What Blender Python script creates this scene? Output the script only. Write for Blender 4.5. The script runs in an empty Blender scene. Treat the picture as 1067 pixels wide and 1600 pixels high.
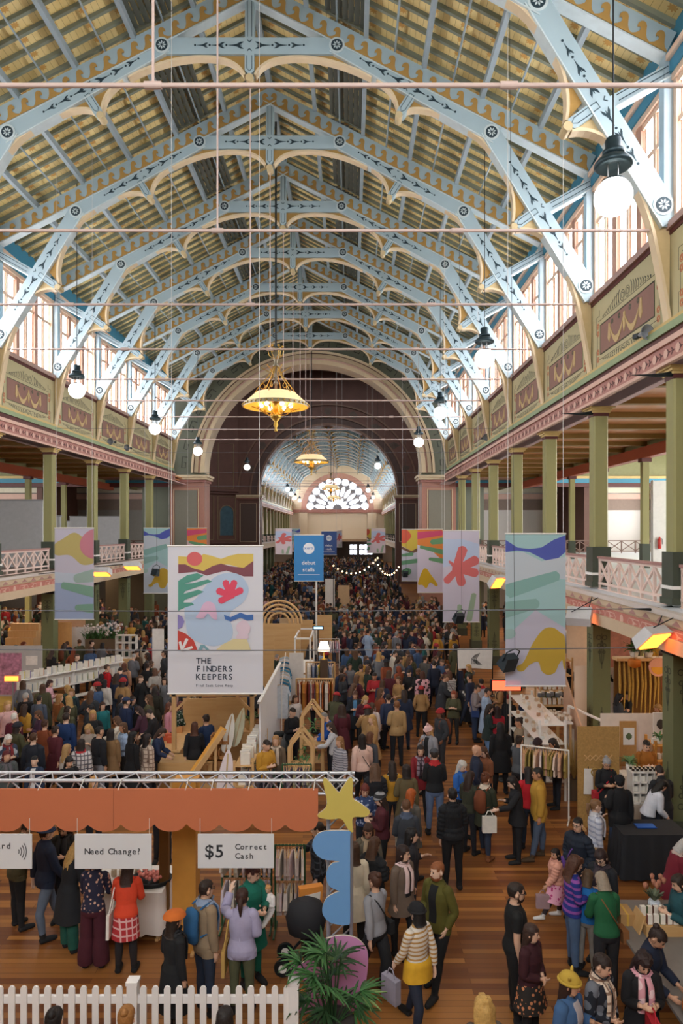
import bpy, bmesh, math, random
import numpy as np
from mathutils import Vector, Matrix, Euler
R = random.Random(7)
PI = math.pi
# ---------------------------------------------------------------- camera, light, exposure
F, PX, PY, H, B, CX = 1067.0, 548.0, 830.0, 6.4, 4.64, -2.78   # focal length in px, vanishing point, eye height, bay length, nave axis
SC = bpy.context.scene
cam = bpy.data.cameras.new('camera'); camo = bpy.data.objects.new('camera', cam)
SC.collection.objects.link(camo); SC.camera = camo
cam.sensor_fit = 'AUTO'; cam.sensor_width = 36.0; cam.lens = 36.0 * F / 1600
cam.shift_x = -(PX - 533.5) / 1600; cam.shift_y = (PY - 800) / 1600
cam.clip_start = 0.1; cam.clip_end = 600
camo.location = (0, 0, H); camo.rotation_euler = (PI / 2, 0, 0)
SC.view_settings.view_transform = 'Standard'; SC.view_settings.look = 'None'
SC.view_settings.exposure = 0.95; SC.view_settings.gamma = 1.0; SC.view_settings.use_curve_mapping = False
W = bpy.data.worlds.new('world'); SC.world = W; W.use_nodes = True
W.node_tree.nodes['Background'].inputs[0].default_value = (0.86, 0.92, 1.0, 1)
W.node_tree.nodes['Background'].inputs[1].default_value = 1.0
cy = SC.cycles
cy.max_bounces = 7; cy.diffuse_bounces = 4; cy.glossy_bounces = 3; cy.transmission_bounces = 4; cy.transparent_max_bounces = 16
cy.caustics_reflective = False; cy.caustics_refractive = False; cy.sample_clamp_indirect = 6.0
cy.use_denoising = True
WIN = 7.5          # daylight through the clerestory panes
WIN_AISLE = 2.2    # daylight through the aisle windows
LAMP = 5.0         # globe lamps
def area(name, loc, rot, sx, sy, power, col=(1, 1, 1)):
    l = bpy.data.lights.new(name, 'AREA'); l.shape = 'RECTANGLE'; l.size = sx; l.size_y = sy; l.energy = power; l.color = col
    o = bpy.data.objects.new(name, l); SC.collection.objects.link(o); o.location = loc; o.rotation_euler = rot
    return o
# daylight of the great end window behind the viewer, and of the aisle windows, plus added fill for the end walls
area('end_window_daylight', (CX, -6.6, 14.5), (PI / 2 + 0.1, 0, 0), 13, 8, 1500, (0.93, 0.96, 1))
for s, pw in ((1, 1500), (-1, 600)):
    for y0 in (18, 36, 51):  # the farthest lamp is added to brighten the aisle end wall
        area('aisle_daylight_fill', (CX + s * 27.5, y0, 8.2), (0, s * PI / 2, 0), 5, 9, pw * (.35 if y0 == 51 else 1), (1, 0.97, 0.94))
# daylight falling through the drum windows of the dome over the crossing, and through the far round-paned window
area('dome_daylight', (CX, 67, 25.7), (0, 0, 0), 20, 20, 1300, (0.95, 0.97, 1))
area('far_window_daylight', (CX, 142.5, 13.5), (-PI / 2, 0, 0), 12, 5, 800, (0.95, 0.97, 1))
# the warm hall lamps fixed under the gallery floors, over the stalls
for s in (1, -1):
    for y0 in (16, 25, 34, 43):
        area('stall_lamp', (CX + s * 15, y0, 4.2), (0, 0, 0), 5, 3, 190 if s > 0 else 150, (1, 0.78, 0.55))

# ---------------------------------------------------------------- helpers
def P(px, py, D): return Vector(((px - PX) / F * D, D, H - (py - PY) / F * D))
def G(px, py, z=0.0):
    D = F * (H - z) / (py - PY); return Vector(((px - PX) / F * D, D, z))
def lin(h):
    h = h.lstrip('#'); c = [int(h[i:i + 2], 16) / 255 for i in (0, 2, 4)]
    return tuple(x / 12.92 if x <= 0.04045 else ((x + 0.055) / 1.055) ** 2.4 for x in c) + (1,)
MATS = {}
def mat(name, col='#888888', rough=0.6, metal=0.0, emit=0.0, var=0.12, scale=6.0, bump=0.0, alpha=1.0, spec=0.4):
    if name in MATS: return MATS[name]
    m = bpy.data.materials.new(name); m.use_nodes = True; MATS[name] = m
    nt = m.node_tree; b = nt.nodes['Principled BSDF']
    c = lin(col) if isinstance(col, str) else tuple(col)
    b.inputs['Base Color'].default_value = c; b.inputs['Roughness'].default_value = rough; b.inputs['Metallic'].default_value = metal
    b.inputs['Specular IOR Level'].default_value = spec
    m.diffuse_color = c
    if emit:
        b.inputs['Emission Color'].default_value = c; b.inputs['Emission Strength'].default_value = emit
    if alpha < 1: b.inputs['Alpha'].default_value = alpha
    if var or bump:
        tc = nt.nodes.new('ShaderNodeTexCoord'); n = nt.nodes.new('ShaderNodeTexNoise')
        n.inputs['Scale'].default_value = scale; n.inputs['Detail'].default_value = 3
        nt.links.new(tc.outputs['Object'], n.inputs['Vector'])
        if var:
            mx = nt.nodes.new('ShaderNodeMix'); mx.data_type = 'RGBA'
            mx.inputs[6].default_value = tuple(x * (1 - var) for x in c[:3]) + (1,)
            mx.inputs[7].default_value = tuple(min(1, x * (1 + var)) for x in c[:3]) + (1,)
            nt.links.new(n.outputs[0], mx.inputs[0]); nt.links.new(mx.outputs[2], b.inputs['Base Color'])
        if bump:
            bp = nt.nodes.new('ShaderNodeBump'); bp.inputs['Strength'].default_value = bump; bp.inputs['Distance'].default_value = 0.02
            nt.links.new(n.outputs[0], bp.inputs['Height']); nt.links.new(bp.outputs[0], b.inputs['Normal'])
    return m
def col(h, rough=0.65, **k):   # a plain paint or cloth of one colour
    return mat('paint_' + h.strip('#') + ('' if rough == 0.65 else '_%d' % (rough * 100)) + ''.join('_%s%s' % (a, b) for a, b in sorted(k.items())), h, rough, **k)

class MB:
    """collects shapes and links them as ONE mesh object"""
    def __init__(s): s.v, s.f, s.m, s.s, s.T = [], [], [], [], None
    def add(s, vs, fs, mi=0, smooth=False):
        o = len(s.v)
        if s.T is not None: vs = [s.T @ Vector(p) for p in vs]
        s.v.extend([tuple(p) for p in vs])
        for f in fs: s.f.append(tuple(o + i for i in f)); s.m.append(mi); s.s.append(smooth)
        return s
    def box(s, x0, x1, y0, y1, z0, z1, mi=0):
        v = [(x, y, z) for z in (z0, z1) for y in (y0, y1) for x in (x0, x1)]
        return s.add(v, [(0, 2, 3, 1), (4, 5, 7, 6), (0, 1, 5, 4), (2, 6, 7, 3), (0, 4, 6, 2), (1, 3, 7, 5)], mi)
    def beam(s, a, b, w, h, mi=0, up=(0, 0, 1)):
        a, b = Vector(a), Vector(b); d = (b - a).normalized(); up = Vector(up)
        if abs(d.dot(up)) > 0.98: up = Vector((0, 1, 0))
        x = d.cross(up).normalized() * (w / 2); z = x.cross(d).normalized() * (h / 2)
        v = [a - x - z, a + x - z, a + x + z, a - x + z, b - x - z, b + x - z, b + x + z, b - x + z]
        return s.add(v, [(0, 1, 2, 3), (4, 7, 6, 5), (0, 4, 5, 1), (1, 5, 6, 2), (2, 6, 7, 3), (3, 7, 4, 0)], mi)
    def prism(s, pts, fn, d0, d1, mi=0, mside=None):
        """polygon pts (u,v) mapped by fn(u,v,d) and extruded from d0 to d1"""
        n = len(pts); v = [fn(u, w, d0) for u, w in pts] + [fn(u, w, d1) for u, w in pts]
        s.add(v, [tuple(range(n - 1, -1, -1)), tuple(range(n, 2 * n))], mi)
        return s.add(v, [(i, (i + 1) % n, (i + 1) % n + n, i + n) for i in range(n)], mi if mside is None else mside)
    def flat(s, pts, mi=0): return s.add(pts, [tuple(range(len(pts)))], mi)
    def tube(s, pts, r, n=8, mi=0, caps=True, smooth=True, squash=None):
        pts = [Vector(p) for p in pts]; rs = r if isinstance(r, (list, tuple)) else [r] * len(pts)
        v = []; pu = None
        for i, p in enumerate(pts):
            d = (pts[min(i + 1, len(pts) - 1)] - pts[max(i - 1, 0)]).normalized()
            if pu is None:
                pu = Vector((0, 0, 1)) if abs(d.z) < 0.9 else Vector((1, 0, 0))
            x = d.cross(pu).normalized(); y = x.cross(d).normalized(); pu = y
            for k in range(n):
                t = 2 * PI * k / n
                v.append(p + x * (math.cos(t) * rs[i]) + y * (math.sin(t) * rs[i] * (squash or 1)))
        f = []
        for i in range(len(pts) - 1):
            for k in range(n): f.append((i * n + k, i * n + (k + 1) % n, (i + 1) * n + (k + 1) % n, (i + 1) * n + k))
        s.add(v, f, mi, smooth)
        if caps: s.add(v, [tuple(range(n - 1, -1, -1)), tuple(range(len(v) - n, len(v)))], mi)
        return s
    def lathe(s, prof, c=(0, 0, 0), n=20, mi=0, smooth=True, sy=1.0):
        v = []; c = Vector(c)
        for r, z in prof:
            for k in range(n): v.append((c.x + r * math.cos(2 * PI * k / n), c.y + r * sy * math.sin(2 * PI * k / n), c.z + z))
        f = [(i * n + k, i * n + (k + 1) % n, (i + 1) * n + (k + 1) % n, (i + 1) * n + k) for i in range(len(prof) - 1) for k in range(n)]
        s.add(v, f, mi, smooth)
        s.add(v, [tuple(range(n - 1, -1, -1)), tuple(range(len(v) - n, len(v)))], mi)
        return s
    def sphere(s, c, r, n=16, mi=0, sz=1.0):
        k = max(6, n // 2)
        return s.lathe([(max(1e-4, r * math.sin(PI * i / k)), -r * sz * math.cos(PI * i / k)) for i in range(k + 1)], c, n, mi)
    def build(s, name, mats, parent=None, loc=None):
        me = bpy.data.meshes.new(name); me.from_pydata(s.v, [], s.f)
        for m in (mats if isinstance(mats, (list, tuple)) else [mats]): me.materials.append(m)
        me.polygons.foreach_set('material_index', s.m); me.polygons.foreach_set('use_smooth', s.s)
        me.update(); o = bpy.data.objects.new(name, me); SC.collection.objects.link(o)
        if parent: o.parent = parent
        if loc is not None: o.location = loc
        return o
def tag(o, label=None, cat=None, group=None, kind=None):
    for k, x in (('label', label), ('category', cat), ('group', group), ('kind', kind)):
        if x: o[k] = x
    return o
def thing(name, label, cat, loc=(0, 0, 0), rz=0.0, group=None, kind=None):
    o = bpy.data.objects.new(name, None); SC.collection.objects.link(o); o.empty_display_size = 0.1
    o.location = loc; o.rotation_euler = (0, 0, rz)
    return tag(o, label, cat, group, kind)
def struct(name, mb, mats, parent=None):
    o = mb.build(name, mats, parent)
    if parent is None: o['kind'] = 'structure'
    return o
KIDS = {}
def copytree(o, parent=None, loc=None, rz=None, label=None, group=None, cat=None):
    c = o.copy(); SC.collection.objects.link(c)
    if parent is not None: c.parent = parent
    if loc is not None: c.location = loc
    if rz is not None: c.rotation_euler = (0, 0, rz)
    if label: c['label'] = label
    if group: c['group'] = group
    if cat: c['category'] = cat
    for ch in list(o.children): copytree(ch, c)
    return c
ORD = 'first second third fourth fifth sixth seventh eighth ninth tenth eleventh twelfth thirteenth fourteenth fifteenth sixteenth'.split()
def nlink(m, *pairs):
    for a, b in pairs: m.node_tree.links.new(a, b)
def math_node(m, op, a, b=None):
    n = m.node_tree.nodes.new('ShaderNodeMath'); n.operation = op
    for i, x in enumerate((a, b)):
        if x is None: continue
        if isinstance(x, (int, float)): n.inputs[i].default_value = x
        else: m.node_tree.links.new(x, n.inputs[i])
    return n.outputs[0]
def mix_node(m, fac, a, b):
    n = m.node_tree.nodes.new('ShaderNodeMix'); n.data_type = 'RGBA'
    for i, x in ((0, fac), (6, a), (7, b)):
        if isinstance(x, str): n.inputs[i].default_value = lin(x)
        elif isinstance(x, (int, float, tuple)): n.inputs[i].default_value = x
        else: m.node_tree.links.new(x, n.inputs[i])
    return n.outputs[2]
def coords(m):
    tc = m.node_tree.nodes.new('ShaderNodeTexCoord'); sp = m.node_tree.nodes.new('ShaderNodeSeparateXYZ')
    m.node_tree.links.new(tc.outputs['Object'], sp.inputs[0]); return tc.outputs['Object'], sp.outputs
def wood(name, c1, c2, rough=0.5, sx=1.5, sy=14, axis=0):
    if name in MATS: return MATS[name]
    m = mat(name, c1, rough, var=0); b = m.node_tree.nodes['Principled BSDF']
    o, _ = coords(m); mp = m.node_tree.nodes.new('ShaderNodeMapping')
    sc = [sy, sy, sy]; sc[axis] = sx; mp.inputs['Scale'].default_value = sc
    n = m.node_tree.nodes.new('ShaderNodeTexNoise'); n.inputs['Scale'].default_value = 1.0; n.inputs['Detail'].default_value = 4
    nlink(m, (o, mp.inputs[0]), (mp.outputs[0], n.inputs['Vector']))
    nlink(m, (mix_node(m, n.outputs[0], c1, c2), b.inputs['Base Color']))
    return m
M = dict(
    blue=mat('truss_blue_paint', '#A5BAC2', 0.5, var=0.06, scale=2), ochre=mat('ochre_stencil', '#AD884A', 0.6, var=0.08), cream=mat('cream_moulding', '#DCC7A4', 0.5, var=0.06),
    navy=mat('navy_stencil', '#22363F', 0.6, var=0), boss=mat('boss_cream', '#C9B58C', 0.5), raft=mat('rafter_green_grey', '#868C7C', 0.6, var=0.1, scale=3),
    purlin=mat('purlin_blue_grey', '#9AA8AE', 0.5, var=0.06), rod=mat('rod_pink_paint', '#C9B2AA', 0.45, var=0.05), wframe=mat('window_frame_pink', '#E0C2AA', 0.5, var=0.06),
    wpost=mat('post_blue', '#9DB0BA', 0.5, var=0.05), blueband=mat('blue_band', '#3E86A3', 0.5, var=0.05), span=mat('spandrel_cream', '#B9B08A', 0.6, var=0.07, scale=2),
    panel=mat('spandrel_brown', '#8E6A5F', 0.6, var=0.08), swag=mat('swag_gold', '#C6AC7C', 0.6, var=0.12, scale=14), scroll=mat('scroll_dark', '#5B5A4C', 0.7, var=0),
    orng=mat('scroll_orange', '#B9694A', 0.7, var=0), frieze=mat('frieze_pink', '#AE7B72', 0.6, var=0.08), friezel=mat('frieze_light', '#D3AFA0', 0.6, var=0.08),
    oxb=mat('oxblood', '#5A2E2C', 0.5), green=mat('moulding_green', '#8FA07C', 0.5), gold=mat('moulding_gold', '#CDB276', 0.5), olive=mat('column_olive', '#928E5E', 0.55, var=0.06, scale=3),
    olived=mat('column_dark_green', '#41483C', 0.5, var=0.06), lowcol=mat('lower_column_green', '#666C4B', 0.55, var=0.08, scale=3), lowdark=mat('lower_column_stencil', '#3C4233', 0.6, var=0),
    white=mat('white_paint', '#E9E6E1', 0.5, var=0.04), rail=mat('railing_pink_white', '#DDC6BC', 0.5, var=0.05), railtop=mat('railing_cap_brown', '#A9807A', 0.4),
    brass=mat('brass', '#C9A14E', 0.28, metal=0.9, var=0.1), dark=mat('black_iron', '#1D2326', 0.4, metal=0.3), steel=mat('galvanised_steel', '#B9BCC0', 0.35, metal=0.8, var=0.06),
    globe=mat('lit_globe', '#FFFAF0', 0.4, emit=LAMP, var=0), ply=wood('plywood', '#D3AE7C', '#C0945C', 0.55), pine=wood('pine_timber', '#DDB886', '#C79A62', 0.55, axis=2),
)
# ---------------------------------------------------------------- the setting: floor, ceiling, walls
def yb(k): return (3.07 + k) * B                      # the truss and column lines of the near nave (k = -4 .. 7)
YA, YA2, YF, YE = 50.4, 83.6, 85.2, 143.0             # crossing arches, first far bay, end wall
m = mat('floor_boards', '#8A5230', 0.34, var=0, spec=0.35); bs = m.node_tree.nodes['Principled BSDF']
o, _ = coords(m)
br = m.node_tree.nodes.new('ShaderNodeTexBrick'); br.offset = 0.37; br.squash = 1
for k, x in (('Scale', 1.0), ('Mortar Size', 0.004), ('Brick Width', 2.7), ('Row Height', 0.115), ('Bias', -0.15)): br.inputs[k].default_value = x
br.inputs['Color1'].default_value = lin('#5E3520'); br.inputs['Color2'].default_value = lin('#C68A48'); br.inputs['Mortar'].default_value = lin('#3A2214')
n1 = m.node_tree.nodes.new('ShaderNodeTexNoise'); n1.inputs['Scale'].default_value = 0.6; n1.inputs['Detail'].default_value = 5
n2 = m.node_tree.nodes.new('ShaderNodeMapping'); n2.inputs['Scale'].default_value = (1.2, 22, 1)
n3 = m.node_tree.nodes.new('ShaderNodeTexNoise'); n3.inputs['Scale'].default_value = 1.0; n3.inputs['Detail'].default_value = 4
nlink(m, (o, br.inputs['Vector']), (o, n1.inputs['Vector']), (o, n2.inputs[0]), (n2.outputs[0], n3.inputs['Vector']))
g1 = mix_node(m, math_node(m, 'MULTIPLY', n3.outputs[0], 0.4), br.outputs[0], '#A86C3C')
nlink(m, (mix_node(m, math_node(m, 'MULTIPLY', n1.outputs[0], 0.4), g1, '#7E4A28'), bs.inputs['Base Color']))
nlink(m, (math_node(m, 'ADD', math_node(m, 'MULTIPLY', n3.outputs[0], 0.2), 0.26), bs.inputs['Roughness']))
struct('floor', MB().box(-40, 36, -8, 150, -0.3, 0), m)

ceilm = mat('ceiling_boards', '#DCC283', 0.65, var=0); bs = ceilm.node_tree.nodes['Principled BSDF']
o, xyz = coords(ceilm)
u = math_node(ceilm, 'ABSOLUTE', math_node(ceilm, 'SUBTRACT', xyz[0], CX)); v = xyz[1]
RS = B / 9                                            # rafter spacing
seam = math_node(ceilm, 'LESS_THAN', math_node(ceilm, 'FRACT', math_node(ceilm, 'DIVIDE', u, 0.15)), 0.07)
fu = math_node(ceilm, 'SUBTRACT', math_node(ceilm, 'FRACT', math_node(ceilm, 'DIVIDE', u, 0.75)), 0.5)
fv = math_node(ceilm, 'SUBTRACT', math_node(ceilm, 'FRACT', math_node(ceilm, 'DIVIDE', math_node(ceilm, 'SUBTRACT', v, yb(0) + RS / 2 - RS / 2), RS)), 0.5)
ru = math_node(ceilm, 'MULTIPLY', fu, 0.75); rv = math_node(ceilm, 'MULTIPLY', fv, RS)
dd = math_node(ceilm, 'SQRT', math_node(ceilm, 'ADD', math_node(ceilm, 'MULTIPLY', ru, ru), math_node(ceilm, 'MULTIPLY', rv, rv)))
an = math_node(ceilm, 'ARCTAN2', ru, rv)
pet = math_node(ceilm, 'ADD', math_node(ceilm, 'MULTIPLY', math_node(ceilm, 'SINE', math_node(ceilm, 'MULTIPLY', an, 8)), 0.022), 0.085)
star = math_node(ceilm, 'LESS_THAN', dd, pet)
nz = ceilm.node_tree.nodes.new('ShaderNodeTexNoise'); nz.inputs['Scale'].default_value = 1.3; nlink(ceilm, (o, nz.inputs['Vector']))
c1 = mix_node(ceilm, nz.outputs[0], '#E4C87E', '#F3DFA6')
c2 = mix_node(ceilm, math_node(ceilm, 'MULTIPLY', seam, 0.55), c1, '#8A6A3A'); c3 = mix_node(ceilm, math_node(ceilm, 'MULTIPLY', star, 0.75), c2, '#C98A34')
nlink(ceilm, (c3, bs.inputs['Base Color']))
ZR, PITCH = H + 15.55, 0.515                          # underside of the boards at the ridge, slope
def zroof(xp): return ZR - PITCH * abs(xp)
def ceiling(name, y0, y1, ks):
    mb = MB()
    for s in (-1, 1):
        a, b = (0, ZR), (9.75, zroof(9.75))
        mb.add([(CX + s * a[0], y, a[1] + t) for t in (0, 0.12) for y in (y0, y1)] + [(CX + s * b[0], y, b[1] + t) for t in (0, 0.12) for y in (y0, y1)],
               [(0, 1, 5, 4), (2, 6, 7, 3), (0, 4, 6, 2), (1, 3, 7, 5)], 0)
    c = struct(name, mb, ceilm)
    mb = MB(); lv = MB()
    for y in ks:
        for i in range(9):
            yy = y + i * RS
            for s in (-1, 1): mb.beam((CX + s * 0.05, yy, ZR - 0.05), (CX + s * 9.7, yy, zroof(9.7) - 0.06), 0.095, 0.13)
        for s in (-1, 1):   # the grey louvred ventilators next to the ridge
            for i in range(7):
                xp = 2.15 + i * 0.16
                lv.beam((CX + s * xp, y + 0.15, zroof(xp) - 0.14), (CX + s * xp, y + B - 0.15, zroof(xp) - 0.14), 0.15, 0.02)
    mb.build('rafter', M['raft'], c); lv.build('louvre', mat('louvre_dark_grey', '#6A6E64', 0.6), c)
    for s in (-1, 1):
        for xp in (1.55, 3.2, 4.8, 6.4, 8.0):
            MB().beam((CX + s * xp, y0, zroof(xp) - 0.27), (CX + s * xp, y1, zroof(xp) - 0.27), 0.13, 0.2).build('purlin', M['purlin'], c)
        for xp in (2.4, 4.0, 5.6, 7.2):
            MB().tube([(CX + s * xp, y0, zroof(xp) - 0.24), (CX + s * xp, y1, zroof(xp) - 0.24)], 0.03, 6).build('brace_rod', M['purlin'], c)
    MB().beam((CX, y0, ZR - 0.2), (CX, y1, ZR - 0.2), 0.16, 0.3).build('ridge_board', M['purlin'], c)
    return c
ceiling('ceiling', -8, YA, [yb(k) for k in range(-4, 8)])
NF = 12
ceiling('ceiling', YA2 + 1.2, YE, [YF + k * B for k in range(NF)])

# ---- roof trusses
WAVE = [(0, .08), (.10, .12), (.22, .2), (.33, .33), (.36, .46), (.30, .56), (.22, .55), (.2, .47), (.14, .55), (.13, .7), (.2, .85), (.33, .92), (.47, .88), (.57, .75), (.64, .55), (.72, .35), (.84, .18), (1, .08)]
LEAF = [(0, 0), (.30, .05), (.55, .12), (.8, .34), (1.0, .36), (.84, .16), (.72, .06), (.9, 0), (.72, -.06), (.84, -.16), (1.0, -.36), (.8, -.34), (.55, -.12), (.30, -.05)]
def bez(a, b, c, n=10):
    return [tuple((1 - t) ** 2 * a[i] + 2 * t * (1 - t) * b[i] + t * t * c[i] for i in (0, 1)) for t in [k / n for k in range(n + 1)]]
def ribbon(pts, w):
    out1, out2 = [], []
    for i, p in enumerate(pts):
        a, b = pts[max(i - 1, 0)], pts[min(i + 1, len(pts) - 1)]
        dx, dy = b[0] - a[0], b[1] - a[1]; l = math.hypot(dx, dy) or 1
        ww = w[i] if isinstance(w, (list, tuple)) else w
        out1.append((p[0] - dy / l * ww / 2, p[1] + dx / l * ww / 2)); out2.append((p[0] + dy / l * ww / 2, p[1] - dx / l * ww / 2))
    return out1, out2
def add_ribbon(mb, pts, w, fn, d0, d1, mi=0):
    a, b = ribbon(pts, w)
    for i in range(len(pts) - 1): mb.prism([a[i], b[i], b[i + 1], a[i + 1]], fn, d0, d1, mi)
def truss_parts(root, d=0.26):
    ft = lambda s: (lambda u, v, dd: (s * u, dd, H + v))
    def bar(name, s, a, b, w, mats, t=d, deco=None, ext=(0, 0)):
        mb = MB(); dx, dz = b[0] - a[0], b[1] - a[1]; L = math.hypot(dx, dz); ex, ez = dx / L, dz / L
        fn = lambda u, v, dd: (s * (a[0] + ex * u - ez * v), dd, H + a[1] + ez * u + ex * v)
        mb.prism([(-ext[0], -w / 2), (L + ext[1], -w / 2), (L + ext[1], w / 2), (-ext[0], w / 2)], fn, -t / 2, t / 2, 0)
        mb.prism([(-ext[0], -w / 2 - .03), (L + ext[1], -w / 2 - .03), (L + ext[1], -w / 2), (-ext[0], -w / 2)], fn, -t / 2 - .03, t / 2 + .03, 2)
        if deco: deco(mb, fn, L)
        return mb.build(name, mats, root)
    fr = -d / 2 - 0.022
    bm, dm = [M['blue'], M['navy'], mat('truss_edge_pale', '#C3D0D2', 0.5)], [M['blue'], M['ochre'], mat('truss_edge_pale', '#C3D0D2', 0.5)]
    def leaves(mb, fn, L, mid, half):
        for sg in (-1, 1):
            x = 0.16
            for q in (0.42, 0.36, 0.30, 0.25):
                if x > half: break
                mb.prism([(mid + sg * (x + q * (1 - p[0])), p[1] * q * .62) for p in LEAF], fn, fr, fr + 0.012, 1)
                mb.prism([(mid + sg * (x + q + .05 + .03 * math.cos(t)), .03 * math.sin(t)) for t in [PI * i / 4 for i in range(8)]], fn, fr, fr + 0.004, 1)
                x += q + 0.1
            add_ribbon(mb, [(mid - .06, sg * .15), (mid, sg * .09), (mid + .06, sg * .15)], .02, fn, fr, fr + 0.012, 1)
    def roundel(mb, fn, c, r=0.16):
        mb.prism([(c[0] + 1.35 * r * math.cos(t), c[1] + 1.35 * r * math.sin(t)) for t in [PI * i / 12 for i in range(24)]], fn, fr - 0.01, fr + 0.01, 2)
        mb.prism([(c[0] + r * math.cos(t), c[1] + r * math.sin(t)) for t in [PI * i / 12 for i in range(24)]], fn, fr - 0.02, fr, 1)
        for i in range(8):
            t = PI * i / 4; mb.prism([(c[0] + r * f * math.cos(t + q), c[1] + r * f * math.sin(t + q)) for f, q in ((.15, 0), (.5, -.28), (.78, 0), (.5, .28))], fn, fr - 0.024, fr - .018, 2)
    J1, J2, FT = (2.4, 13.33), (6.64, 10.95), (9.38, 6.5)
    def wave(mb, fn, L):
        n = 25; q = L / n
        for i in range(n):
            pts = [(q * (i + u), -0.23 + 0.40 * v) for u, v in WAVE]
            mb.prism([(q * i, -0.23)] + pts + [(q * (i + 1), -0.23)], fn, fr, fr + 0.004, 1)
    for s in (-1, 1):
        bar('principal_rafter', s, (0, 14.93), (9.4, 14.93 - .515 * 9.4), 0.5, dm, d if s > 0 else d - .01, wave, (0.1, 0))
        Lb = math.hypot(J2[0] - J1[0], J2[1] - J1[1])
        def dec(mb, fn, L): leaves(mb, fn, L, L / 2 - .2, 1.3); roundel(mb, fn, (L, 0))
        bar('brace', s, J1, J2, 0.44, bm, d + .02, dec, (.1, .18))
        def dec2(mb, fn, L): leaves(mb, fn, L, L * .47, 1.4); roundel(mb, fn, (L - .28, 0))
        bar('lower_strut', s, J2, FT, 0.48, bm, d + .03, dec2, (0.1, 0.1))
        def dec3(mb, fn, L):
            add_ribbon(mb, [(.1, .06), (L - .1, .06)], .018, fn, fr - .002, fr + .004, 1); add_ribbon(mb, [(.1, -.06), (L - .1, -.06)], .018, fn, fr - .002, fr + .004, 1)
        bar('wall_strut', s, (8.2, 8.9), (9.45, 9.6), 0.24, bm, .21, dec3)
        bar('wall_post', s, (9.36, 6.3), (9.36, 9.9), 0.2, [M['wpost'], M['wpost'], M['wpost']], .24)
        # ochre spandrels with cream arcs under the collar and braces, and their bosses
        r1, r2 = (4.1, 11.42), (7.26, 8.36)
        pa = bez((.14, 12.55), (.35, 13.02), (1.15, 13.05)) + bez((1.15, 13.05), (2.2, 13.1), (3.35, 12.5))[1:]
        top = [(3.35, 12.6), (2.35, 13.12), (.1, 13.12)]
        pb = bez((3.5, 12.43), (4.05, 12.1), (4.08, 11.55), 8); topb = [(4.45, 11.98), (3.6, 12.45)]
        pc = bez((4.2, 11.5), (4.4, 11.72), (5.0, 11.58), 6) + bez((5.0, 11.58), (5.5, 11.42), (6.3, 10.86), 6)[1:] + bez((6.3, 10.86), (6.85, 10.35), (7.15, 9.6), 6)[1:] + bez((7.15, 9.6), (7.35, 9.0), (7.24, 8.5), 6)[1:]
        topc = [(7.62, 8.95), (6.50, 10.78), (4.35, 12.0)]
        pd = bez((7.35, 8.3), (7.8, 8.4), (8.2, 8.05), 6) + bez((8.2, 8.05), (8.8, 7.2), (9.05, 6.2))[1:] + bez((9.05, 6.2), (9.3, 5.0), (9.4, 4.3))[1:]
        topd = [(9.42, 6.3), (9.2, 6.55), (7.75, 8.9)]
        for pth, tp in ((pa, top), (pb, topb), (pc, topc), (pd, topd)):
            mb = MB()
            for i in range(len(pth) - 1):
                mb.prism([pth[i], pth[i + 1], (pth[i + 1][0], pth[i + 1][1] + .02), (pth[i][0], pth[i][1] + .02)], ft(s), -.1, .1, 0)
            mb.prism(list(pth) + tp, ft(s), -.05, .05, 0)
            add_ribbon(mb, pth, .065, ft(s), -.12, .12, 1)
            mb.build('arched_bracket', [M['ochre'] if pth is not pd else mat('ochre_pale', '#CBB385', .6), M['cream']], root)
        for a, b in (((4.5, 12.05), r1), ((7.95, 8.85), r2)):
            mb = MB(); dx, dz = b[0] - a[0], b[1] - a[1]; L = math.hypot(dx, dz); ex, ez = dx / L, dz / L
            fn = lambda u, v, dd: (s * (a[0] + ex * u - ez * v), dd, H + a[1] + ez * u + ex * v)
            mb.prism([(0, -.12), (L - .1, -.12), (L, 0), (L - .1, .12), (0, .12)], fn, -.153, .15, 0)
            add_ribbon(mb, [(.08, -.07), (L - .2, -.07), (L - .1, 0), (L - .2, .07), (.08, .07), (.08, -.07)], .015, fn, -.16, -.153, 1)
            mb.build('pendant', bm, root)
            MB().tube([(s * b[0], -.17, H + b[1]), (s * b[0], .17, H + b[1])], .1, 12, smooth=False).build('boss', M['boss'], root)
    mb = MB(); fn = ft(1)
    mb.prism([(-2.6, 13.1), (2.6, 13.1), (2.75, 13.32), (2.6, 13.55), (-2.6, 13.55)] + [(-2.75, 13.32)], fn, -d / 2 - .017, d / 2 + .004, 0)
    cf = lambda u, v, dd: (u, dd - .01, H + 13.33 + v)
    leaves(mb, cf, 0, 0, 1.5); roundel(mb, cf, (2.4, 0)); roundel(mb, cf, (-2.4, 0))
    mb.build('collar_beam', bm, root)
    mb = MB(); mb.prism([(-.13, 12.65), (0, 12.52), (.13, 12.65), (.13, 13.1), (-.13, 13.1)], fn, -.154, .15, 0)
    add_ribbon(mb, [(-.07, 13.05), (-.07, 12.7), (0, 12.62), (.07, 12.7), (.07, 13.05)], .015, fn, -.161, -.154, 1); mb.build('pendant', bm, root)
    MB().tube([(0, -.17, H + 12.45), (0, .17, H + 12.45)], .11, 12, smooth=False).build('boss', M['boss'], root)
    mb = MB(); mb.prism([(-.13, 13.5), (.13, 13.5), (.13, 15.4), (-.13, 15.4)], fn, -.115, .115, 0)
    for q in (-.06, .06): add_ribbon(mb, [(q, 13.6), (q, 14.9)], .015, fn, -.121, -.115, 1)
    mb.build('king_post', bm, root)
    mb = MB().tube([(-9.4, 0, H + 6.27), (9.4, 0, H + 6.27)], .034, 8)
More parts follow.
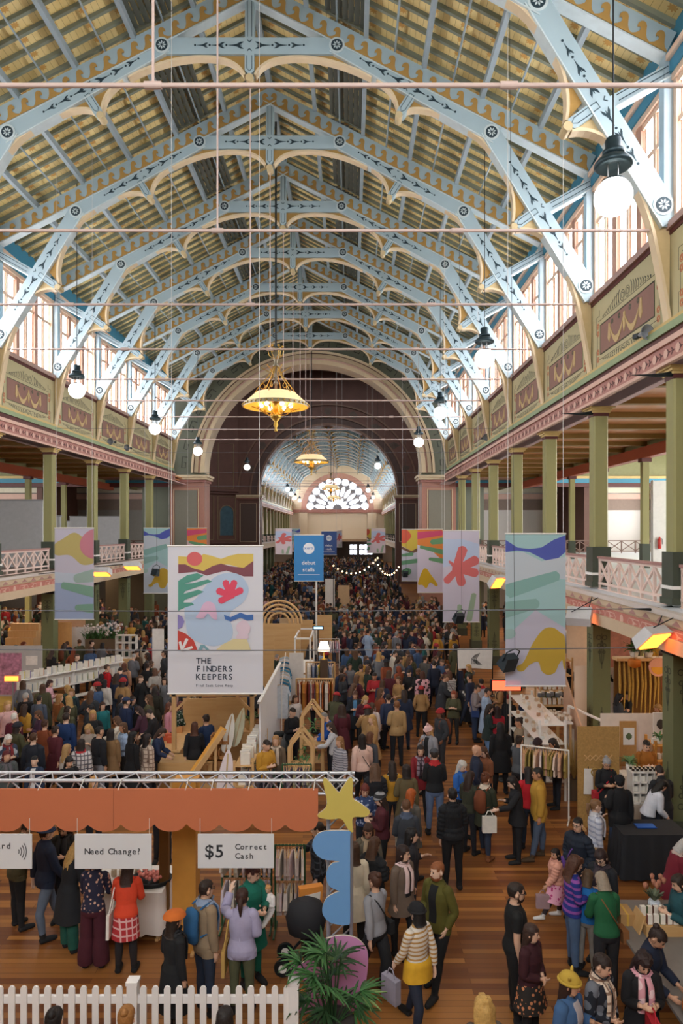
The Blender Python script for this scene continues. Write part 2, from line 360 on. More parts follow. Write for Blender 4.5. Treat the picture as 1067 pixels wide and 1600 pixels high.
    for q in (-5, 0, 5): mb.tube([(q - .12, 0, H + 6.27), (q + .12, 0, H + 6.27)], .055, 8)
    mb.build('tie_rod', M['rod'], root)
    MB().tube([(0, 0, H + 6.27), (0, 0, H + 12.4)], .02, 6).build('hanger_rod', M['rod'], root)
T0 = thing('roof_truss', 'x', 'roof truss', (CX, yb(-1), 0), 0, 'pale blue nave trusses', 'thing'); truss_parts(T0)
T0['label'] = 'pale blue roof truss nearest the viewer, only its pink tie rod crossing the picture'
for k in range(0, 8):
    copytree(T0, None, (CX, yb(k), 0), None, 'pale blue stencilled roof truss, %s whole one counted from the viewer along the near nave' % ORD[k])
T1 = None
for k in range(NF):
    copytree(T0, None, (CX, YF + k * B, 0), None, 'pale blue roof truss, %s beyond the dark crossing towards the round-paned window' % ORD[k], 'far nave trusses')

# ---- one clerestory bay (spandrel wall, cornice, window), mirrored and repeated
XW = 9.43
def side(s): return lambda t, z, d: (CX + s * (XW - d), t, H + z)
def rings(mb, fn, c, r, d, mi):
    for q in (r, r * .55): add_ribbon(mb, [(c[0] + q * math.cos(t), c[1] + q * math.sin(t)) for t in [PI * i / 7 for i in range(15)]], .022, fn, d, d + .003, mi)
def spandrel(s, full=True):
    mb = MB(); fn = side(s)   # t = 0 .. B along the nave
    mb.prism([(0, 4.3), (B, 4.3), (B, 6.25), (0, 6.25)], fn, -.35, 0, 0)
    for z0, z1, d, mi in ((6.25, 6.4, .1, 9), (6.16, 6.25, .03, 6), (4.28, 4.38, .09, 5), (4.12, 4.28, .14, 7), (3.92, 4.12, .08, 6), (3.8, 3.92, .26, 4), (3.45, 3.8, .2, 3), (3.40, 3.47, .24, 4)):
        mb.prism([(0, z0), (B, z0), (B, z1), (0, z1)], fn, -.35, d, mi)
    mb.prism([(.72, 4.72), (B - .72, 4.72), (B - .72, 5.46), (.72, 5.46)], fn, 0, .012, 1)
    c = B / 2
    add_ribbon(mb, [(.7, 4.7), (B - .7, 4.7), (B - .7, 5.48), (.7, 5.48), (.7, 4.7)], .02, fn, 0, .015, 2)
    for sg in (-1, 1):   # two swags with tails
        a, b = c, c + sg * .95
        up = [(a + (b - a) * t, 5.32 - .42 * math.sin(PI * t) ** .9) for t in [i / 10 for i in range(11)]]
        lo = [(x, z - .16 * math.sin(PI * i / 10) - .01) for i, (x, z) in enumerate(up)]
        for i in range(10): mb.prism([up[i], up[i + 1], lo[i + 1], lo[i]], fn, .012, .03, 8)
        mb.prism([(b - .04, 5.34), (b + .04, 5.34), (b + .09, 4.98), (b, 4.86), (b - .07, 4.98)], fn, .012, .03, 8)
        for q in (.25, .6): rings(mb, fn, (c + sg * q * 1.3, 5.34), .06, .012, 2)
    mb.prism([(c - .04, 5.34), (c + .04, 5.34), (c + .06, 5.0), (c, 4.85), (c - .06, 5.0)], fn, .012, .032, 8)
    for zc, up in ((5.62, 1), (4.58, -1)):   # dark scroll pediments
        add_ribbon(mb, [(.55, zc), (B - .55, zc)], .014, fn, 0, .004, 2)
        for sg in (-1, 1):
            rings(mb, fn, (c + sg * .15, zc + up * .16), .13, 0, 2)
            for i in range(9):
                x = c + sg * (.36 + .13 * i); h = .36 * (1 - i / 10.) if up > 0 else .22 * (1 - i / 10.)
                add_ribbon(mb, bez((x, zc + up * .03), (x + sg * .1, zc + up * h * .6), (x - sg * .02, zc + up * h), 4), .035, fn, 0, .004, 2)
    for sg in (-1, 1):
        x = c + sg * (B / 2 - .52)
        for z in (4.6, 4.8, 5.3, 5.5): rings(mb, fn, (x, z), .07, 0, 10)
        add_ribbon(mb, [(x + sg * .13, 4.4), (x + sg * .13, 4.85), (x + sg * .05, 4.85), (x + sg * .05, 5.3), (x + sg * .13, 5.3), (x + sg * .13, 5.75), (x - sg * .1, 5.75), (x - sg * .1, 5.9)], .018, fn, 0, .004, 2)
    for i in range(9):   # frieze flowers
        x = (i + .5) * B / 9
        mb.prism([(x + .1 * math.cos(t), 3.63 + .1 * math.sin(t)) for t in [PI * j / 4 for j in range(8)]], fn, .2, .205, 4)
        for q in (-.17, .17): mb.prism([(x + q + p[0] * .2 - .08, 3.63 + p[1] * .22) for p in LEAF], fn, .2, .205, 6)
    return mb.build('trim_spandrel', [M['span'], M['panel'], M['scroll'], M['frieze'], M['friezel'], M['gold'], M['oxb'], M['green'], M['swag'], mat('sill_brown_pink', '#A98A80', .5), M['orng']])
def windows(s):
    fn = side(s); mb = MB()
    z0, z1, zt = 6.4, 9.32, 8.45
    for a, b, c_, d_ in ((0, B, z0, z0 + .1), (0, B, z1 - .12, z1)): mb.prism([(a, c_), (b, c_), (b, d_), (a, d_)], fn, -.25, -.05, 0)
    xs = [.12 + (B - .24) * i / 3 for i in range(4)]
    for i, x in enumerate(xs): mb.prism([(x - .13, z0), (x + .13, z0), (x + .13, z1), (x - .13, z1)], fn, -.27, -.02, 1 if i in (1, 2) else 0)
    for i in range(3):
        x = (xs[i] + xs[i + 1]) / 2; mb.prism([(x - .06, z0), (x + .06, z0), (x + .06, z1), (x - .06, z1)], fn, -.24, -.06, 0)
        mb.prism([(xs[i], zt - .06), (xs[i + 1], zt - .06), (xs[i + 1], zt + .06), (xs[i], zt + .06)], fn, -.23, -.07, 0)
        for xx in (xs[i] + .19, (xs[i] + xs[i + 1]) / 2 - .1, (xs[i] + xs[i + 1]) / 2 + .1, xs[i + 1] - .19): mb.prism([(xx - .03, z0), (xx + .03, z0), (xx + .03, z1), (xx - .03, z1)], fn, -.2, -.1, 0)
    mb.prism([(0, z1), (B, z1), (B, 9.46), (0, 9.46)], fn, -.25, .02, 0)
    mb.prism([(0, 9.46), (B, 9.46), (B, 9.72), (0, 9.72)], fn, -.25, .06, 2)
    mb.prism([(0, 9.72), (B, 9.72), (B, 9.84), (0, 9.84)], fn, -.25, .14, 0)
    mb.prism([(0, 9.84), (B, 9.84), (B, 10.6), (0, 10.6)], fn, -.25, -.1, 2)
    w = mb.build('window', [M['wframe'], mat('window_mullion_brick', '#B98E7A', .6), M['blueband']]); w['kind'] = 'structure'
    p = MB(); p.prism([(0, z0), (B, z0), (B, z1), (0, z1)], fn, -.17, -.15, 0)
    p.build('pane', mat('daylit_frosted_pane', '#F3F7FF', .4, emit=WIN, var=0), w)
    return w
for s, nm in ((1, 'right'), (-1, 'left')):
    struct('wall_upper_blank_' + nm, MB().box(min(CX + s * XW, CX + s * 9.8), max(CX + s * XW, CX + s * 9.8), -8, yb(-2), H + 3.4, H + 10.9), M['span'])  # unseen stretch kept windowless to cut daylight on the foreground
    sp, wn = spandrel(s), windows(s); sp['kind'] = 'structure'; sp.name = 'trim_spandrel_' + nm
    first = True
    for y in [yb(k) for k in range(-2, 7)] + [YF - .6 + k * B for k in range(NF + 1)]:
        if y > YE: continue
        if first: sp.location = wn.location = (0, y, 0); first = False
        else:
            c_ = sp.copy(); SC.collection.objects.link(c_); c_.location = (0, y, 0)
            copytree(wn, None, (0, y, 0))
# ---- columns, railings and galleries
def upper_column(root):
    mb = MB()
    for z0, z1, w in ((4.88, 5.97, .25),): mb.box(-w, w, -w, w, z0, z1)
    mb.box(-.27, .27, -.27, .27, 5.2, 5.27, 1); mb.box(-.28, .28, -.28, .28, 4.88, 5.02, 0); mb.build('base', [M['olived'], M['white']], root)
    c = .16; w = .2
    pts = [(-c, -w), (c, -w), (w, -c), (w, c), (c, w), (-c, w), (-w, c), (-w, -c)]
    MB().prism(pts, lambda u, v, d: (u, v, d), 5.97, 9.62).build('shaft', M['olive'], root)
    mb = MB().box(-.21, .21, -.21, .21, 9.55, 9.64, 1)
    for i, (z0, w) in enumerate(((9.64, .24), (9.7, .28), (9.76, .34))): mb.box(-w, w, -w, w, z0, z0 + .08, 0)
    mb.build('capital', [M['gold'], M['oxb']], root)
def stencil(mb, fn, zc, up):
    for sg in (-1, 1):
        for (x, z, r) in ((.08, 0, .06), (.07, .22, .05), (.06, .4, .035)):
            add_ribbon(mb, [(sg * x + r * math.cos(t), zc + up * z + r * math.sin(t)) for t in [PI * i / 5 for i in range(11)]], .02, fn, 0, .004, 1)
        add_ribbon(mb, bez((0, zc + up * .75), (sg * .1, zc + up * .55), (sg * .02, zc + up * .1), 6), .018, fn, 0, .004, 1)
    add_ribbon(mb, [(0, zc - up * .1), (0, zc + up * .85)], .02, fn, 0, .004, 1)
def lower_column(root):
    mb = MB().box(-.24, .24, -.24, .24, .45, 3.84)
    for q in range(4):
        a = q * PI / 2
        fn = lambda u, v, d: (math.cos(a) * u + math.sin(a) * (.24 + d), math.sin(a) * u - math.cos(a) * (.24 + d), v)
        stencil(mb, fn, 3.5, -1); stencil(mb, fn, .75, 1)
    mb.build('shaft', [M['lowcol'], M['lowdark']], root)
    MB().box(-.29, .29, -.29, .29, 0, .45).build('base', M['olived'], root)
    mb = MB().box(-.27, .27, -.27, .27, 3.84, 3.93, 0).box(-.31, .31, -.31, .31, 3.93, 4.02, 0); mb.build('capital', M['dark'], root)
U0 = thing('gallery_column', 'x', 'column', (CX + 9.63, yb(-1), 0), 0, None, 'thing'); upper_column(U0)
L0 = thing('arcade_column', 'x', 'column', (CX + 9.63, yb(-1), 0), 0, None, 'thing'); lower_column(L0)
U0['label'] = 'olive square gallery column standing beside the viewer'; L0['label'] = 'dark green stencilled post under the gallery beside the viewer'
for s, nm in ((1, 'glass-walled'), (-1, 'shaded')):
    k0 = 0 if s > 0 else 2
    for k in range(k0, 7):
        o_ = ORD[k - k0]; gal = 'bright gallery' if s > 0 else 'dim gallery'
        copytree(U0, None, (CX + s * 9.63, yb(k), 0), None, 'olive square column, %s from the viewer along the %s' % (o_, gal), 'gallery columns')
        copytree(L0, None, (CX + s * 9.63, yb(k), 0), None, 'dark green stencilled post, %s from the viewer under the %s' % (o_, gal), 'arcade posts')
    for k in range(1, NF):
        copytree(U0, None, (CX + s * 9.63, YF + k * B, 0), None, 'far olive column, %s past the crossing on the %s side' % (ORD[k], nm), 'far gallery columns')
        if k < 6: copytree(L0, None, (CX + s * 9.63, YF + k * B, 0), None, 'far arcade post, %s past the crossing on the %s side' % (ORD[k], nm), 'far arcade posts')
# slim second row in the aisles
def slim(root, z0, z1):
    MB().box(-.13, .13, -.13, .13, z0 + 1.0, z1 - .15).build('shaft', M['olive'], root); MB().box(-.16, .16, -.16, .16, z0, z0 + 1.0).build('base', M['olived'], root)
    MB().box(-.2, .2, -.2, .2, z1 - .15, z1).build('capital', M['oxb'], root)
S0 = thing('aisle_column', 'slim olive column of the inner row beside the viewer', 'column', (CX + 14.9, yb(0), 0), 0, 'slim aisle columns', 'thing'); slim(S0, 4.88, 9.4)
S1 = thing('aisle_post', 'slim green post of the inner row under the gallery', 'column', (CX + 14.9, yb(0), 0), 0, 'slim aisle posts', 'thing'); slim(S1, 0, 4.3)
for s in (1, -1):
    for k in range(1, 7):
        gal = 'bright gallery' if s > 0 else 'dim gallery'
        copytree(S0, None, (CX + s * 14.9, yb(k), 0), None, 'slim olive column of the inner row, %s along the %s' % (ORD[k], gal))
        copytree(S1, None, (CX + s * 14.9, yb(k), 0), None, 'slim green post of the inner row, %s below the %s' % (ORD[k], gal))
def railing(root, L):
    MB().box(-.07, .07, 0, L, .84, .9).build('cap_rail', M['railtop'], root)
    n = 6; q = L / n; mb = MB()
    mb.box(-.035, .035, 0, L, .78, .84).box(-.035, .035, 0, L, .14, .2).box(-.05, .05, 0, L, .0, .03)
    for i in range(n + 1):
        mb.box(-.03, .03, max(0, i * q - .03), min(L, i * q + .03), 0, .84)
    for i in range(n):
        a, b = i * q, (i + 1) * q
        mb.beam((0, a, .2), (0, b, .78), .05, .05, 0, (1, 0, 0)); mb.beam((0.012, a, .78), (0.012, b, .2), .05, .05, 0, (1, 0, 0))
    mb.build('lattice', M['rail'], root)
R0 = thing('gallery_railing', 'pinkish white lattice railing between the nearest columns of the bright gallery', 'railing', (CX + 9.55, yb(0) + .3, 4.82), 0, 'lattice gallery railings', 'thing'); railing(R0, B - .6)
for s in (1, -1):
    for k in range(-1 if s > 0 else 1, 7):
        if s > 0 and k == 0: continue
        copytree(R0, None, (CX + s * 9.55, yb(k) + .3, 4.82), None, 'pinkish white lattice railing, %s bay from the viewer on the %s gallery' % (ORD[k + 1], 'bright' if s > 0 else 'dim'))
    for k in range(NF - 1):
        copytree(R0, None, (CX + s * 9.55, YF + .3 + k * B, 4.82), None, 'far lattice railing, %s bay past the crossing on the %s side' % (ORD[k], 'bright' if s > 0 else 'dim'))
fasc = mat('fascia_cream', '#C9B497', .55, var=.06); fpink = mat('fascia_pink', '#B9776A', .6, var=.08)
ledge = mat('ledge_grey_white', '#CFC6BE', .5, var=.06)
aisle = mat('aisle_ceiling_warmed', '#D08E5E', .28, var=.08, scale=2); abeam = mat('aisle_beam_ochre', '#8D7038', .5); ared = mat('aisle_beam_red', '#9A4B30', .5)  # ceiling orange pushed further in place of warm lamplight
gfl = mat('gallery_floor_whitened', '#CDD1D8', .4, var=.06)  # bright side floor colour whitened to bounce more light upwards
for s in (1, -1):
    X = lambda a, b: (CX + min(s * a, s * b), CX + max(s * a, s * b))
    for y0, y1 in ((-8, YA + .6), (YF - 1.2, YE)):
        x0, x1 = X(8.98, 28)
        mb = MB().box(x0, x1, y0, y1, 4.72, 4.82, 1); a0, a1 = X(9.1, 28); mb.box(a0, a1, y0, y1, 4.28, 4.72, 0)
        a0, a1 = X(9.02, 9.2); mb.box(a0, a1, y0, y1, 4.02, 4.3, 0)
        f = struct('floor_gallery', mb, [fasc, ledge])
        if y0 > 0: continue
        mb = MB(); fn = lambda t, z, d: (CX + s * (9.1 - d), t, z)
        mb.prism([(y0, 4.55), (y1, 4.55), (y1, 4.72), (y0, 4.72)], fn, 0, .06, 0)
        mb.prism([(y0, 4.2), (y1, 4.2), (y1, 4.5), (y0, 4.5)], fn, 0, .03, 1); mb.prism([(y0, 4.02), (y1, 4.02), (y1, 4.12), (y0, 4.12)], fn, 0, .05, 3)
        n = 62; q = (YA - 8) / n
        for i in range(n):
            t = 8 + i * q
            if i % 3 == 2: mb.prism([(t + q * .5 + .1 * math.cos(a), 4.35 + .12 * math.sin(a)) for a in [PI * j / 5 for j in range(10)]], fn, .03, .036, 2)
            else:
                add_ribbon(mb, [(t + .08, 4.26), (t + q - .08, 4.26), (t + q - .02, 4.35), (t + q - .08, 4.44), (t + .08, 4.44), (t + .02, 4.35), (t + .08, 4.26)], .02, fn, .03, .036, 2)
                mb.prism([(t + .15 + p[0] * .3, 4.35 + p[1] * .2) for p in LEAF], fn, .03, .036, 2)
            mb.prism([(t + q * .2, 4.56), (t + q * .8, 4.56), (t + q * .5, 4.67)], fn, .06, .064, 3)
        mb.build('fascia_ornament', [fasc, fpink, M['friezel'], M['railtop']], f)
        MB().box(*X(9.15, 28), y0, y1, 4.824, 4.83).build('floor_covering', gfl if s > 0 else mat('gallery_floor_brown', '#6B5A4A', .5), f)
    # upper aisle ceiling with its beams
    x0, x1 = X(9.8, 15.1)
    c_ = struct('ceiling_aisle', MB().box(x0, x1, -8, YA + 9, 10.1, 10.2), aisle)
    for k in range(-2, 16): MB().box(x0, x1, k * B / 2 + 9.6, k * B / 2 + 9.84, 9.93, 10.1).build('cross_beam', abeam, c_)
    struct('ceiling_outer_aisle', MB().box(*X(15.08, 28), -8, YA + 9, 12.3, 12.4).box(*X(15.0, 15.1), -8, YA + 9, 9.8, 12.4), mat('olive_boards', '#8C8A62', .55))
    a0, a1 = X(14.72, 15.08); MB().box(a0, a1, -8, YA, 9.4, 9.85).build('long_beam', ared, c_)
    a0, a1 = X(9.3, 9.98); MB().box(a0, a1, -8, YA, 9.8, 9.86).build('soffit', mat('soffit_lilac', '#C9A9A8', .5), c_)
    struct('wall_outer_' + ('right' if s > 0 else 'left'), MB().box(*X(28, 28.3), -8, YA + 9, 0, 12.4), mat('aisle_wall_cream', '#CFC6B4', .6, var=.06))
    # the transept gallery across the end of the aisle
    x0, x1 = X(10.4, 28)
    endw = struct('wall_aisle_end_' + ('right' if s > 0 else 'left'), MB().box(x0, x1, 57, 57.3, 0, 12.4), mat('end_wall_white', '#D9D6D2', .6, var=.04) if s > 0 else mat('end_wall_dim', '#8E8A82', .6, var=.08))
    mb = MB().box(x0, x1, 56.8, 57, 9.6, 10.0, 0).box(x0, x1, 56.75, 57, 9.07, 9.5, 1).box(x0, x1, 56.9, 57, 8.16, 9.07, 2); mb.build('frieze', [mat('frieze_cream', '#D9D2BC', .55), M['friezel'], mat('end_wall_brown', '#8A786C', .6)], endw)
    mb = MB().box(x0, x1, 49.6, 49.7, 10.3, 12.3, 0).box(x0, x1, 49.45, 49.72, 10.22, 10.4, 3).box(x0, x1, 49.5, 49.72, 9.9, 10.22, 1).box(x0, x1, 49.55, 49.72, 9.62, 9.9, 2)
    struct('trim_header', mb, [mat('olive_boards', '#8C8A62', .55), M['blueband'], M['oxb'], M['gold']])
    br_ = thing('transept_railing', 'brown lattice railing across the end of the %s gallery' % ('bright' if s > 0 else 'dim'), 'railing', (CX + (10.2 if s > 0 else -27.8), 49, 4.83), -PI / 2 if s > 0 else -PI / 2, 'brown transept railings', 'thing')
    mb = MB(); Lr = 17.2
    mb.box(-.04, .04, 0, Lr, .85, .92).box(-.03, .03, 0, Lr, .12, .17); mb.build('cap_rail', mat('rail_brown', '#6E5348', .5), br_)
    mb = MB(); n = 17
    for i in range(n + 1): mb.box(-.035, .035, i - .04 if i else 0, i + .04, 0, .85)
    for i in range(n): mb.beam((0, i, .17), (0, i + 1, .85), .05, .05, 0, (1, 0, 0)); mb.beam((0.01, i, .85), (0.01, i + 1, .17), .05, .05, 0, (1, 0, 0))
    mb.build('lattice', mat('rail_brown', '#6E5348', .5), br_); br_.rotation_euler = (0, 0, -PI / 2); 
    # windows in the outer aisle walls
    for k in range(-1, 8):
        wn = MB(); xx = CX + s * 27.97; wn.box(min(xx, xx - s * .05), max(xx, xx - s * .05), yb(k) + 1, yb(k) + 3.6, 6.2, 10.4)
        w_ = struct('window_aisle', wn, mat('daylit_aisle_pane', '#EAF1FF', .4, emit=WIN_AISLE if s > 0 else .6, var=0))
        fr = MB()
        for a in (1, 2.3, 3.6): fr.box(xx - .12, xx + .02, yb(k) + a - .06, yb(k) + a + .06, 6.1, 10.5)
        for z in (6.2, 8.6, 10.4): fr.box(xx - .12, xx + .02, yb(k) + 1, yb(k) + 3.6, z - .06, z + .06)
        fr.build('sash', M['wframe'], w_)
# white partition on the bright gallery with a fire extinguisher, grey door cupboards on the dim one
p = thing('partition_screen', 'tall white partition standing on the bright gallery behind the nearest column', 'partition', (13.9, 31.5, 4.83)); MB().box(0, 3.2, -.1, .1, 0, 3.9).build('panel', col('#DAD8D6'), p); MB().box(-.02, 0, -.12, .12, 0, 3.92).build('edge', col('#B4B2AE'), p)
fe = thing('fire_extinguisher', 'red fire extinguisher hung on the white gallery partition', 'fire extinguisher', (14.15, 31.3, 5.6)); MB().lathe([(.07, 0), (.08, .05), (.08, .4), (.04, .48), (.03, .55)], (0, 0, 0), 12).build('cylinder', col('#B3261E', .3), fe); MB().tube([(0, 0, .5), (.1, -.03, .45), (.12, -.03, .2)], .015, 6).build('hose', M['dark'], fe)
for px, D, w, h in ((25, 30, 2.4, 2.9), (60, 34, 2.2, 2.3), (150, 40, 3.0, 2.4), (330 - 190, 46, 3, 2.2)):
    q = P(px, 830, D)
    a = thing('storage_screen', 'grey white screen on the dim gallery, %s' % {30: 'panelled like a door beside the nearest column', 34: 'low one behind the second column', 40: 'wide one past the third column', 46: 'farthest one before the crossing'}[D], 'screen', (q.x, D, 4.83), 0, 'gallery screens')
    MB().box(-w / 2, w / 2, -.1, .1, 0, h).build('panel', col('#A9A9AA'), a); MB().box(-w / 2 - .03, w / 2 + .03, -.12, .12, h, h + .06).build('cap', col('#8D8D8E'), a)

# ---- crossing: near arch, dark walls, far arch, end wall with the round-paned window
def arch_wall(name, y0, y1, zc, r, xo, ztop, mats, base, n=40):
    mb = MB(); fn = lambda u, v, d: (CX + u, d, v)
    pts = [(r * math.cos(PI * i / n), zc + r * math.sin(PI * i / n)) for i in range(n + 1)]
    for i in range(n):
        a, b = pts[i], pts[i + 1]
        out = lambda p: (p[0] / max(abs(p[0]), 1e-6) * min(xo, abs(p[0]) * 3), ztop)
        qa = (max(-xo, min(xo, a[0] * (xo / r))), ztop); qb = (max(-xo, min(xo, b[0] * (xo / r))), ztop)
        mb.prism([a, qa, qb, b], fn, y0, y1, 0)
    for sg in (-1, 1):
        mb.prism([(sg * r, base), (sg * xo, base), (sg * xo, ztop), (sg * r, zc)], fn, y0, y1, 0)
    return mb, fn
mb, fn = arch_wall('w', YA, YA + 1.6, 10.7, 8.05, 12.6, 25.5, None, 0)
dkgreen = mat('arch_wall_green_grey', '#6A6F60', .6, var=.14, scale=1.5); wine = mat('crossing_maroon', '#6A4A40', .6, var=.25, scale=1.2)
w = struct('wall_crossing_arch', mb, dkgreen)
for r0, r1, d, mt in ((8.0, 8.3, .22, M['cream']), (8.3, 8.45, .1, M['friezel']), (8.45, 8.72, .26, mat('arch_tan', '#BCA98A', .55)), (8.72, 8.8, .12, M['oxb']), (8.8, 8.98, .2, M['cream'])):
    mb = MB()
    n = 48
    for i in range(n):
        t0, t1 = PI * i / n, PI * (i + 1) / n
        mb.prism([(r0 * math.cos(t0), 10.7 + r0 * math.sin(t0)), (r1 * math.cos(t0), 10.7 + r1 * math.sin(t0)), (r1 * math.cos(t1), 10.7 + r1 * math.sin(t1)), (r0 * math.cos(t1), 10.7 + r0 * math.sin(t1))], fn, YA - d, YA + (.5 if r0 > 8.1 else 1.65), 0)
    mb.build('arch_moulding', mt, w)
mb = MB()   # stencilled key pattern round the arch
for i in range(22):
    t = PI * (i + .5) / 22; c, s_ = math.cos(t), math.sin(t)
    f2 = lambda u, v, d: (CX + c * (9.45 + v) - s_ * u, d, 10.7 + s_ * (9.45 + v) + c * u)
    add_ribbon(mb, [(-.5, -.15), (-.5, .25), (.3, .25), (.3, -.02), (-.1, -.02), (-.1, .1)], .07, f2, YA - .01, YA, 0)
mb.build('stencil_pattern', mat('arch_stencil_dark', '#3D4038', .6), w)
def pier(s, y, pink, panel, nm, zt=10.3, x0=8.0, x1=10.5):
    X = lambda a, b: (CX + min(s * a, s * b), CX + max(s * a, s * b))
    mb = MB().box(*X(x0, x1), y - .2, y + 1.8, 0, zt, 0)
    a, b = X(x0 + .5, x1 - .35); mb.box(a, b, y - .24, y - .19, 5.2, zt - .9, 1)
    fn = lambda u, v, d: (CX + s * u, d, v)
    add_ribbon(mb, [(x0 + .42, 5.1), (x1 - .27, 5.1), (x1 - .27, zt - .8), (x0 + .42, zt - .8), (x0 + .42, 5.1)], .05, fn, y - .25, y - .2, 2)
    for z, e in ((zt - .3, .12), (zt - .12, .25), (zt + .05, .35)): mb.box(*X(x0 - e, x1 + .2), y - .2 - e, y + 1.8, z, z + .17, 2 if e > .12 else 3)
    struct('wall_pier_' + nm, mb, [pink, panel, M['cream'], M['frieze']])
pp = mat('pier_pink', '#A87868', .55, var=.1)
for s, nm in ((1, 'right'), (-1, 'left')):
    pier(s, YA, pp, mat('pier_panel_grey', '#7E7A6C', .6, var=.08), nm)
    pier(s, YA2, wine, mat('pier_panel_dark', '#5B4A42', .6), nm + '_far', 10.6, 8.3, 11)
    X = lambda a, b: (CX + min(s * a, s * b), CX + max(s * a, s * b))
    # diagonal crossing pier with a painted niche
    q = MB(); fnw = lambda u, v, d: (CX + s * (11 + u * .82 + d * .57), 83.4 - u * .57 + d * .82, v)
    q.prism([(0, 0), (9, 0), (9, 26), (0, 26)], fnw, 0, .6, 0)
    for u0 in (.35, 3.2, 6.2):
        add_ribbon(q, [(u0, 5.4), (u0 + 2.3, 5.4), (u0 + 2.3, 10.6), (u0, 10.6), (u0, 5.4)], .09, fnw, -.06, 0, 1)
    arch = [(1.5 + .85 * math.cos(t), 8.6 + .85 * math.sin(t)) for t in [PI * i / 12 for i in range(13)]]
    q.prism([(2.35, 5.9)] + arch + [(.65, 5.9)], fnw, -.04, 0, 2); add_ribbon(q, [(2.42, 5.9), (2.42, 8.6)] + [(1.5 + .92 * math.cos(t), 8.6 + .92 * math.sin(t)) for t in [PI * i / 12 for i in range(13)]] + [(.58, 5.9)], .1, fnw, -.08, 0, 1)
    for z in (10.9, 11.2, 4.6, 4.9): q.prism([(0, z), (9, z), (9, z + .12), (0, z + .12)], fnw, -.2, 0, 3)
    add_ribbon(q, [(.6 , 11.6), (.6, 17), (2.6, 17), (2.6, 11.6), (.6, 11.6)], .08, fnw, -.05, 0, 1)
    struct('wall_crossing_diagonal_' + nm, q, [wine, mat('crossing_gold_line', '#8A7658', .5), mat('niche_blue', '#42606C', .6, var=.4, scale=3), mat('crossing_trim', '#6B4A42', .5)])
    struct('wall_crossing_side_' + nm, MB().box(*X(20, 20.4), YA, YA2, 0, 26), wine)
    struct('wall_crossing_return_' + nm, MB().box(*X(12.4, 20.4), YA + 1.4, YA + 1.7, 10.1, 26), wine)
    struct('wall_far_outer_' + nm, MB().box(*X(13.5, 13.8), YA2, YE, 0, 10.5), mat('aisle_wall_cream', '#CFC6B4', .6))
    struct('ceiling_far_aisle_' + nm, MB().box(*X(9.5, 13.8), YA2 + 1, YE, 10, 10.2), aisle)
    struct('wall_far_clerestory_cap_' + nm, MB().box(*X(9.6, 15.2), -8, YA, 10.25, 10.35), aisle)
mb, fn = arch_wall('w', YA2, YA2 + 1.5, 10.9, 8.47, 21, 26, None, 0)
w = struct('wall_far_arch', mb, wine)
for r0, r1, d, mt in ((8.45, 8.7, .2, mat('far_arch_brown', '#7A5C4C', .55)), (8.7, 9.4, .06, mat('far_arch_dark', '#54403A', .6, var=.3, scale=2)), (9.4, 9.6, .2, mat('far_arch_brown', '#7A5C4C', .55)), (10.9, 11.1, .2, mat('far_arch_brown', '#7A5C4C', .55))):
    mb = MB(); n = 40
    for i in range(n):
        t0, t1 = PI * i / n, PI * (i + 1) / n
        mb.prism([(r * math.cos(t), 10.9 + r * math.sin(t)) for r, t in ((r0, t0), (r1, t0), (r1, t1), (r0, t1))], fn, YA2 - d, YA2, 0)
    mb.build('arch_moulding', mt, w)
mb = MB()
for i in range(9):   # painted figures and garlands of the mural above the far arch
    t = PI * (i + 1) / 10
    mb.prism([(9.9 * math.cos(t) * (1 + .02 * math.sin(j * 2.2 + i)) + (.5 + .2 * math.sin(3 * j + i)) * math.cos(j * .7), 10.9 + 10.2 * math.sin(t) + .45 * math.sin(j * .7)) for j in range(9)], fn, YA2 - .02, YA2, 0)
mb.build('mural', mat('mural_paint', '#5A4A40', .6, var=.5, scale=1.5), w)
struct('ceiling_crossing', MB().box(CX - 21, CX + 21, YA, YA2 + 1, 26, 26.3), wine)
# end wall
endm = mat('far_end_wall_cream', '#DDCDB6', .6, var=.04)
mb = MB().box(CX - 14, CX + 14, YE, YE + .5, 0, 24, 0)
w = struct('wall_far_end', mb, endm)
fn = lambda u, v, d: (CX + u, d, v)
mb = MB()
for i in range(40):
    t0, t1 = PI * i / 40, PI * (i + 1) / 40
    mb.prism([(r * math.cos(t), 10.96 + r * math.sin(t)) for r, t in ((6.5, t0), (7.6, t0), (7.6, t1), (6.5, t1))], fn, YE - .3, YE, 0)
mb.box(CX - 10, CX + 10, YE - .5, YE, 10.3, 10.9, 1)
for s in (-1, 1): mb.box(CX + s * 7.2 - .9, CX + s * 7.2 + .9, YE - .5, YE, 4.8, 10.4, 2)
mb.build('arch_moulding', [mat('far_arch_pink', '#C4968A', .55), M['frieze'], endm], w)
mb = MB()
for s in (-1, 1): mb.box(CX + s * 9.9 - (0 if s > 0 else 0), CX + s * 8.4, YE - .2, YE, 10.9, 20, 0)
w2 = MB().prism([(6.5 * math.cos(PI * i / 30), 10.96 + 6.5 * math.sin(PI * i / 30)) for i in range(31)], fn, YE - .12, YE - .02, 0)
rose = struct('window_far', w2, mat('tracery_grey', '#7F8087', .5))
mb = MB()
def disc(c, r, sq=1.0, ang=0):
    mb.prism([(c[0] + r * math.cos(t) * math.cos(ang) - r * sq * math.sin(t) * math.sin(ang), c[1] + r * math.cos(t) * math.sin(ang) + r * sq * math.sin(t) * math.cos(ang)) for t in [PI * j / 10 for j in range(20)]], fn, YE - .2, YE - .12, 0)
for i in range(11):
    t = PI * (i + .35) / 10.7; disc((5.75 * math.cos(t), 10.96 + 5.75 * math.sin(t) + .1), .74)
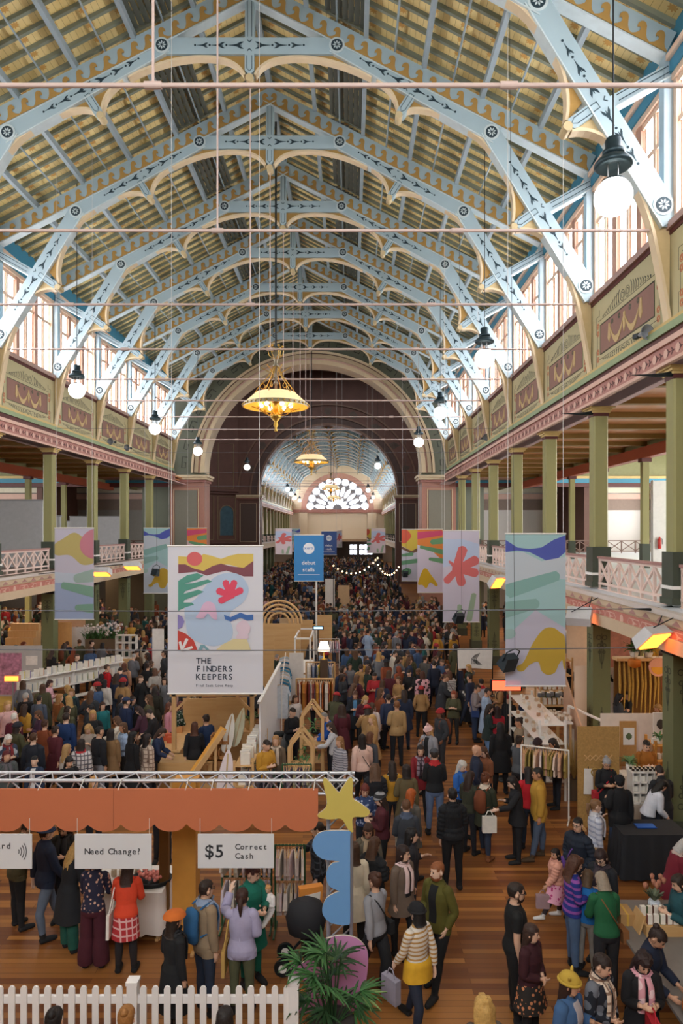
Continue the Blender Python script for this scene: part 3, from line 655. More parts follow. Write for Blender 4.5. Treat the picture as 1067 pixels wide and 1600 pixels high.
for i in range(11):
    t = PI * (i + .42) / 10.85; disc((3.75 * math.cos(t), 11.05 + 3.75 * math.sin(t)), 1.12, .36, t)
for i in range(7):
    t = PI * (i + .5) / 7; disc((1.75 * math.cos(t), 11.0 + 1.75 * math.sin(t)), .75, .45, t)
mb.build('pane', mat('daylit_rose_pane', '#F3F7FF', .4, emit=2.2, var=0), rose)
# far end gallery, balcony and doors beneath
struct('wall_far_balcony', MB().box(CX - 9.4, CX + 9.4, YE - 4.2, YE, 4.3, 4.8).box(CX - 9.4, CX + 9.4, YE - 1, YE, 0, 4.3, 1), [mat('far_balcony_tan', '#B79C7C', .6), mat('far_dark_doors', '#3A3430', .6)])
bw = MB()
for x in (-3.2, 2.6, 4.6, 5.8):
    for i in range(2):
        for j in range(2): bw.box(CX + x + i * .8, CX + x + .65 + i * .8, YE - 1.1, YE - 1.0, 1.6 + j * 1.1, 2.5 + j * 1.1)
struct('window_far_doors', bw, mat('daylit_aisle_pane', '#EAF1FF'))
# the wall behind the viewer with its great window
struct('wall_near_end', MB().box(-40, 36, -8.3, -8, 0, 26), endm)
# ---------------------------------------------------------------- lettering
TXT = {}
def text(mb, s, x, y, h, fn, d0, d1, mi, pitch=None, align=0, narrow=1.0):
    """letters of height h as thin solid shapes; pitch = fixed advance (monospaced); fn maps (u right, v up, d)"""
    x0 = x
    tot = pitch * len(s) if pitch else None
    items = []
    for ch in s:
        if ch not in TXT:
            c = bpy.data.curves.new('letter', 'FONT'); c.body = ch; c.size = 1.0; c.fill_mode = 'BOTH'; c.resolution_u = 3; c.offset = .016
            o = bpy.data.objects.new('letter', c); SC.collection.objects.link(o)
            dg = bpy.context.evaluated_depsgraph_get(); e = o.evaluated_get(dg); me = e.to_mesh()
            vs = [(v.co.x, v.co.y) for v in me.vertices]; fs = [tuple(p.vertices) for p in me.polygons]
            e.to_mesh_clear(); bpy.data.objects.remove(o); bpy.data.curves.remove(c)
            w = (min([v[0] for v in vs] or [0]), max([v[0] for v in vs] or [.25])); TXT[ch] = (vs, fs, w)
        items.append(TXT[ch])
    k = h / 0.69
    adv = [pitch if pitch else (it[2][1] - it[2][0]) * k * narrow + h * .13 for it in items]
    if align: x = x0 - sum(adv) * align
    for it, a in zip(items, adv):
        vs, fs, w = it; cw = (w[1] - w[0]) * k * narrow; ox = x + (a - cw) / 2 if pitch else x
        if fs: mb.add([fn(ox + (vx - w[0]) * k * narrow, y + vy * k, d0) for vx, vy in vs], fs, mi)
        x += a
    return mb
def smooth_poly(pts, n=4):
    out = []; m_ = len(pts)
    for i in range(m_):
        p0, p1, p2, p3 = (pts[(i + j - 1) % m_] for j in range(4))
        for k in range(n):
            t = k / n
            out.append(tuple(.5 * (2 * p1[a] + (p2[a] - p0[a]) * t + (2 * p0[a] - 5 * p1[a] + 4 * p2[a] - p3[a]) * t * t + (3 * p1[a] - p0[a] - 3 * p2[a] + p3[a]) * t ** 3) for a in (0, 1)))
    return out
# ---------------------------------------------------------------- hanging lamps
def pendant_lamp(root, ztop):
    MB().tube([(0, 0, .55), (0, 0, ztop)], .012, 6).build('cable', M['dark'], root)
    iron = mat('lamp_iron_blue', '#2C3D44', .4, metal=.5)
    MB().lathe([(.03, .98), (.1, .97), (.12, .93), (.11, .8), (.16, .78), (.16, .72), (.11, .7)], (0, 0, -.1), 20).build('cap', iron, root)
    mb = MB().lathe([(.12, .72), (.22, .66), (.27, .6), (.275, .56), (.24, .53), (.1, .56)], (0, 0, -.1), 24)
    for i in range(12): a = PI * i / 6; mb.sphere((.13 * math.cos(a), .13 * math.sin(a), .65), .025, 6)
    mb.build('reflector', iron, root)
    mb = MB()
    for i in range(4): a = PI * i / 2 + .4; mb.tube([(.1 * math.cos(a), .1 * math.sin(a), .22), (.1 * math.cos(a), .1 * math.sin(a), .46)], .01, 5)
    mb.build('stem', M['steel'], root)
    MB().lathe([(.16, .20), (.17, .24), (.1, .26)], (0, 0, 0), 20).build('collar', iron, root)
    MB().sphere((0, 0, 0), .275, 28).build('globe', M['globe'], root)
lamps = [(958, 308, 2.09), (757, 560, 4.09), (688, 645, 6.1), (654, 691, 8.1), (120, 610, 4.99), (242, 670, 6.97), (309, 705, 8.93), (386, 730, 13.2), (590, 728, 13.2)]
wh = ['nearest and biggest, by the bright clerestory', 'in front of the bright clerestory, second from the viewer', 'in front of the bright clerestory, third from the viewer', 'last before the dark arch on the bright side',
      'nearest one by the opposite clerestory', 'second one by the opposite clerestory', 'last before the dark arch on the opposite side', 'hanging under the dark crossing near the niche', 'hanging under the crossing in front of the far arch']
PL = None
for (px, py, n), w in zip(lamps, wh):
    p = P(px, py, (n + .09) * B); xp = p.x - CX; zt = (zroof(xp) + .06 if n < 11 else 26.1) - p.z; n_ = 'lit white globe lamp, ' + w
    t = thing('globe_lamp', n_, 'lamp', p, 0, 'globe pendant lamps'); pendant_lamp(t, zt)
for i, (px, py, n) in enumerate([(449, 765, 19.5), (455, 772, 22), (461, 778, 24.5), (468, 782, 27), (575, 766, 19.5), (583, 777, 24), (580, 783, 27)]):
    p = P(px, py, n * B); t = thing('globe_lamp', 'tiny lit globe lamp in the far nave, %s in its row' % ORD[i % 4] + (' on the %s' % ('dim side' if i < 4 else 'bright side')), 'lamp', p, 0, 'far globe lamps'); pendant_lamp(t, zroof(p.x - CX) - p.z)
def chandelier(root, ztop):
    shade = mat('lit_shade_cream', '#F6D9A4', .5, emit=.32, var=.1); gold = M['brass']
    R_, r_ = 1.2, .73
    mb = MB(); n = 36
    mb.lathe([(r_, .5), (R_ - .02, .09)], (0, 0, 0), n); mb.f = mb.f[:-2]; mb.m = mb.m[:-2]; mb.s = mb.s[:-2]; mb.build('shade', shade, root)
    mb = MB(); mb.lathe([(R_, .1), (R_ + .02, -.04)], (0, 0, 0), n, 0); mb.f = mb.f[:-2]; mb.m = mb.m[:-2]; mb.s = mb.s[:-2]
    for i in range(n): a = 2 * PI * i / n; mb.sphere(((R_ + .02) * math.cos(a), (R_ + .02) * math.sin(a), .03), .035, 6, 1)
    mb.build('pierced_band', [mat('band_grey_gold', '#8D8266', .4, metal=.4), gold], root)
    mb = MB().lathe([(R_ - .02, -.03), (.3, .16)], (0, 0, 0), n); mb.f = mb.f[:-2]; mb.m = mb.m[:-2]; mb.s = mb.s[:-2]
    mb.build('inner_reflector', mat('lit_amber_dish', '#F0AE3C', .4, emit=.6, var=.1), root)
    for i in range(6):
        a = PI * i / 3; MB().sphere((.55 * math.cos(a), .55 * math.sin(a), .02), .09, 10).build('bulb', mat('lit_bulb', '#FFF1D0', .4, emit=2.5, var=0), root)
    MB().lathe([(.02, -.95), (.06, -.9), (.03, -.8), (.09, -.7), (.05, -.58), (.2, -.42), (.22, -.3), (.12, -.2), (.1, .1), (.16, .16)], (0, 0, 0), 20).build('finial', gold, root)
    mb = MB()
    for i in range(6):
        a = PI * i / 3 + .3; c, s = math.cos(a), math.sin(a)
        mb.tube([(.15 * c, .15 * s, -.35), (.4 * c, .4 * s, -.3), (.62 * c, .62 * s, -.12), (.9 * c, .9 * s, -.05)], .018, 6)
        mb.tube([(1.0 * c, 1.0 * s, .02), (.7 * c, .7 * s, .6), (.25 * c, .25 * s, 1.15), (.08 * c, .08 * s, 1.5)], .018, 6)
        mb.tube([(.5 * c + .1 * math.cos(q) * c, .5 * s + .1 * math.cos(q) * s, .72 + .1 * math.sin(q)) for q in [2 * PI * j / 8 for j in range(9)]], .014, 5)
        mb.prism([(.62 + .1 * (1 if j % 2 else .4) * math.cos(PI * j / 5), -.1 + .1 * (1 if j % 2 else .4) * math.sin(PI * j / 5)) for j in range(10)], lambda u, v, d: (u * c - d * s, u * s + d * c, v), -.01, .01)
    mb.build('scroll_arm', gold, root)
    MB().lathe([(.05, .2), (.05, .8), (.1, .85), (.05, .95), (.05, 1.45), (.12, 1.5), (.05, 1.6), (.09, 1.75), (.16, 2.0), (.05, 2.05), (.04, 2.2)], (0, 0, 0), 14).build('stem', mat('stem_dark_gold', '#7D7461', .4, metal=.5), root)
    mb = MB()
    for i in range(6):
        a = PI * i / 3; c, s = math.cos(a), math.sin(a)
        mb.tube([(.06 * c, .06 * s, 1.75), (.25 * c, .25 * s, 1.9), (.3 * c, .3 * s, 2.15), (.22 * c, .22 * s, 2.2)], .016, 5); mb.sphere((.24 * c, .24 * s, 2.22), .05, 8)
        mb.tube([(.2 * c, .2 * s, 1.25), (.55 * c, .55 * s, 1.45)], .015, 5)
    mb.build('crown_ornament', gold, root)
    MB().tube([(0, 0, 2.1), (0, 0, ztop)], .04, 6).build('chain', M['dark'], root)
for px, py, n, w in ((431, 635, 5.47, 'nearest and biggest, hanging before the dark crossing arch'), (486.5, 722, 10.4, 'second along the nave, hanging in the crossing arch'), (517, 764, 19.4, 'third along the nave, before the round-paned window'), (521, 779, 25, 'farthest along the nave, before the round-paned window')):
    p = P(px, py, n * B); t = thing('chandelier', 'gilt chandelier with cream lit shade, ' + w, 'chandelier', p, 0, 'gilt chandeliers')
    chandelier(t, zroof(p.x - CX) - p.z + .05)
# ---------------------------------------------------------------- banners
SHEER = dict(var=0)
def bcol(h, a): return mat('banner_%s_%d' % (h[1:], a * 100), h, .7, alpha=a, var=0)
def banner(label, cx, top, wpx, hpx, D, bg, art, group=None, a=.86, bars=True, cord=True, extra=None, name='fabric_banner'):
    p = P(cx, top, D); w = wpx * D / F; h = hpx * D / F
    root = thing(name, label, 'banner', p, 0, group)
    mats = [bcol(bg, a)]; mb = MB(); wav = lambda u: 0
    fn = lambda u, v, d: ((u - .5) * w, wav(u) + d, -v * h)
    n = 14
    for i in range(n): mb.prism([(i / n, 0), ((i + 1) / n, 0), ((i + 1) / n, 1), (i / n, 1)], fn, 0, .004, 0)
    clip = lambda pts: [(min(.998, max(.002, u)), min(.998, max(.002, v))) for u, v in pts]
    cols = {}
    for k, (c, pts, *sm) in enumerate(art):
        if c not in cols: cols[c] = len(mats); mats.append(bcol(c, min(1, a + .06)))
        q = clip(smooth_poly(pts, 5) if not sm else pts)
        mb.add([fn(u, v, -.003 - .0015 * k) for u, v in q], [tuple(range(len(q)))], cols[c])
    if extra: extra(mb, lambda u, v, d: (u, d, v), mats, w, h)
    mb.build('fabric', mats, root)
    if bars:
        for z, nm in ((0, 'top_bar'), (-h, 'bottom_bar')): MB().tube([(-w / 2 - .01, 0, z), (w / 2 + .01, 0, z)], .018, 8).build(nm, M['white'], root)
    if cord:
        for s in (-1, 1): MB().tube([(s * w * .46, 0, 0), (s * w * .46, 0, (zroof(p.x - CX + s * w * .46) + .06 if not YA < p.y < YA2 else 26.1) - p.z)], .006, 4).build('cord', col('#C9C6C2'), root)
    return root
def blob(cx, cy, rx, ry, seed=0, n=9, k=.12):
    r = random.Random(seed); return [(cx + rx * (1 + r.uniform(-k, k)) * math.cos(2 * PI * i / n), cy + ry * (1 + r.uniform(-k, k)) * math.sin(2 * PI * i / n)) for i in range(n)]
def finger(x0, y0, x1, y1, r0, r1, asp):   # rounded finger shape; asp = width/height of the cloth
    dx, dy = (x1 - x0), (y1 - y0) / asp; L = math.hypot(dx, dy); ex, ey = dx / L, dy / L; pts = []
    for t in [PI / 2 + PI * i / 5 for i in range(6)]: pts.append((x0 + r0 * (math.cos(t) * ex - math.sin(t) * ey), y0 + asp * r0 * (math.cos(t) * ey + math.sin(t) * ex)))
    for t in [-PI / 2 + PI * i / 5 for i in range(6)]: pts.append((x1 + r1 * (math.cos(t) * ex - math.sin(t) * ey), y1 + asp * r1 * (math.cos(t) * ey + math.sin(t) * ex)))
    return pts
# the big printed banner: coordinates measured on the cloth, u 0..1, v 0..1
def bx(x): return (x - 68) / 880
def by(y): return (y - 75) / 1372
ART = [('#D9BE62', [(bx(x), by(y)) for x, y in ((165, 170), (250, 175), (330, 190), (400, 150), (470, 165), (560, 195), (640, 165), (720, 148), (858, 148), (858, 225), (770, 285), (640, 250), (560, 245), (480, 270), (400, 310), (290, 300), (165, 260))], 1),
       ('#86505A', [(bx(x), by(y)) for x, y in ((165, 245), (230, 245), (310, 285), (400, 308), (480, 262), (560, 238), (640, 262), (770, 278), (858, 215), (858, 358), (770, 358), (690, 330), (610, 305), (520, 325), (430, 350), (330, 315), (165, 330))], 1),
       ('#D86A6C', blob(bx(316), by(195), .082, .047, 1, 16, .01)),
       ('#B4C8E2', [(bx(x), by(y)) for x, y in ((230, 650), (330, 560), (480, 380), (620, 325), (740, 350), (815, 470), (770, 590), (660, 680), (640, 740), (670, 860), (640, 950), (500, 1005), (360, 970), (260, 900), (235, 780))]),
       ('#5A9C8C', [(bx(x), by(y)) for x, y in ((165, 400), (250, 345), (340, 328), (400, 350), (340, 390), (225, 425), (300, 420), (440, 385), (478, 405), (400, 435), (230, 495), (215, 520), (350, 480), (402, 500), (330, 535), (225, 575), (215, 600), (290, 600), (312, 620), (230, 645), (165, 678))], 1),
       ('#E2506A', finger(bx(640), by(510), bx(605), by(420), .03, .034, .64)), ('#E2506A', finger(bx(650), by(510), bx(680), by(420), .03, .034, .64)), ('#E2506A', finger(bx(660), by(530), bx(735), by(490), .028, .036, .64)),
       ('#E2506A', finger(bx(640), by(530), bx(548), by(495), .028, .036, .64)), ('#E2506A', finger(bx(650), by(540), bx(565), by(580), .028, .034, .64)), ('#E2506A', blob(bx(655), by(530), .042, .028, 3)),
       ('#DDB8D4', [(bx(x), by(y)) for x, y in ((330, 740), (360, 690), (400, 610), (450, 590), (505, 625), (525, 750), (480, 745), (440, 700), (400, 745))]),
       ('#4C77BE', [(bx(x), by(y)) for x, y in ((588, 712), (650, 735), (740, 692), (800, 715), (858, 710), (858, 762), (800, 765), (740, 740), (650, 775), (600, 755))], 1),
       ('#8E83C0', [(bx(x), by(y)) for x, y in ((163, 708), (205, 730), (225, 775), (205, 825), (163, 848))], 1),
       ('#C4473F', [(bx(x), by(y)) for x, y in ((163, 855), (240, 890), (310, 950), (345, 1042), (163, 1042))], 1),
       ('#E6E2E2', finger(bx(200), by(1040), bx(245), by(945), .012, .016, .64)), ('#E6E2E2', finger(bx(200), by(1040), bx(185), by(970), .01, .014, .64)), ('#E6E2E2', finger(bx(215), by(1040), bx(290), by(1015), .01, .014, .64)),
       ('#DEC9D8', blob(bx(770), by(830), .07, .05, 5)), ('#DEC9D8', [(bx(700), by(930)), (bx(740), by(870)), (bx(790), by(870)), (bx(815), by(930))]),
       ('#DDCFA0', [(bx(x), by(y)) for x, y in ((510, 1042), (580, 985), (680, 935), (800, 940), (838, 1042))], 1), ('#7FA9B4', [(bx(x), by(y)) for x, y in ((350, 1042), (375, 990), (410, 990), (455, 1035), (430, 1042), (400, 1012), (380, 1042))], 1)]
def letters(mb, fn, mats, w, h):
    k = len(mats); mats.append(bcol('#3B4250', 1.0)); mats.append(bcol('#6C717C', 1.0))
    for i, s in enumerate(('THE', 'FINDERS', 'KEEPERS')):
        text(mb, s, w * (bx(328) - .5), -h * by(1166 + 74 * i), .12, fn, -.012, 0, k, pitch=w * 345 / 880 / 7)
    text(mb, 'Find Seek Love Keep', w * (bx(328) - .5), -h * by(1380), .052, fn, -.012, 0, k + 1, pitch=w * 345 / 880 / 19)
banner('large white printed market banner with black lettering, hanging over the plywood stalls', 336.5, 853, 149, 231, 14.65, '#D9D9E2', ART, None, 1.0, extra=letters, name='printed_banner')
A1 = lambda: None
HILL = lambda c, v, q: (c, [(0, v), (.2, v - .02), (.45, v + q), (.65, v + q * 1.2), (1, v - .03), (1, v + .15), (.7, v + .2), (.45, v + .14), (.2, v + .1), (0, v + .12)], 1)
blue_art = [('#A9CFD2', [(0, .0), (1, 0), (1, .62), (.5, .5), (0, .68)], 1), ('#5560B8', [(0, .04), (.2, .09), (.4, .10), (.6, .09), (.8, .04), (1, .01), (1, .12), (.85, .17), (.72, .185), (.55, .15), (.4, .12), (.2, .11), (0, .12)], 1), ('#C9D3DE', [(0, .12), (.3, .12), (.6, .18), (1, .15), (1, .3), (.5, .28), (0, .4)], 1),
            ('#8DB9B4', finger(.1, .37, .82, .28, .12, .085, .39)), ('#8FB7B2', finger(0, .5, .48, .46, .13, .085, .39)), ('#A7C4C0', finger(0, .66, .09, .655, .08, .08, .39)),
            ('#CDAA3A', [(.19, .87), (.3, .84), (.45, .72), (.62, .63), (.78, .615), (.92, .65), (.99, .69), (.99, .88), (.96, .87), (.94, .83), (.88, .86), (.82, .91), (.7, .925), (.6, .9), (.54, .84), (.4, .86), (.3, .9), (.21, .9)])]
banner('sheer pale blue banner with a golden blob, nearest to the bright gallery', 836.5, 834, 94, 238, 14.9, '#CBC9DC', blue_art, 'sheer painted banners', .80)
red_art = [('#BCCBE6', [(0, .1), (.5, .09), (1, .15), (1, .35), (0, .4)], 1), ('#D9706E', finger(.35, .42, .53, .22, .1, .13, .4)), ('#D9706E', finger(.4, .42, .86, .33, .09, .13, .4)), ('#D9706E', finger(.4, .42, .86, .46, .09, .12, .4)), ('#D9706E', finger(.4, .42, .12, .54, .08, .1, .4)), ('#D9706E', finger(.4, .42, .5, .56, .1, .12, .4)), ('#D9706E', blob(.42, .40, .16, .07)), ('#D9706E', finger(.35, .4, .18, .34, .06, .03, .4)),
           ('#9AB096', finger(.84, .71, .72, .96, .07, .08, .4)), ('#9AB096', finger(.45, .83, .46, .95, .06, .07, .4))]
banner('sheer pale banner with a red splayed leaf shape', 720.5, 829, 57, 143, 24.3, '#D3CDDE', red_art, 'sheer painted banners', .84)
mix_art = [('#E0863E', [(0, 0), (1, 0), (1, .5), (.6, .35), (0, .24)], 1), ('#CF4F72', finger(0, .1, .9, .06, .14, .1, .4)), ('#6B9E72', finger(.15, .28, 1, .36, .06, .1, .4)), ('#6B9E72', finger(.6, .2, 1, .18, .1, .12, .4)), ('#6B9E72', finger(.5, .47, 1, .5, .06, .1, .4)), ('#D8B022', [(.02, .86), (.2, .65), (.35, .62), (.5, .7), (.78, .86), (.72, .9), (.5, .84), (.35, .93), (.2, .88)])]
banner('sheer orange and green banner with a yellow shape at its foot', 672, 827, 40, 99, 34.7, '#D9CFE0', mix_art, 'sheer painted banners', .86)
hill_art = [('#D9BE4E', [(0, .02), (1, .0), (1, .35), (.5, .42), (0, .32)], 1), ('#D8604A', blob(.1, .14, .34, .13, 2)), ('#7C5A45', [(0, .33), (.5, .42), (1, .32), (1, .4), (.5, .47), (0, .38)], 1), ('#6B9E7A', finger(.05, .5, .5, .48, .06, .09, .4)), ('#6B9E7A', finger(0, .65, .9, .6, .1, .1, .4)), ('#6B9E7A', blob(.25, .82, .25, .07, 4))]
banner('sheer banner of yellow hills and green fingers, farthest of the bright side', 643, 827, 31, 81, 43, '#CFCFE0', hill_art, 'sheer painted banners', .88)
left1 = [('#C9B973', [(0, .18), (.2, .12), (.5, .05), (.75, .12), (.9, .25), (1, .3), (1, .38), (.7, .4), (.4, .3), (.1, .3), (0, .28)]), ('#D58A9A', blob(.95, .18, .3, .15, 2)), ('#C9D6E6', [(0, .48), (.5, .5), (1, .45), (1, .6), (0, .6)], 1), ('#A8C2B8', finger(.6, .55, 1, .52, .12, .16, .42)), ('#86B29C', finger(.25, .63, 1, .7, .09, .14, .42)), ('#86B29C', finger(.6, .87, 1, .88, .08, .12, .42)), ('#A9BBDE', [(0, .58), (.3, .58), (1, .75), (1, 1), (0, 1)], 1)]
left1 = [left1[6]] + left1[:6]
banner('sheer banner of a yellow hill and pink sun, nearest to the dim gallery', 116, 825, 61, 143, 22.7, '#D2CFE0', left1, 'sheer painted banners', .80)
banner('sheer turquoise banner with a golden foot, second along the dim gallery', 245, 825, 41, 102, 33.8, '#C6D3E2', blue_art, 'sheer painted banners', .84)
banner('sheer orange and pink banner half hidden behind the big printed banner', 307.5, 825, 31, 79, 44.7, '#D9B9C0', mix_art, 'sheer painted banners', .88)
for cx, w_, hh, D, art, lb in ((443, 26, 40, 52, red_art, 'sheer pink flowered banner in the crossing, beside the turquoise one'), (462, 14, 36, 58, blue_art, 'narrow turquoise banner in the crossing behind the pink flowered one'), (591, 22, 38, 54, red_art, 'sheer pink banner in the crossing on the bright side'), (578, 10, 38, 60, hill_art, 'slim pale banner behind the pink one of the crossing'), (530, 9, 26, 70, red_art, 'slim white banner behind the farther blue one')):
    banner(lb, cx, 826 if D < 70 else 829, w_, hh, D, '#E6D5DC', art, 'crossing banners', .9)
def debut(mb, fn, mats, w, h):
    k = len(mats); mats.append(bcol('#EDEFF4', 1.0)); mats.append(bcol('#3E86C4', 1.0))
    mb.add([fn(.19 * w * math.cos(t), -.29 * h + .19 * w * math.sin(t), -.01) for t in [2 * PI * i / 20 for i in range(20)]], [tuple(range(20))], k)
    text(mb, 'xero', 0, -.31 * h, .06 * w * 1.6, fn, -.016, 0, k + 1, align=.5)
    text(mb, 'debut', 0, -.64 * h, .13 * w, fn, -.014, 0, k, align=.5); text(mb, 'stalls', 0, -.79 * h, .13 * w, fn, -.014, 0, k, align=.5)
    mb.add([fn(x * w, z * h, -.012) for x, z in ((-.37, -.865), (.37, -.865), (.37, -.855), (-.37, -.855))], [(0, 1, 2, 3)], k)
d1 = banner('bright blue banner lettered for the debut stalls, on a white pole', 482.5, 836, 46, 72, 29.6, '#3E86C4', [], 'blue stall banners', 1.0, extra=debut, cord=False)
p = P(482.5, 836, 29.6); MB().tube([(.32, .08, -5.2), (.32, .08, -.2)], .04, 8).build('pole', M['white'], d1)
d2 = banner('darker blue banner lettered for the debut stalls, farther down the hall', 514, 830, 24, 37, 56, '#46619E', [], 'blue stall banners', 1.0, extra=debut)
# ---------------------------------------------------------------- cables, heaters, floodlights, loudspeakers
def cable(label, a, b, sag=.06, r=.012, mt=None, name='catenary_cable'):
    a, b = Vector(a), Vector(b); pts = [a.lerp(b, i / 12) - Vector((0, 0, 4 * sag * (i / 12) * (1 - i / 12))) for i in range(13)]
    return tag(MB().tube(pts, r, 6).build(name, mt or col('#6E7076')), label, 'cable', 'cross hall cables')
cable('thin grey cable across the hall at gallery floor height', (CX - 9.0, 14.25, 4.79), (CX + 9.35, 14.25, 4.79))
cable('thin grey cable across the hall just below the gallery edge', (CX - 9.0, 14.1, 4.0), (CX + 9.1, 14.1, 4.0))
for i, (n, z) in enumerate(((6.0, 8.6), (8, 8.7), (10, 8.4), (10.4, 7.6))): cable('thin wire across the hall below the tie rods, %s from the viewer' % ORD[i], (CX - 9.3, n * B, H + z - 6.4 + 2), (CX + 9.3, n * B, H + z - 6.4 + 2), .03, .008)
for k in (0, 1):   # the black sleeves tied round the columns where the cables end
    for z, lb in ((4.78, 'foot'), (9.62, 'head')):
        if k and z < 5: continue
        x = CX + 9.63; y = yb(k)
        tag(MB().tube([(x - .2, y - .1, z + .03), (x - .55, y - .12, z), (x - 1.05, y - .12, z + .01)], [.09, .06, .01], 8, squash=.6).build('cable_sleeve', M['dark']), 'black padded cable sleeve at the %s of the %s column' % (lb, ('nearest' if k == 0 else 'second') + ' bright gallery'), 'cable sleeve')
def heater(label, p, rz, tilt, w=.55, wire=None):
    t = thing('radiant_heater', label, 'heater', p, 0, 'hanging radiant heaters'); e = Euler((tilt, 0, rz)).to_matrix().to_4x4()
    mb = MB(); mb.T = e; mb.prism([(-.26, -.1), (.26, -.1), (.2, .12), (-.2, .12)], lambda u, v, d: (d, u, v), -w / 2, w / 2); mb.build('reflector_hood', col('#CFD0D2', .4), t)
    mb = MB(); mb.T = e; mb.box(-w * .42, w * .42, -.22, .22, -.13, -.1).build('glowing_element', mat('heater_glow', '#FF7A2A', .5, emit=3.0, var=0), t)
    sg = 1 if p.x > CX else -1
    for s in (-1, 1): MB().tube([e @ Vector((s * w * .35, 0, .1)), (CX + sg * 9.05 - p.x, s * .3, 4.78 - p.z)], .012, 5).build('hanger', M['dark'], t)
heater('white radiant heater glowing orange, hung from the nearest bright gallery edge', P(1018, 995, 13.4), .5, -.75, .6)
heater('white radiant heater hung from the bright gallery edge, its back to us', P(905, 962, 17.4), -.5, .75, .6)
heater('red glowing heater hung between the two right-hand sheer banners', P(776, 908, 24.5), .6, -.9, .55)
heater('orange glowing heater under the dim gallery edge behind the yellow hill banner', P(158, 893, 26), 0, -.35, .7)
heater('orange glowing heater under the dim gallery edge before the turquoise banner', P(207, 884, 30), 0, -.35, .7)
def flood(label, p, rz, tilt):
    t = thing('floodlight', label, 'floodlight', p, 0, 'hanging floodlights'); t.rotation_euler = (tilt, 0.3, rz)
    mb = MB(); mb.prism([(-.14, -.2), (.14, -.2), (.09, .12), (-.09, .12)], lambda u, v, d: (d, u, v), -.16, .16); mb.build('housing', mat('flood_dark', '#26323A', .4), t)
    MB().box(-.13, .13, -.12, .12, -.215, -.2).build('lens', col('#4C5A66', .2), t); MB().tube([(-.18, 0, 0), (-.18, 0, .25), (0, 0, .34), (.18, 0, .25), (.18, 0, 0)], .015, 6).build('yoke', M['dark'], t)
    t.rotation_euler = (tilt, 0, rz); e = Euler((tilt, 0, rz)).to_matrix().to_4x4().inverted(); MB().tube([(0, 0, .33), e @ Vector((0, 0, zroof(p.x - CX) + .06 - p.z))], .006, 4).build('cord', M['dark'], t)
flood('dark floodlight hanging at the corner of the golden blob banner', P(795, 1032, 14.6), .5, .6)
flood('dark floodlight at the foot of the red leaf banner', P(717, 964, 23.9), .4, .6)
flood('black floodlight hanging in front of the turquoise banner', P(243, 893, 33), -.3, -.3)
flood('small pale-lensed floodlight before the farthest bright side banner', P(633, 896, 42.6), .3, .5)
def speaker(label, p, rz):
    t = thing('horn_speaker', label, 'loudspeaker', p, rz, 'grey horn loudspeakers')
    MB().lathe([(.04, 0), (.06, .1), (.12, .2), (.17, .25), (.175, .27), (.15, .25), (.05, .1)], (0, 0, 0), 18).build('horn', col('#8E9299', .35), t).rotation_euler = (PI / 2, 0, 0)
    MB().box(-.05, .05, 0, .16, -.05, .05).build('driver', M['dark'], t)
s_ = P(1018, 524, 15.2); speaker('grey horn loudspeaker on the cream wall under the nearest swag panel', (CX + 9.2, s_.y, s_.z), .3)
s_ = P(755, 691, 33); speaker('small horn loudspeaker on the bright side cornice', (CX + 9.2, 33, 10.9), .3)
for px, D in ((160, 34.5), (186, 37)): speaker('grey horn loudspeaker on the dim side cornice, %s of two' % ('nearer' if D < 36 else 'farther'), (CX - 9.2, D, 10.9), -.3)
# festoon of warm bulbs over the far crowd
t = thing('festoon_lights', 'string of warm round bulbs looped over the far crowd', 'string lights', P(575, 880, 45))
o0 = P(575, 880, 45); bulbs = []
for a, b, dip in (((521, 884), (590, 872), 22), ((587, 875), (623, 886), 22)):
    n = 10
    pts = [(P(a[0] + (b[0] - a[0]) * i / n, a[1] + (b[1] - a[1]) * i / n + dip * 4 * (i / n) * (1 - i / n) * .8, 45) - o0) for i in range(n + 1)]
    MB().tube(pts, .015, 5).build('wire', M['dark'], t); bulbs += pts
for q in (P(521, 884, 45) - o0, P(623, 886, 45) - o0, P(588, 873, 45) - o0): MB().tube([(q.x, 0, -o0.z), (q.x, 0, q.z + .05)], .03, 6).build('pole', M['dark'], t)
for q in bulbs: MB().sphere(q, .05, 8).build('bulb', mat('festoon_bulb', '#FFD9A0', .4, emit=5, var=0), t)
# ---------------------------------------------------------------- the entry: fence, pelmet, signs, cut-out shapes
def poly_px(pts, D): return [((x - PX) / F * D, H - (y - PY) / F * D) for x, y in pts]
DP = 9.3
ft = thing('picket_fence', 'white picket fence along the entry, in front of the pay desk', 'fence', (0, 8.17, 0))
fw = mat('fence_white', '#F1EFEF', .45, var=.03)
def pk(px): return (px - PX) / F * 8.17
x = pk(-30); posts = (pk(208), pk(459))
for z in (.3, .76):
    for a, b in ((pk(-40), posts[0] - .06), (posts[0] + .06, posts[1] - .06)): MB().box(a, b, -.02, .02, z, z + .09).build('rail', fw, ft)
i = 0; px = -18 + 1.5
while px < 452:
    if abs(px - 208) > 14:
        c = pk(px); MB().prism([(c - .038, .05), (c + .038, .05), (c + .038, .95), (c + .025, .975), (c, .985), (c - .025, .975), (c - .038, .95)], lambda u, v, d: (u, d, v), -.045, -.022).build('picket', fw, ft)
    px += 18.6
for c in posts: MB().box(c - .06, c + .06, -.06, .06, 0, 1.0).box(c - .07, c + .07, -.07, .07, 1.0, 1.04).build('post', fw, ft)
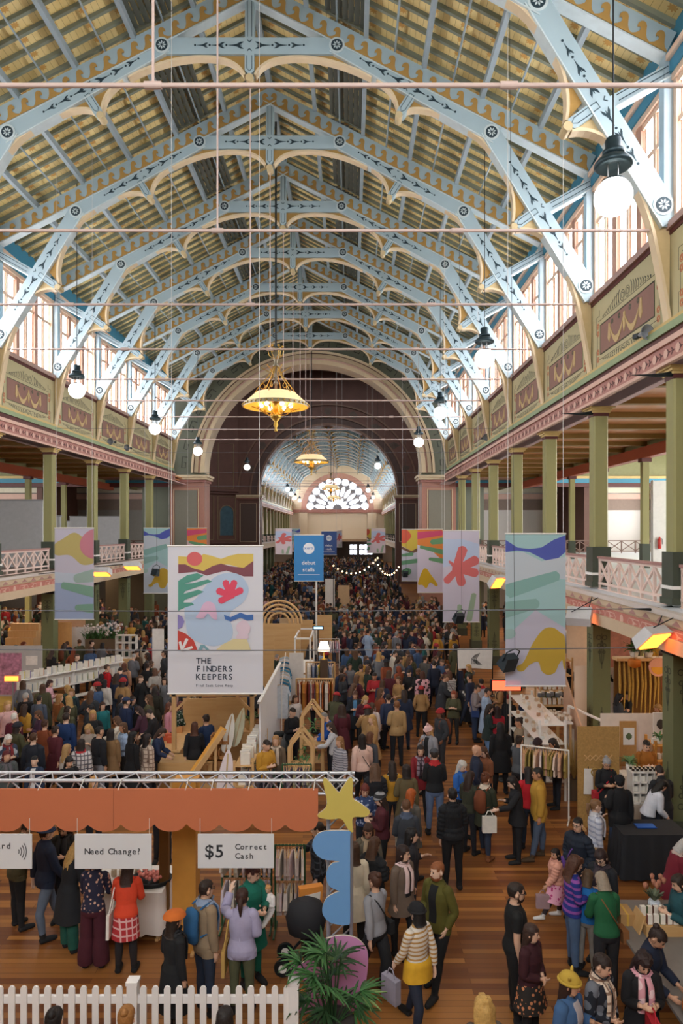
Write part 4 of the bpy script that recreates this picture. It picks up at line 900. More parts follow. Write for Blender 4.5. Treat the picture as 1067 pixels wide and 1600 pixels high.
# scaffold of aluminium tube
al = mat('aluminium_tube', '#C9CBD2', .35, metal=.6, var=.05)
sc_ = thing('tube_scaffold', 'silver tube scaffold carrying the peach pelmet and the painted cut-outs', 'scaffold', (0, DP, 0))
XE = (503 - PX) / F * DP
mb = MB()
for y, z in ((.12, 2.96), (.42, 2.96), (.27, 2.72)): mb.tube([(-7.5, y, z), (XE + .45, y, z)], .026, 8)
mb.build('beam_tube', al, sc_)
mb = MB()
for i in range(26):
    a = -7.4 + i * .3
    if a < XE + .2: mb.tube([(a, .12, 2.96), (a + .15, .42, 2.96), (a + .3, .12, 2.96)], .012, 6).tube([(a, .12, 2.96), (a + .15, .27, 2.72), (a + .3, .12, 2.96)], .012, 6)
mb.build('beam_lacing', al, sc_)
mb = MB()
for a in (XE + .08, XE + .40):
    for y in (.12, .42): mb.tube([(a, y, 0), (a, y, 2.98)], .026, 8)
mb.build('tower_tube', al, sc_)
mb = MB()
for i in range(9):
    z = .15 + i * .31
    mb.tube([(XE + .08, .12, z), (XE + .40, .12, z + .3)], .012, 6).tube([(XE + .4, .42, z), (XE + .4, .12, z + .3)], .012, 6).tube([(XE + .08, .42, z), (XE + .4, .42, z + .3)], .012, 6)
mb.build('tower_lacing', al, sc_)
MB().box(XE - .1, XE + .58, -.05, .6, 0, .02).build('base_plate', al, sc_)
peach = mat('peach_board', '#C2714E', .6, var=.04, scale=3)
per = 51.2 * DP / F; z1, zc, zb = 2.895, 2.45, 2.315; xe = (497 - PX) / F * DP
for j, (n0, n1) in enumerate(((0, 6.32), (6.32, 13))):   # two boards meeting in one joint
    pass
def scallop_board(xa, xb, root):
    pts = [(xa, z1)]; x = xa; low = []
    n = 90
    for i in range(n + 1):
        u = xa + (xb - xa) * i / n; ph = ((xe - u) / per) % 1.0
        t = (ph - .5) * 2; low.append((u, zb + (zc - zb) * (1 - math.sqrt(max(0, 1 - t * t))) ** 1.0))
    poly = low + [(xb, z1), (xa, z1)]
    MB().prism(poly, lambda u, v, d: (u, d, v), -.015, .015).build('board', peach, root)
pel = thing('scalloped_pelmet', 'peach orange scalloped pelmet board above the pay desk', 'pelmet', (0, DP, 0))
xj = (178 - PX) / F * DP
scallop_board(-7.2, xj - .002, pel); scallop_board(xj + .002, xe, pel)
for q in (60, 125, 185, 290, 330, 388, 437, 490): xx = (q - PX) / F * DP; MB().tube([(xx, -.02, 2.88), (xx + .02, .1, 3.0), (xx + .03, .15, 2.9)], .007, 4).build('cable_tie', M['white'], pel)
signw = mat('sign_white', '#DADBDF', .5, var=.02); ink = mat('sign_ink', '#2F3237', .6, var=0)
def hang_sign(label, x0, x1, y0, y1, fnc):
    D = 9.28; a, b = (x0 - PX) / F * D, (x1 - PX) / F * D; zt, zl = H - (y0 - PY) / F * D, H - (y1 - PY) / F * D
    t = thing('hanging_sign', label, 'sign', ((a + b) / 2, D, zl), 0, 'pay desk signs'); w, h = b - a, zt - zl
    mb = MB().box(-w / 2, w / 2, -.008, .008, 0, h, 0)
    fn = lambda u, v, d: (u, -.009 + d, v)
    fnc(mb, fn, w, h); mb.build('board', [signw, ink], t)
    for s in (-1, 1): MB().tube([(s * w * .47, 0, h - .02), (s * w * .47, 0, 2.5 - zl)], .004, 4).build('string', M['white'], t)
hang_sign('white hanging sign asking whether change is needed', 117, 237, 1303, 1357, lambda mb, fn, w, h: text(mb, 'Need Change?', -w / 2 + w * 58 / 425, h * .42, h * .17, fn, 0, 0, 1, pitch=w * 310 / 425 / 12))
def s5(mb, fn, w, h):
    text(mb, '$5', -w / 2 + w * .09, h * .32, h * .36, fn, 0, 0, 1, pitch=w * .13)
    text(mb, 'Correct', -w / 2 + w * .495, h * .55, h * .16, fn, 0, 0, 1, pitch=w * .42 / 7); text(mb, 'Cash', -w / 2 + w * .495, h * .28, h * .16, fn, 0, 0, 1, pitch=w * .42 / 7)
hang_sign('white hanging sign giving the five dollar price in correct cash', 309, 428, 1303, 1356, s5)
def scard(mb, fn, w, h):
    text(mb, 'Card', w / 2 - w * .53, h * .58, h * .17, fn, 0, 0, 1, pitch=w * .065)
    for i in range(4):
        r = .022 + i * .022; c = (w / 2 - w * .195, h * .5)
        add_ribbon(mb, [(c[0] + r * 1.5 * math.cos(t), c[1] + r * 1.9 * math.sin(t)) for t in [-.75 + 1.5 * k / 8 for k in range(9)]], .011, fn, -.001, 0, 1)
hang_sign('white hanging sign for card payment with a contactless mark, cut by the picture edge', -70, 50, 1303, 1357, scard)
def cutout(name, label, pts, D, hexc, thick=.03, n=5, sm=True):
    q = poly_px(pts, D); q = smooth_poly(q, n) if sm else q
    t = thing(name, label, 'cut-out', (0, D, min(v for _, v in q)), 0, 'painted plywood cut-outs'); z0 = t.location.z
    MB().prism([(u, v - z0) for u, v in q], lambda u, v, d: (u, d, v), -thick, 0, 0, 1).build('board', [mat('cutout_' + hexc[1:], hexc, .5, var=.03), mat('cutout_edge', '#D9CFC0', .5)], t)
    cx_ = sum(u for u, v in q) / len(q); h = max(v for _, v in q) - z0
    MB().box(cx_ - .02, cx_ + .02, 0, .16, h * .45, h * .5).build('bracket', al, t)
cutout('star_cutout', 'mustard yellow star cut-out fixed at the top of the scaffold corner', [(505, 1217), (511, 1216), (528, 1236), (533, 1232), (546, 1214), (551, 1219), (551, 1245), (560, 1252), (576, 1264), (577, 1270), (570, 1275), (552, 1276), (551, 1290), (552, 1298), (547, 1298), (540, 1288), (533, 1278), (515, 1279), (499, 1276), (497, 1271), (508, 1262), (511, 1250), (507, 1232)], 9.2, '#CDBB62', n=3)
cutout('cloud_cutout', 'sky blue three lobed cut-out below the yellow star', [(546, 1297), (547, 1304), (547, 1340), (547, 1390), (547, 1436), (544, 1443), (530, 1443), (515, 1439), (505, 1428), (504, 1415), (511, 1401), (525, 1393), (531, 1391)] + [(528, 1390), (515, 1383), (510, 1370), (512, 1356), (520, 1347), (530, 1345), (522, 1343), (505, 1341), (493, 1332), (488, 1318), (495, 1303), (510, 1297)], 9.2, '#6FA0D6', n=3)
cutout('blob_cutout', 'pink rounded cut-out standing behind the potted palm', [(454, 1512), (458, 1500), (470, 1504), (488, 1490), (500, 1470), (530, 1460), (556, 1464), (572, 1480), (575, 1500), (572, 1530), (565, 1575), (470, 1590), (480, 1540), (462, 1522)], 9.1, '#CF8FC0')
# potted palm in front
def blade(mb, base, d, L, w, droop, mi=0):
    d = Vector(d).normalized(); side_ = d.cross(Vector((0, 0, 1)));
    side_ = (side_.normalized() if side_.length > .01 else Vector((1, 0, 0))); n = 5; v = []
    for i in range(n + 1):
        t = i / n; p = Vector(base) + d * L * t - Vector((0, 0, droop * L * t * t)); ww = w * math.sin(PI * min(.97, .12 + t * .86)) ** .7
        v += [p - side_ * ww, p + Vector((0, 0, -.012)), p + side_ * ww]
    f = []
    for i in range(n):
        for k in (0, 1): f.append((3 * i + k, 3 * i + k + 1, 3 * i + 4 + k, 3 * i + 3 + k))
    mb.add(v, f, mi, True)
pp_ = Vector(((520 - PX) / F * 8.35, 8.35, 0)); palm = thing('potted_palm', 'leafy lady palm in a pot at the end of the picket fence', 'plant', pp_)
MB().lathe([(.2, 0), (.26, .4), (.28, .42), (.24, .4)], (0, 0, 0), 20).build('pot', col('#4A4540'), palm)
g_ = [mat('palm_green', '#3F6B3A', .45, var=.25, scale=3), mat('palm_green_light', '#7F9E62', .45, var=.2), mat('palm_green_dark', '#2C4A2A', .5, var=.2)]
rr = random.Random(5)
for i in range(30):
    a = rr.uniform(0, 2 * PI); rad = rr.uniform(.05, .42); z = rr.uniform(.62, 1.42) - rad * .6
    hub = Vector((rad * math.cos(a), rad * math.sin(a) * .8, z))
    MB().tube([(hub.x * .25, hub.y * .25, .4), (hub.x * .6, hub.y * .6, z * .6 + .15), hub], .008, 5).build('cane', g_[2], palm)
    mb = MB(); out = Vector((math.cos(a), math.sin(a), .35 + (z - .7) * .8)).normalized()
    s_ = out.cross(Vector((0, 0, 1))).normalized(); up_ = s_.cross(out)
    for k in range(9):
        q = (k - 4) * .30; blade(mb, hub, out * math.cos(q) + s_ * math.sin(q) + up_ * rr.uniform(-.15, .15), rr.uniform(.24, .38), .017, rr.uniform(.15, .5))
    mb.build('frond', g_[rr.choice((0, 0, 1, 2))], palm)
# ---------------------------------------------------------------- generic stall furniture
def panel(name, label, cat, x0, x1, y, z0, z1, m_, rz=0, th=.03, group=None, feet=True):
    t = thing(name, label, cat, ((x0 + x1) / 2, y, 0), rz, group); w = (x1 - x0) / 2
    MB().box(-w, w, -th / 2, th / 2, z0, z1).build('board', m_, t)
    if z0 > .02:
        for s in (-1, 1): MB().box(s * w * .9 - .03, s * w * .9 + .03, -.03, .03, 0, z0).build('leg', M['pine'], t)
    else:
        for s in (-1, 1): MB().box(s * w * .8 - .025, s * w * .8 + .025, -.25, .25, 0, .04).build('foot', M['pine'], t)
    return t
def table(name, label, x0, x1, y0, y1, h, mtop, cloth=None, cat='table'):
    t = thing(name, label, cat, ((x0 + x1) / 2, (y0 + y1) / 2, 0)); a, b = (x1 - x0) / 2, (y1 - y0) / 2
    MB().box(-a, a, -b, b, h - .04, h).build('table_top', mtop, t)
    for sx in (-1, 1):
        for sy in (-1, 1): MB().box(sx * (a - .06) - .03, sx * (a - .06) + .03, sy * (b - .06) - .03, sy * (b - .06) + .03, 0, h - .04).build('leg', M['pine'], t)
    if cloth:
        c = thing('tablecloth', cloth[1], 'tablecloth', ((x0 + x1) / 2, (y0 + y1) / 2, 0)); mb = MB(); n = 40; e = .015
        loop = []
        for (p, q) in (((-a - e, -b - e), (a + e, -b - e)), ((a + e, -b - e), (a + e, b + e)), ((a + e, b + e), (-a - e, b + e)), ((-a - e, b + e), (-a - e, -b - e))):
            for i in range(14): loop.append((p[0] + (q[0] - p[0]) * i / 14, p[1] + (q[1] - p[1]) * i / 14))
        v = []
        for z, k in ((h + .006, 0), (h * .55, .02), (cloth[2], .045)):
            for i, (u, w) in enumerate(loop): l = math.hypot(u, w); r_ = 1 + k * (1 + math.sin(i * 2.1)) / l; v.append((u * r_, w * r_, z))
        m_ = len(loop)
        mb.add(v, [(j * m_ + i, j * m_ + (i + 1) % m_, (j + 1) * m_ + (i + 1) % m_, (j + 1) * m_ + i) for j in (0, 1) for i in range(m_)], 0, True); mb.add(v[:m_], [tuple(range(m_))], 0)
        mb.build('cloth', cloth[0], c)
    return t
GARM = {}
def garment(kind, hexc, var=.25):
    k = (kind, hexc)
    if k not in GARM:
        L = {'tee': .5, 'dress': .85, 'kid': .42, 'long': 1.0}[kind]; w = .2 if kind == 'kid' else .24
        mb = MB(); pts = [(-.05, -.02), (.05, -.02), (w * .8, -.07), (w * 1.1, -.32), (w * .85, -.34), (w * .72, -.2), (w * (.75 if kind != 'dress' else 1.0), -L), (-w * (.75 if kind != 'dress' else 1.0), -L), (-w * .72, -.2), (-w * .85, -.34), (-w * 1.1, -.32), (-w * .8, -.07)]
        mb.prism(pts, lambda u, v, d: (d, u, v - .05), -.02, .02)
        GARM[k] = (mb, mat('cloth_' + hexc[1:], hexc, .8, var=var, scale=14))
    return GARM[k]
def rack(label, p0, p1, zt, metal, kinds, n, glabel, ggroup, gcat='garment', legs=True, rails=None, r=.016, seed=0):
    p0, p1 = Vector((*p0, 0)), Vector((*p1, 0)); t = thing('clothes_rack', label, 'clothes rack', (p0 + p1) / 2); o_ = t.location.copy()
    d = (p1 - p0).normalized(); s_ = Vector((-d.y, d.x, 0)); rails = rails or [zt]
    for q in (p0, p1):
        MB().tube([q - o_ + Vector((0, 0, .05)), q - o_ + Vector((0, 0, zt))], r, 8).build('upright', metal, t)
        MB().tube([q - o_ - s_ * .25 + Vector((0, 0, .03)), q - o_ + s_ * .25 + Vector((0, 0, .03))], r, 8).build('foot', metal, t)
    rr_ = random.Random(seed); protos = {}
    for rz_ in rails:
        MB().tube([p0 - o_ + Vector((0, 0, rz_)), p1 - o_ + Vector((0, 0, rz_))], r, 8).build('rail', metal, t)
        for i in range(n):
            kd, hx = rr_.choice(kinds); pos = p0.lerp(p1, (i + .7) / (n + .4)); pos.z = rz_ - .02
            rz = math.atan2(d.y, d.x) + rr_.uniform(-.25, .25)
            if (kd, hx) not in protos:
                g = thing('hanging_' + gcat, glabel, gcat, pos, rz, ggroup); mb, mt = garment(kd, hx); mb.build('cloth', mt, g)
                MB().tube([(0, -.19, -.1), (0, 0, -.03), (0, .19, -.1)], .008, 5).tube([(0, 0, -.03), (0, .0, .01), (0, .02, .035), (0, .0, .045), (0, -.015, .03)], .004, 4).build('hanger', M['pine'], g); protos[(kd, hx)] = g
            else: copytree(protos[(kd, hx)], None, pos, rz)
    return t
gk = mat('rack_green', '#2F5A3C', .4); bk = mat('rack_black', '#22262A', .4)
def Q(px, D): return ((px - PX) / F * D, D)
KID = [('kid', h) for h in ('#E3D8CF', '#D9C3C6', '#CFC9BE', '#B9A9A4', '#DAD2DD', '#C2B6A0')]
rack('green two level rack of small pale patterned clothes behind the pay desk', Q(430, 10.9), Q(476, 10.9), 1.4, gk, KID, 8, 'small pale patterned child garment on the green two level rack', 'child garments, green rack', rails=[1.39, .84], seed=1)
rack('rack of small pale clothes half hidden by the five dollar sign', Q(347, 11.0), Q(424, 11.0), 1.4, gk, KID, 10, 'small pale patterned child garment on the rack under the dollar sign', 'child garments, hidden rack', rails=[1.39, .84], seed=2)
panel('plywood_post', 'mustard plywood box post beside the pay table', 'post', *(Q(273, 10.5)[0], Q(309, 10.5)[0]), 10.5, 0, 2.6, mat('mustard_board', '#C68B3E', .5), 0, .3)
panel('plywood_wing', 'dark inner side board of the mustard post', 'post', *(Q(250, 10.9)[0], Q(264, 10.9)[0]), 10.9, 0, 2.5, mat('mustard_dark', '#6B4A22', .6), 0, .1)
tb = table('pay_table', 'pay table under the white cloth below the pelmet', Q(140, 10.8)[0], Q(256, 10.8)[0], 10.65, 11.5, .76, M['ply'], (mat('cloth_white', '#E8E2DE', .7, var=.05), 'white cloth falling to the floor from the pay table', .12))
zT = .772
tr = thing('flower_tray', 'black oval tray of pink blossom on the white pay table', 'tray', (Q(236, 10.95)[0], 10.95, zT)); MB().lathe([(.3, 0), (.34, .08), (.32, .08), (.28, .03)], (0, 0, 0), 24, sy=.7).build('dish', M['dark'], tr)
mb = MB()
for i in range(60): a, q = R.uniform(0, 6.3), R.uniform(0, .28); mb.sphere((q * math.cos(a), q * .7 * math.sin(a), .09 + R.uniform(0, .05)), R.uniform(.02, .035), 6)
tag(mb.build('flower_heap', mat('blossom_pink', '#E08E84', .6, var=.35, scale=25), None, (Q(236, 10.95)[0], 10.95, zT)), 'heap of small pink blossoms in the black tray', 'flowers', None, 'stuff')
for i, px in enumerate((178, 190, 203, 214)):
    t = thing('honey_jar', 'small lidded jar on the white pay table beside the blossom tray', 'jar', (Q(px, 11.15)[0], 11.15, zT), 0, 'jars on the pay table'); MB().lathe([(.04, 0), (.045, .02), (.045, .09), (.035, .11)], (0, 0, 0), 12).build('glass', col('#B9A48A', .3), t); MB().lathe([(.04, .11), (.04, .13)], (0, 0, 0), 12).build('lid', col('#D8D0C4'), t)
# pram beside the scaffold
t = thing('pram', 'black pram parked behind the pink cut-out', 'pram', ((478 - PX) / F * 10.0, 10.0, 0))
mb = MB(); mb.tube([(-.3, 0, .15), (.1, 0, .6), (.35, 0, 1.0)], .02, 6).tube([(.35, 0, .15), (-.05, 0, .6)], .02, 6); mb.build('frame', M['dark'], t)
MB().lathe([(.05, .45), (.26, .55), (.3, .75), (.24, .95), (.1, 1.02)], (0, 0, 0), 14, sy=.8).build('seat', col('#26262A', .8), t)
for a, b in ((-.32, -.2), (-.32, .2), (.35, -.2), (.35, .2)): w_ = MB().lathe([(.12, -.025), (.13, 0), (.12, .025)], (0, 0, 0), 16).build('wheel', M['dark'], t); w_.rotation_euler = (PI / 2, 0, 0); w_.location = (a, b, .13); MB().lathe([(.06, -.03), (.06, .03)], (0, 0, 0), 12).build('hub', M['white'], w_)
t = thing('carrier_bag', 'orange and white printed carrier bag behind the blue cut-out', 'bag', (Q(485, 10.3)[0], 10.3, .55), .3); MB().prism([(-.15, 0), (.15, 0), (.18, .5), (-.18, .5)], lambda u, v, d: (u, d, v), -.06, .06).build('bag_body', col('#D98A3C'), t); MB().prism([(-.1, .12), (.12, .1), (.14, .42), (-.1, .4)], lambda u, v, d: (u, d, v), -.065, -.06).build('print', col('#E0D6CB'), t); MB().box(-.12, .12, -.12, .12, -.55, 0).build('stand', M['dark'], t)
# ---------------------------------------------------------------- plywood stalls in the middle
ply, pine = M['ply'], M['pine']
t = thing('rounded_counter', 'low plywood counter with a rounded corner behind the pelmet', 'counter', (0, 16.6, 0)); a, b = Q(210, 16.6)[0], Q(332, 16.6)[0]
MB().prism([(a, 0), (b, 0), (b, .78), (a + .5, .78), (a + .3, .72), (a + .1, .55), (a, .35)], lambda u, v, d: (u, d, v), -.02, .02).build('board', ply, t); MB().box(a + .4, b, .02, .6, .74, .78).build('counter_top', ply, t)
t = thing('display_counter', 'plywood display counter of small goods in the left walkway', 'counter', (Q(262, 17.6)[0], 18.2, 0)); MB().box(-.55, .35, -.9, .9, 0, .8).build('body', ply, t); MB().box(-.6, .4, -.95, .95, .8, .84).build('counter_top', pine, t)
for i in range(7): tag(MB().box(-.1, .1, -.07, .07, 0, R.uniform(.05, .18)).build('gift_box', col(R.choice(('#D9C48A', '#C98F5A', '#E3DCD0', '#8FA8A0', '#C65A3A')))), 'small gift box set out on the plywood display counter', 'box', 'gift boxes on the plywood counter').location = (Q(262, 17.6)[0] - .4 + R.uniform(0, .6), 17.5 + i * .23, .842)
t = thing('timber_stall', 'pale timber stall frame below the big printed banner', 'stall frame', (0, 17.4, 0)); xa, xb = Q(272, 17.4)[0], Q(394, 17.4)[0]
for xx in (xa, xb): MB().box(xx - .05, xx + .05, -.05, .05, 0, 2.3).build('post', pine, t)
MB().box(xa - .1, xb + .1, -.05, .05, 2.2, 2.32).build('beam', pine, t)
for s, xx in ((1, xa), (-1, xb)): MB().beam((xx, 0, 1.8), (xx + s * .4, 0, 2.2), .06, .06).build('brace', pine, t)
panel('plywood_wall', 'plywood back wall with a row of pegs inside the timber frame', 'wall panel', Q(286, 19)[0], Q(342, 19)[0], 19, .7, 1.75, ply)
panel('plywood_wall', 'taller plywood wall behind the surfboards', 'wall panel', Q(338, 18.5)[0], Q(386, 18.5)[0], 18.5, 0, 1.9, ply)
t = thing('plank_slide', 'orange edged plank sloping up through the plywood stall', 'plank', (0, 16, 0)); MB().beam((Q(287, 16)[0], 0, .42), (Q(342, 16)[0], .6, 1.62), .26, .05, 0, (0, 0, 1)).build('board', mat('plank_orange', '#E0A244', .5), t); MB().beam((Q(290, 16)[0], -.16, .43), (Q(345, 16)[0], .44, 1.6), .04, .12, 0, (0, 0, 1)).build('rim', pine, t); MB().box(Q(330, 16)[0], Q(334, 16)[0], .35, .4, 0, 1.35).build('support', pine, t)
def surfboard(label, px, y, z, tilt, hx, L=1.0):
    t = thing('surfboard', label, 'surfboard', (Q(px, y)[0], y, z)); pts = smooth_poly([(-.13, .1), (-.16, .45), (-.1, .8), (0, 1.0), (.1, .8), (.16, .45), (.13, .1), (0, 0)], 5)
    fn = lambda u, v, d: (u * L + v * L * math.sin(tilt), d + v * .12, v * L * 1.1); MB().prism(pts, fn, -.025, .025).build('deck', mat('surf_' + hx[1:], hx, .35), t); MB().prism([(-.015, .02), (.015, .02), (.015, .95), (-.015, .95)], fn, -.03, -.025).build('stringer', col('#C9B08A'), t)
surfboard('white surfboard leaning at the top of the orange plank', 352, 16.9, .92, .18, '#E6E4DC', .85)
surfboard('pale green surfboard behind the white one', 366, 17.2, .98, .25, '#CFCFB4', .85)
surfboard('pinkish white surfboard standing in front of the cardboard shelves', 350, 15.4, 0, .06, '#E8DDE2', 1.3)
for i, (x0, x1, z) in enumerate(((312, 346, .5), (318, 350, .8), (324, 352, 1.1))):
    t = thing('cardboard_tray', 'open cardboard display tray, %s tier beside the orange plank' % ('lowest', 'middle', 'top')[i], 'tray', (0, 16.5 + i * .2, 0)); a, b = Q(x0, 16.5)[0], Q(x1, 16.5)[0]
    mb = MB().box(a, b, 0, .3, z, z + .02)
    for s in range(4): xx = a + (b - a) * s / 3; mb.box(xx - .01, xx + .01, 0, .3, z, z + .24)
    mb.box(a, b, .28, .3, z, z + .24).box(a, b, 0, .02, z, z + .1); mb.build('tray_body', mat('cardboard', '#B98450', .7), t); MB().box(a + .1, b - .1, .1, .25, 0, z).build('stand', mat('cardboard', '#B98450'), t)
def shelf(name, label, x0, x1, y0, y1, zs, m_, slat=True):
    t = thing(name, label, 'shelf', ((x0 + x1) / 2, (y0 + y1) / 2, 0)); a, b = (x1 - x0) / 2, (y1 - y0) / 2
    for sx in (-1, 1):
        for sy in (-1, 1): MB().box(sx * a - .025, sx * a + .025, sy * b - .025, sy * b + .025, 0, zs[-1] + .12).build('upright', m_, t)
    for z in zs: MB().box(-a, a, -b, b, z - .02, z).build('shelf_board', m_, t)
    return t
def stock(name, label, cat, group, n, place, cols, size, proto_fn=None, seed=0):
    r_ = random.Random(seed); ps = []
    for i in range(n):
        p = place(i, r_); hx = cols[i % len(cols)]
        if i < len(cols):
            t = thing(name, label, cat, p, r_.uniform(-.15, .15), group); proto_fn(t, hx, size); ps.append(t)
        else: copytree(ps[i % len(cols)], None, p, r_.uniform(-.15, .15))
def mk_book(t, hx, s):
    MB().box(-s[0] / 2, s[0] / 2, -s[1] / 2, s[1] / 2, 0, s[2]).build('cover', col(hx), t); MB().box(-s[0] / 2 + .004, s[0] / 2 - .004, -s[1] / 2 - .002, s[1] / 2 - .01, .005, s[2] + .002).build('pages', col('#E9E4DA'), t)
def mk_pot(t, hx, s):
    MB().lathe([(s * .6, 0), (s, s * .5), (s * .95, s * 1.5), (s * .7, s * 1.9), (s * .6, s * 1.8)], (0, 0, 0), 12).build('body', col(hx, .4), t); MB().lathe([(s * .72, s * 1.88), (s * .74, s * 2.05), (s * .1, s * 2.15)], (0, 0, 0), 12).build('lid', col('#D9CDBB'), t)
BK = ['#C9A68A', '#D8D2C8', '#9FA8A4', '#B86A50', '#7C8795', '#E3D9B0']
sx0, sx1 = Q(372, 15.6)[0], Q(400, 15.6)[0]
shelf('slatted_shelf', 'slatted pine shelf of books beside the pinkish surfboard', sx0, sx1, 15.1, 17.6, (.3, .75, 1.2), pine)
stock('book', 'book standing on the slatted pine shelf', 'book', 'books on the slatted shelf', 30, lambda i, r: ((sx0 + sx1) / 2 + r.uniform(-.05, .05), 15.2 + (i % 15) * .16, .752 if i < 15 else 1.202), BK, (.22, .04, .26), mk_book, 3)
def potplant(label, p, hpot, rpot, hl, n, colr='#4F7A45', basket=False, seed=0):
    t = thing('potted_plant', label, 'plant', p); MB().lathe([(rpot * .7, 0), (rpot, hpot), (rpot * .9, hpot), (rpot * .8, hpot - .02)], (0, 0, 0), 14).build('pot', mat('basket', '#B98F55', .8, var=.3, scale=30) if basket else col('#E2DAD0'), t)
    mb = MB(); r = random.Random(seed)
    for i in range(n):
        a = r.uniform(0, 6.28); blade(mb, (0, 0, hpot), (math.cos(a) * .7, math.sin(a) * .7, r.uniform(.5, 1.4)), hl * r.uniform(.7, 1.1), hl * .07, r.uniform(.2, .8))
    mb.build('foliage', mat('leaf_' + colr[1:], colr, .5, var=.25), t); return t
potplant('spiky green plant in a woven basket by the fabric wall', (Q(391, 17.8)[0], 17.8, 1.24), .22, .16, .4, 26, '#6B8F55', True, 1)
tag(MB().box(-.2, .2, -.2, .2, 0, 1.22).build('plinth', ply), 'plywood plinth under the basket plant', 'plinth').location = (Q(391, 17.8)[0], 17.8, 0)
t = thing('fabric_screen', 'white fabric screen along the plywood stall, running away from us', 'screen', (Q(412, 17)[0], 18.5, 0)); mb = MB()
for i in range(24): mb.prism([(-2.4 + .2 * i, .02), (-2.2 + .2 * i, .02), (-2.2 + .2 * i, 2.35), (-2.4 + .2 * i, 2.35)], lambda u, v, d: (d + .03 * math.sin(u * 7), u, v), -.02, .02)
mb.build('cloth', mat('screen_white', '#E4E4E8', .7, var=.05, scale=2), t); MB().box(-.04, .04, -2.42, 2.42, 2.33, 2.38).build('top_rail', M['white'], t)
rack('green rack of dark folded clothes just above the pelmet', Q(386, 15.3), Q(428, 15.3), 1.2, gk, [('kid', h) for h in ('#5B5660', '#8A7F86', '#3E3B45', '#A9A0A0')], 12, 'dark patterned garment on the green rack just above the pelmet', 'dark garments, first green rack', seed=4)
rack('second green rack of dark clothes, beside the house shaped frame', Q(441, 15.3), Q(486, 15.3), 1.18, gk, [('kid', h) for h in ('#5B5660', '#6F5A6A', '#3E3B45', '#8F8A70')], 12, 'dark patterned garment on the rack beside the house shaped frame', 'dark garments, second green rack', seed=5)
def houseframe(label, px, D, w, h, hp):
    t = thing('house_shaped_shelf', label, 'display frame', (Q(px, D)[0], D, 0))
    for yy in (-.25, .25):
        for s in (-1, 1): MB().box(s * w - .04, s * w + .04, yy - .03, yy + .03, 0, h).build('post', pine, t); MB().beam((s * w, yy, h), (0, yy, hp), .06, .08, 0, (0, 1, 0)).build('roof_bar', pine, t)
    for z in (.5, .95): MB().box(-w, w, -.25, .25, z, z + .03).build('shelf_board', pine, t)
    mb = MB(); r = random.Random(int(px))
    for i in range(40): a = r.uniform(0, 6.28); blade(mb, (r.uniform(-w * .7, w * .7), r.uniform(-.1, .1), r.uniform(.55, h)), (math.cos(a), math.sin(a), r.uniform(-.5, .6)), .14, .025, .5)
    mb.build('trailing_plant', mat('leaf_#4F7A45', '#4F7A45', .5, var=.25), t)
houseframe('house shaped pine frame with trailing plants, nearest of the pair', 471, 15.9, .26, 1.45, 1.78)
houseframe('house shaped pine frame with trailing plants, farther of the pair', 488, 17.6, .27, 1.65, 2.0)
def stool(label, px, D):
    t = thing('bar_stool', label, 'stool', (Q(px, D)[0], D, 0), 0, 'black stools'); MB().lathe([(.17, .66), (.19, .69), (.18, .73), (.05, .735)], (0, 0, 0), 16).build('seat', M['dark'], t)
    for i in range(4): a = PI / 4 + i * PI / 2; MB().tube([(.12 * math.cos(a), .12 * math.sin(a), .67), (.2 * math.cos(a), .2 * math.sin(a), 0)], .013, 6).build('leg', M['dark'], t)
stool('round black stool against the fabric screen, nearer one', 424, 18.2); stool('round black stool behind the nearer one', 437, 19.2)
table('black_counter', 'black fronted counter behind the two sellers in the middle stall', Q(438, 17.4)[0], Q(458, 17.4)[0], 16.9, 19.5, .95, M['dark'])
# racks and displays farther up the middle
OR = [('dress', h) for h in ('#A85A2A', '#7C2F2A', '#C98A2E', '#D9CFC2', '#8A4A3A', '#B9772E')]
rack('pine rack of rust and maroon dresses in the middle of the hall', Q(463, 21.5), Q(521, 21.5), 1.75, pine, OR, 20, 'rust or maroon dress hanging on the long pine rack', 'dresses on the pine rack', 'dress', r=.03, seed=6)
rack('low pine rail of blue and yellow clothes just behind the maroon dresses', Q(478, 24.5), Q(523, 24.5), 1.7, pine, [('tee', h) for h in ('#8A93B0', '#D8C04A', '#E2DCD6', '#C9B9A4')], 12, 'pale or yellow top on the rail behind the maroon dresses', 'tops behind the dresses', 'shirt', r=.025, seed=7)
BLU = [('long', h) for h in ('#4F8FB0', '#D8DEE6', '#A9C0D2', '#2F6F96', '#C9CDD4')]
rack('rail of long blue and white textiles beside the fabric screen', Q(440, 19.8), Q(446, 25), 1.95, M['white'], BLU, 11, 'long blue or white textile hanging beside the fabric screen', 'blue textiles', 'textile', seed=8)
rack('rail of pink and white children dresses behind the white display frame', Q(496, 29.5), Q(530, 29.5), 1.75, M['white'], [('tee', h) for h in ('#D9A9B8', '#E6DCDD', '#B94A5A', '#C9C2CC')], 14, 'pink or white top on the far children rail', 'far children tops', 'blouse', seed=9)
t = thing('table_lamp', 'lit table lamp with a cream shade above the dress rack', 'lamp', (Q(506, 24)[0], 24, 1.9)); MB().lathe([(.22, .0), (.13, .32)], (0, 0, .3), 16).build('lamp_shade', mat('lit_lampshade', '#FFE9C8', .6, emit=1.2, var=0), t); MB().lathe([(.1, 0), (.1, .02), (.02, .05), (.02, .34)], (0, 0, 0), 12).build('base', M['brass'], t)
panel('lamp_plinth', 'dark plinth carrying the lit table lamp', 'plinth', Q(500, 24)[0], Q(512, 24)[0], 24, 0, 1.9, col('#5A4636'), 0, .26)
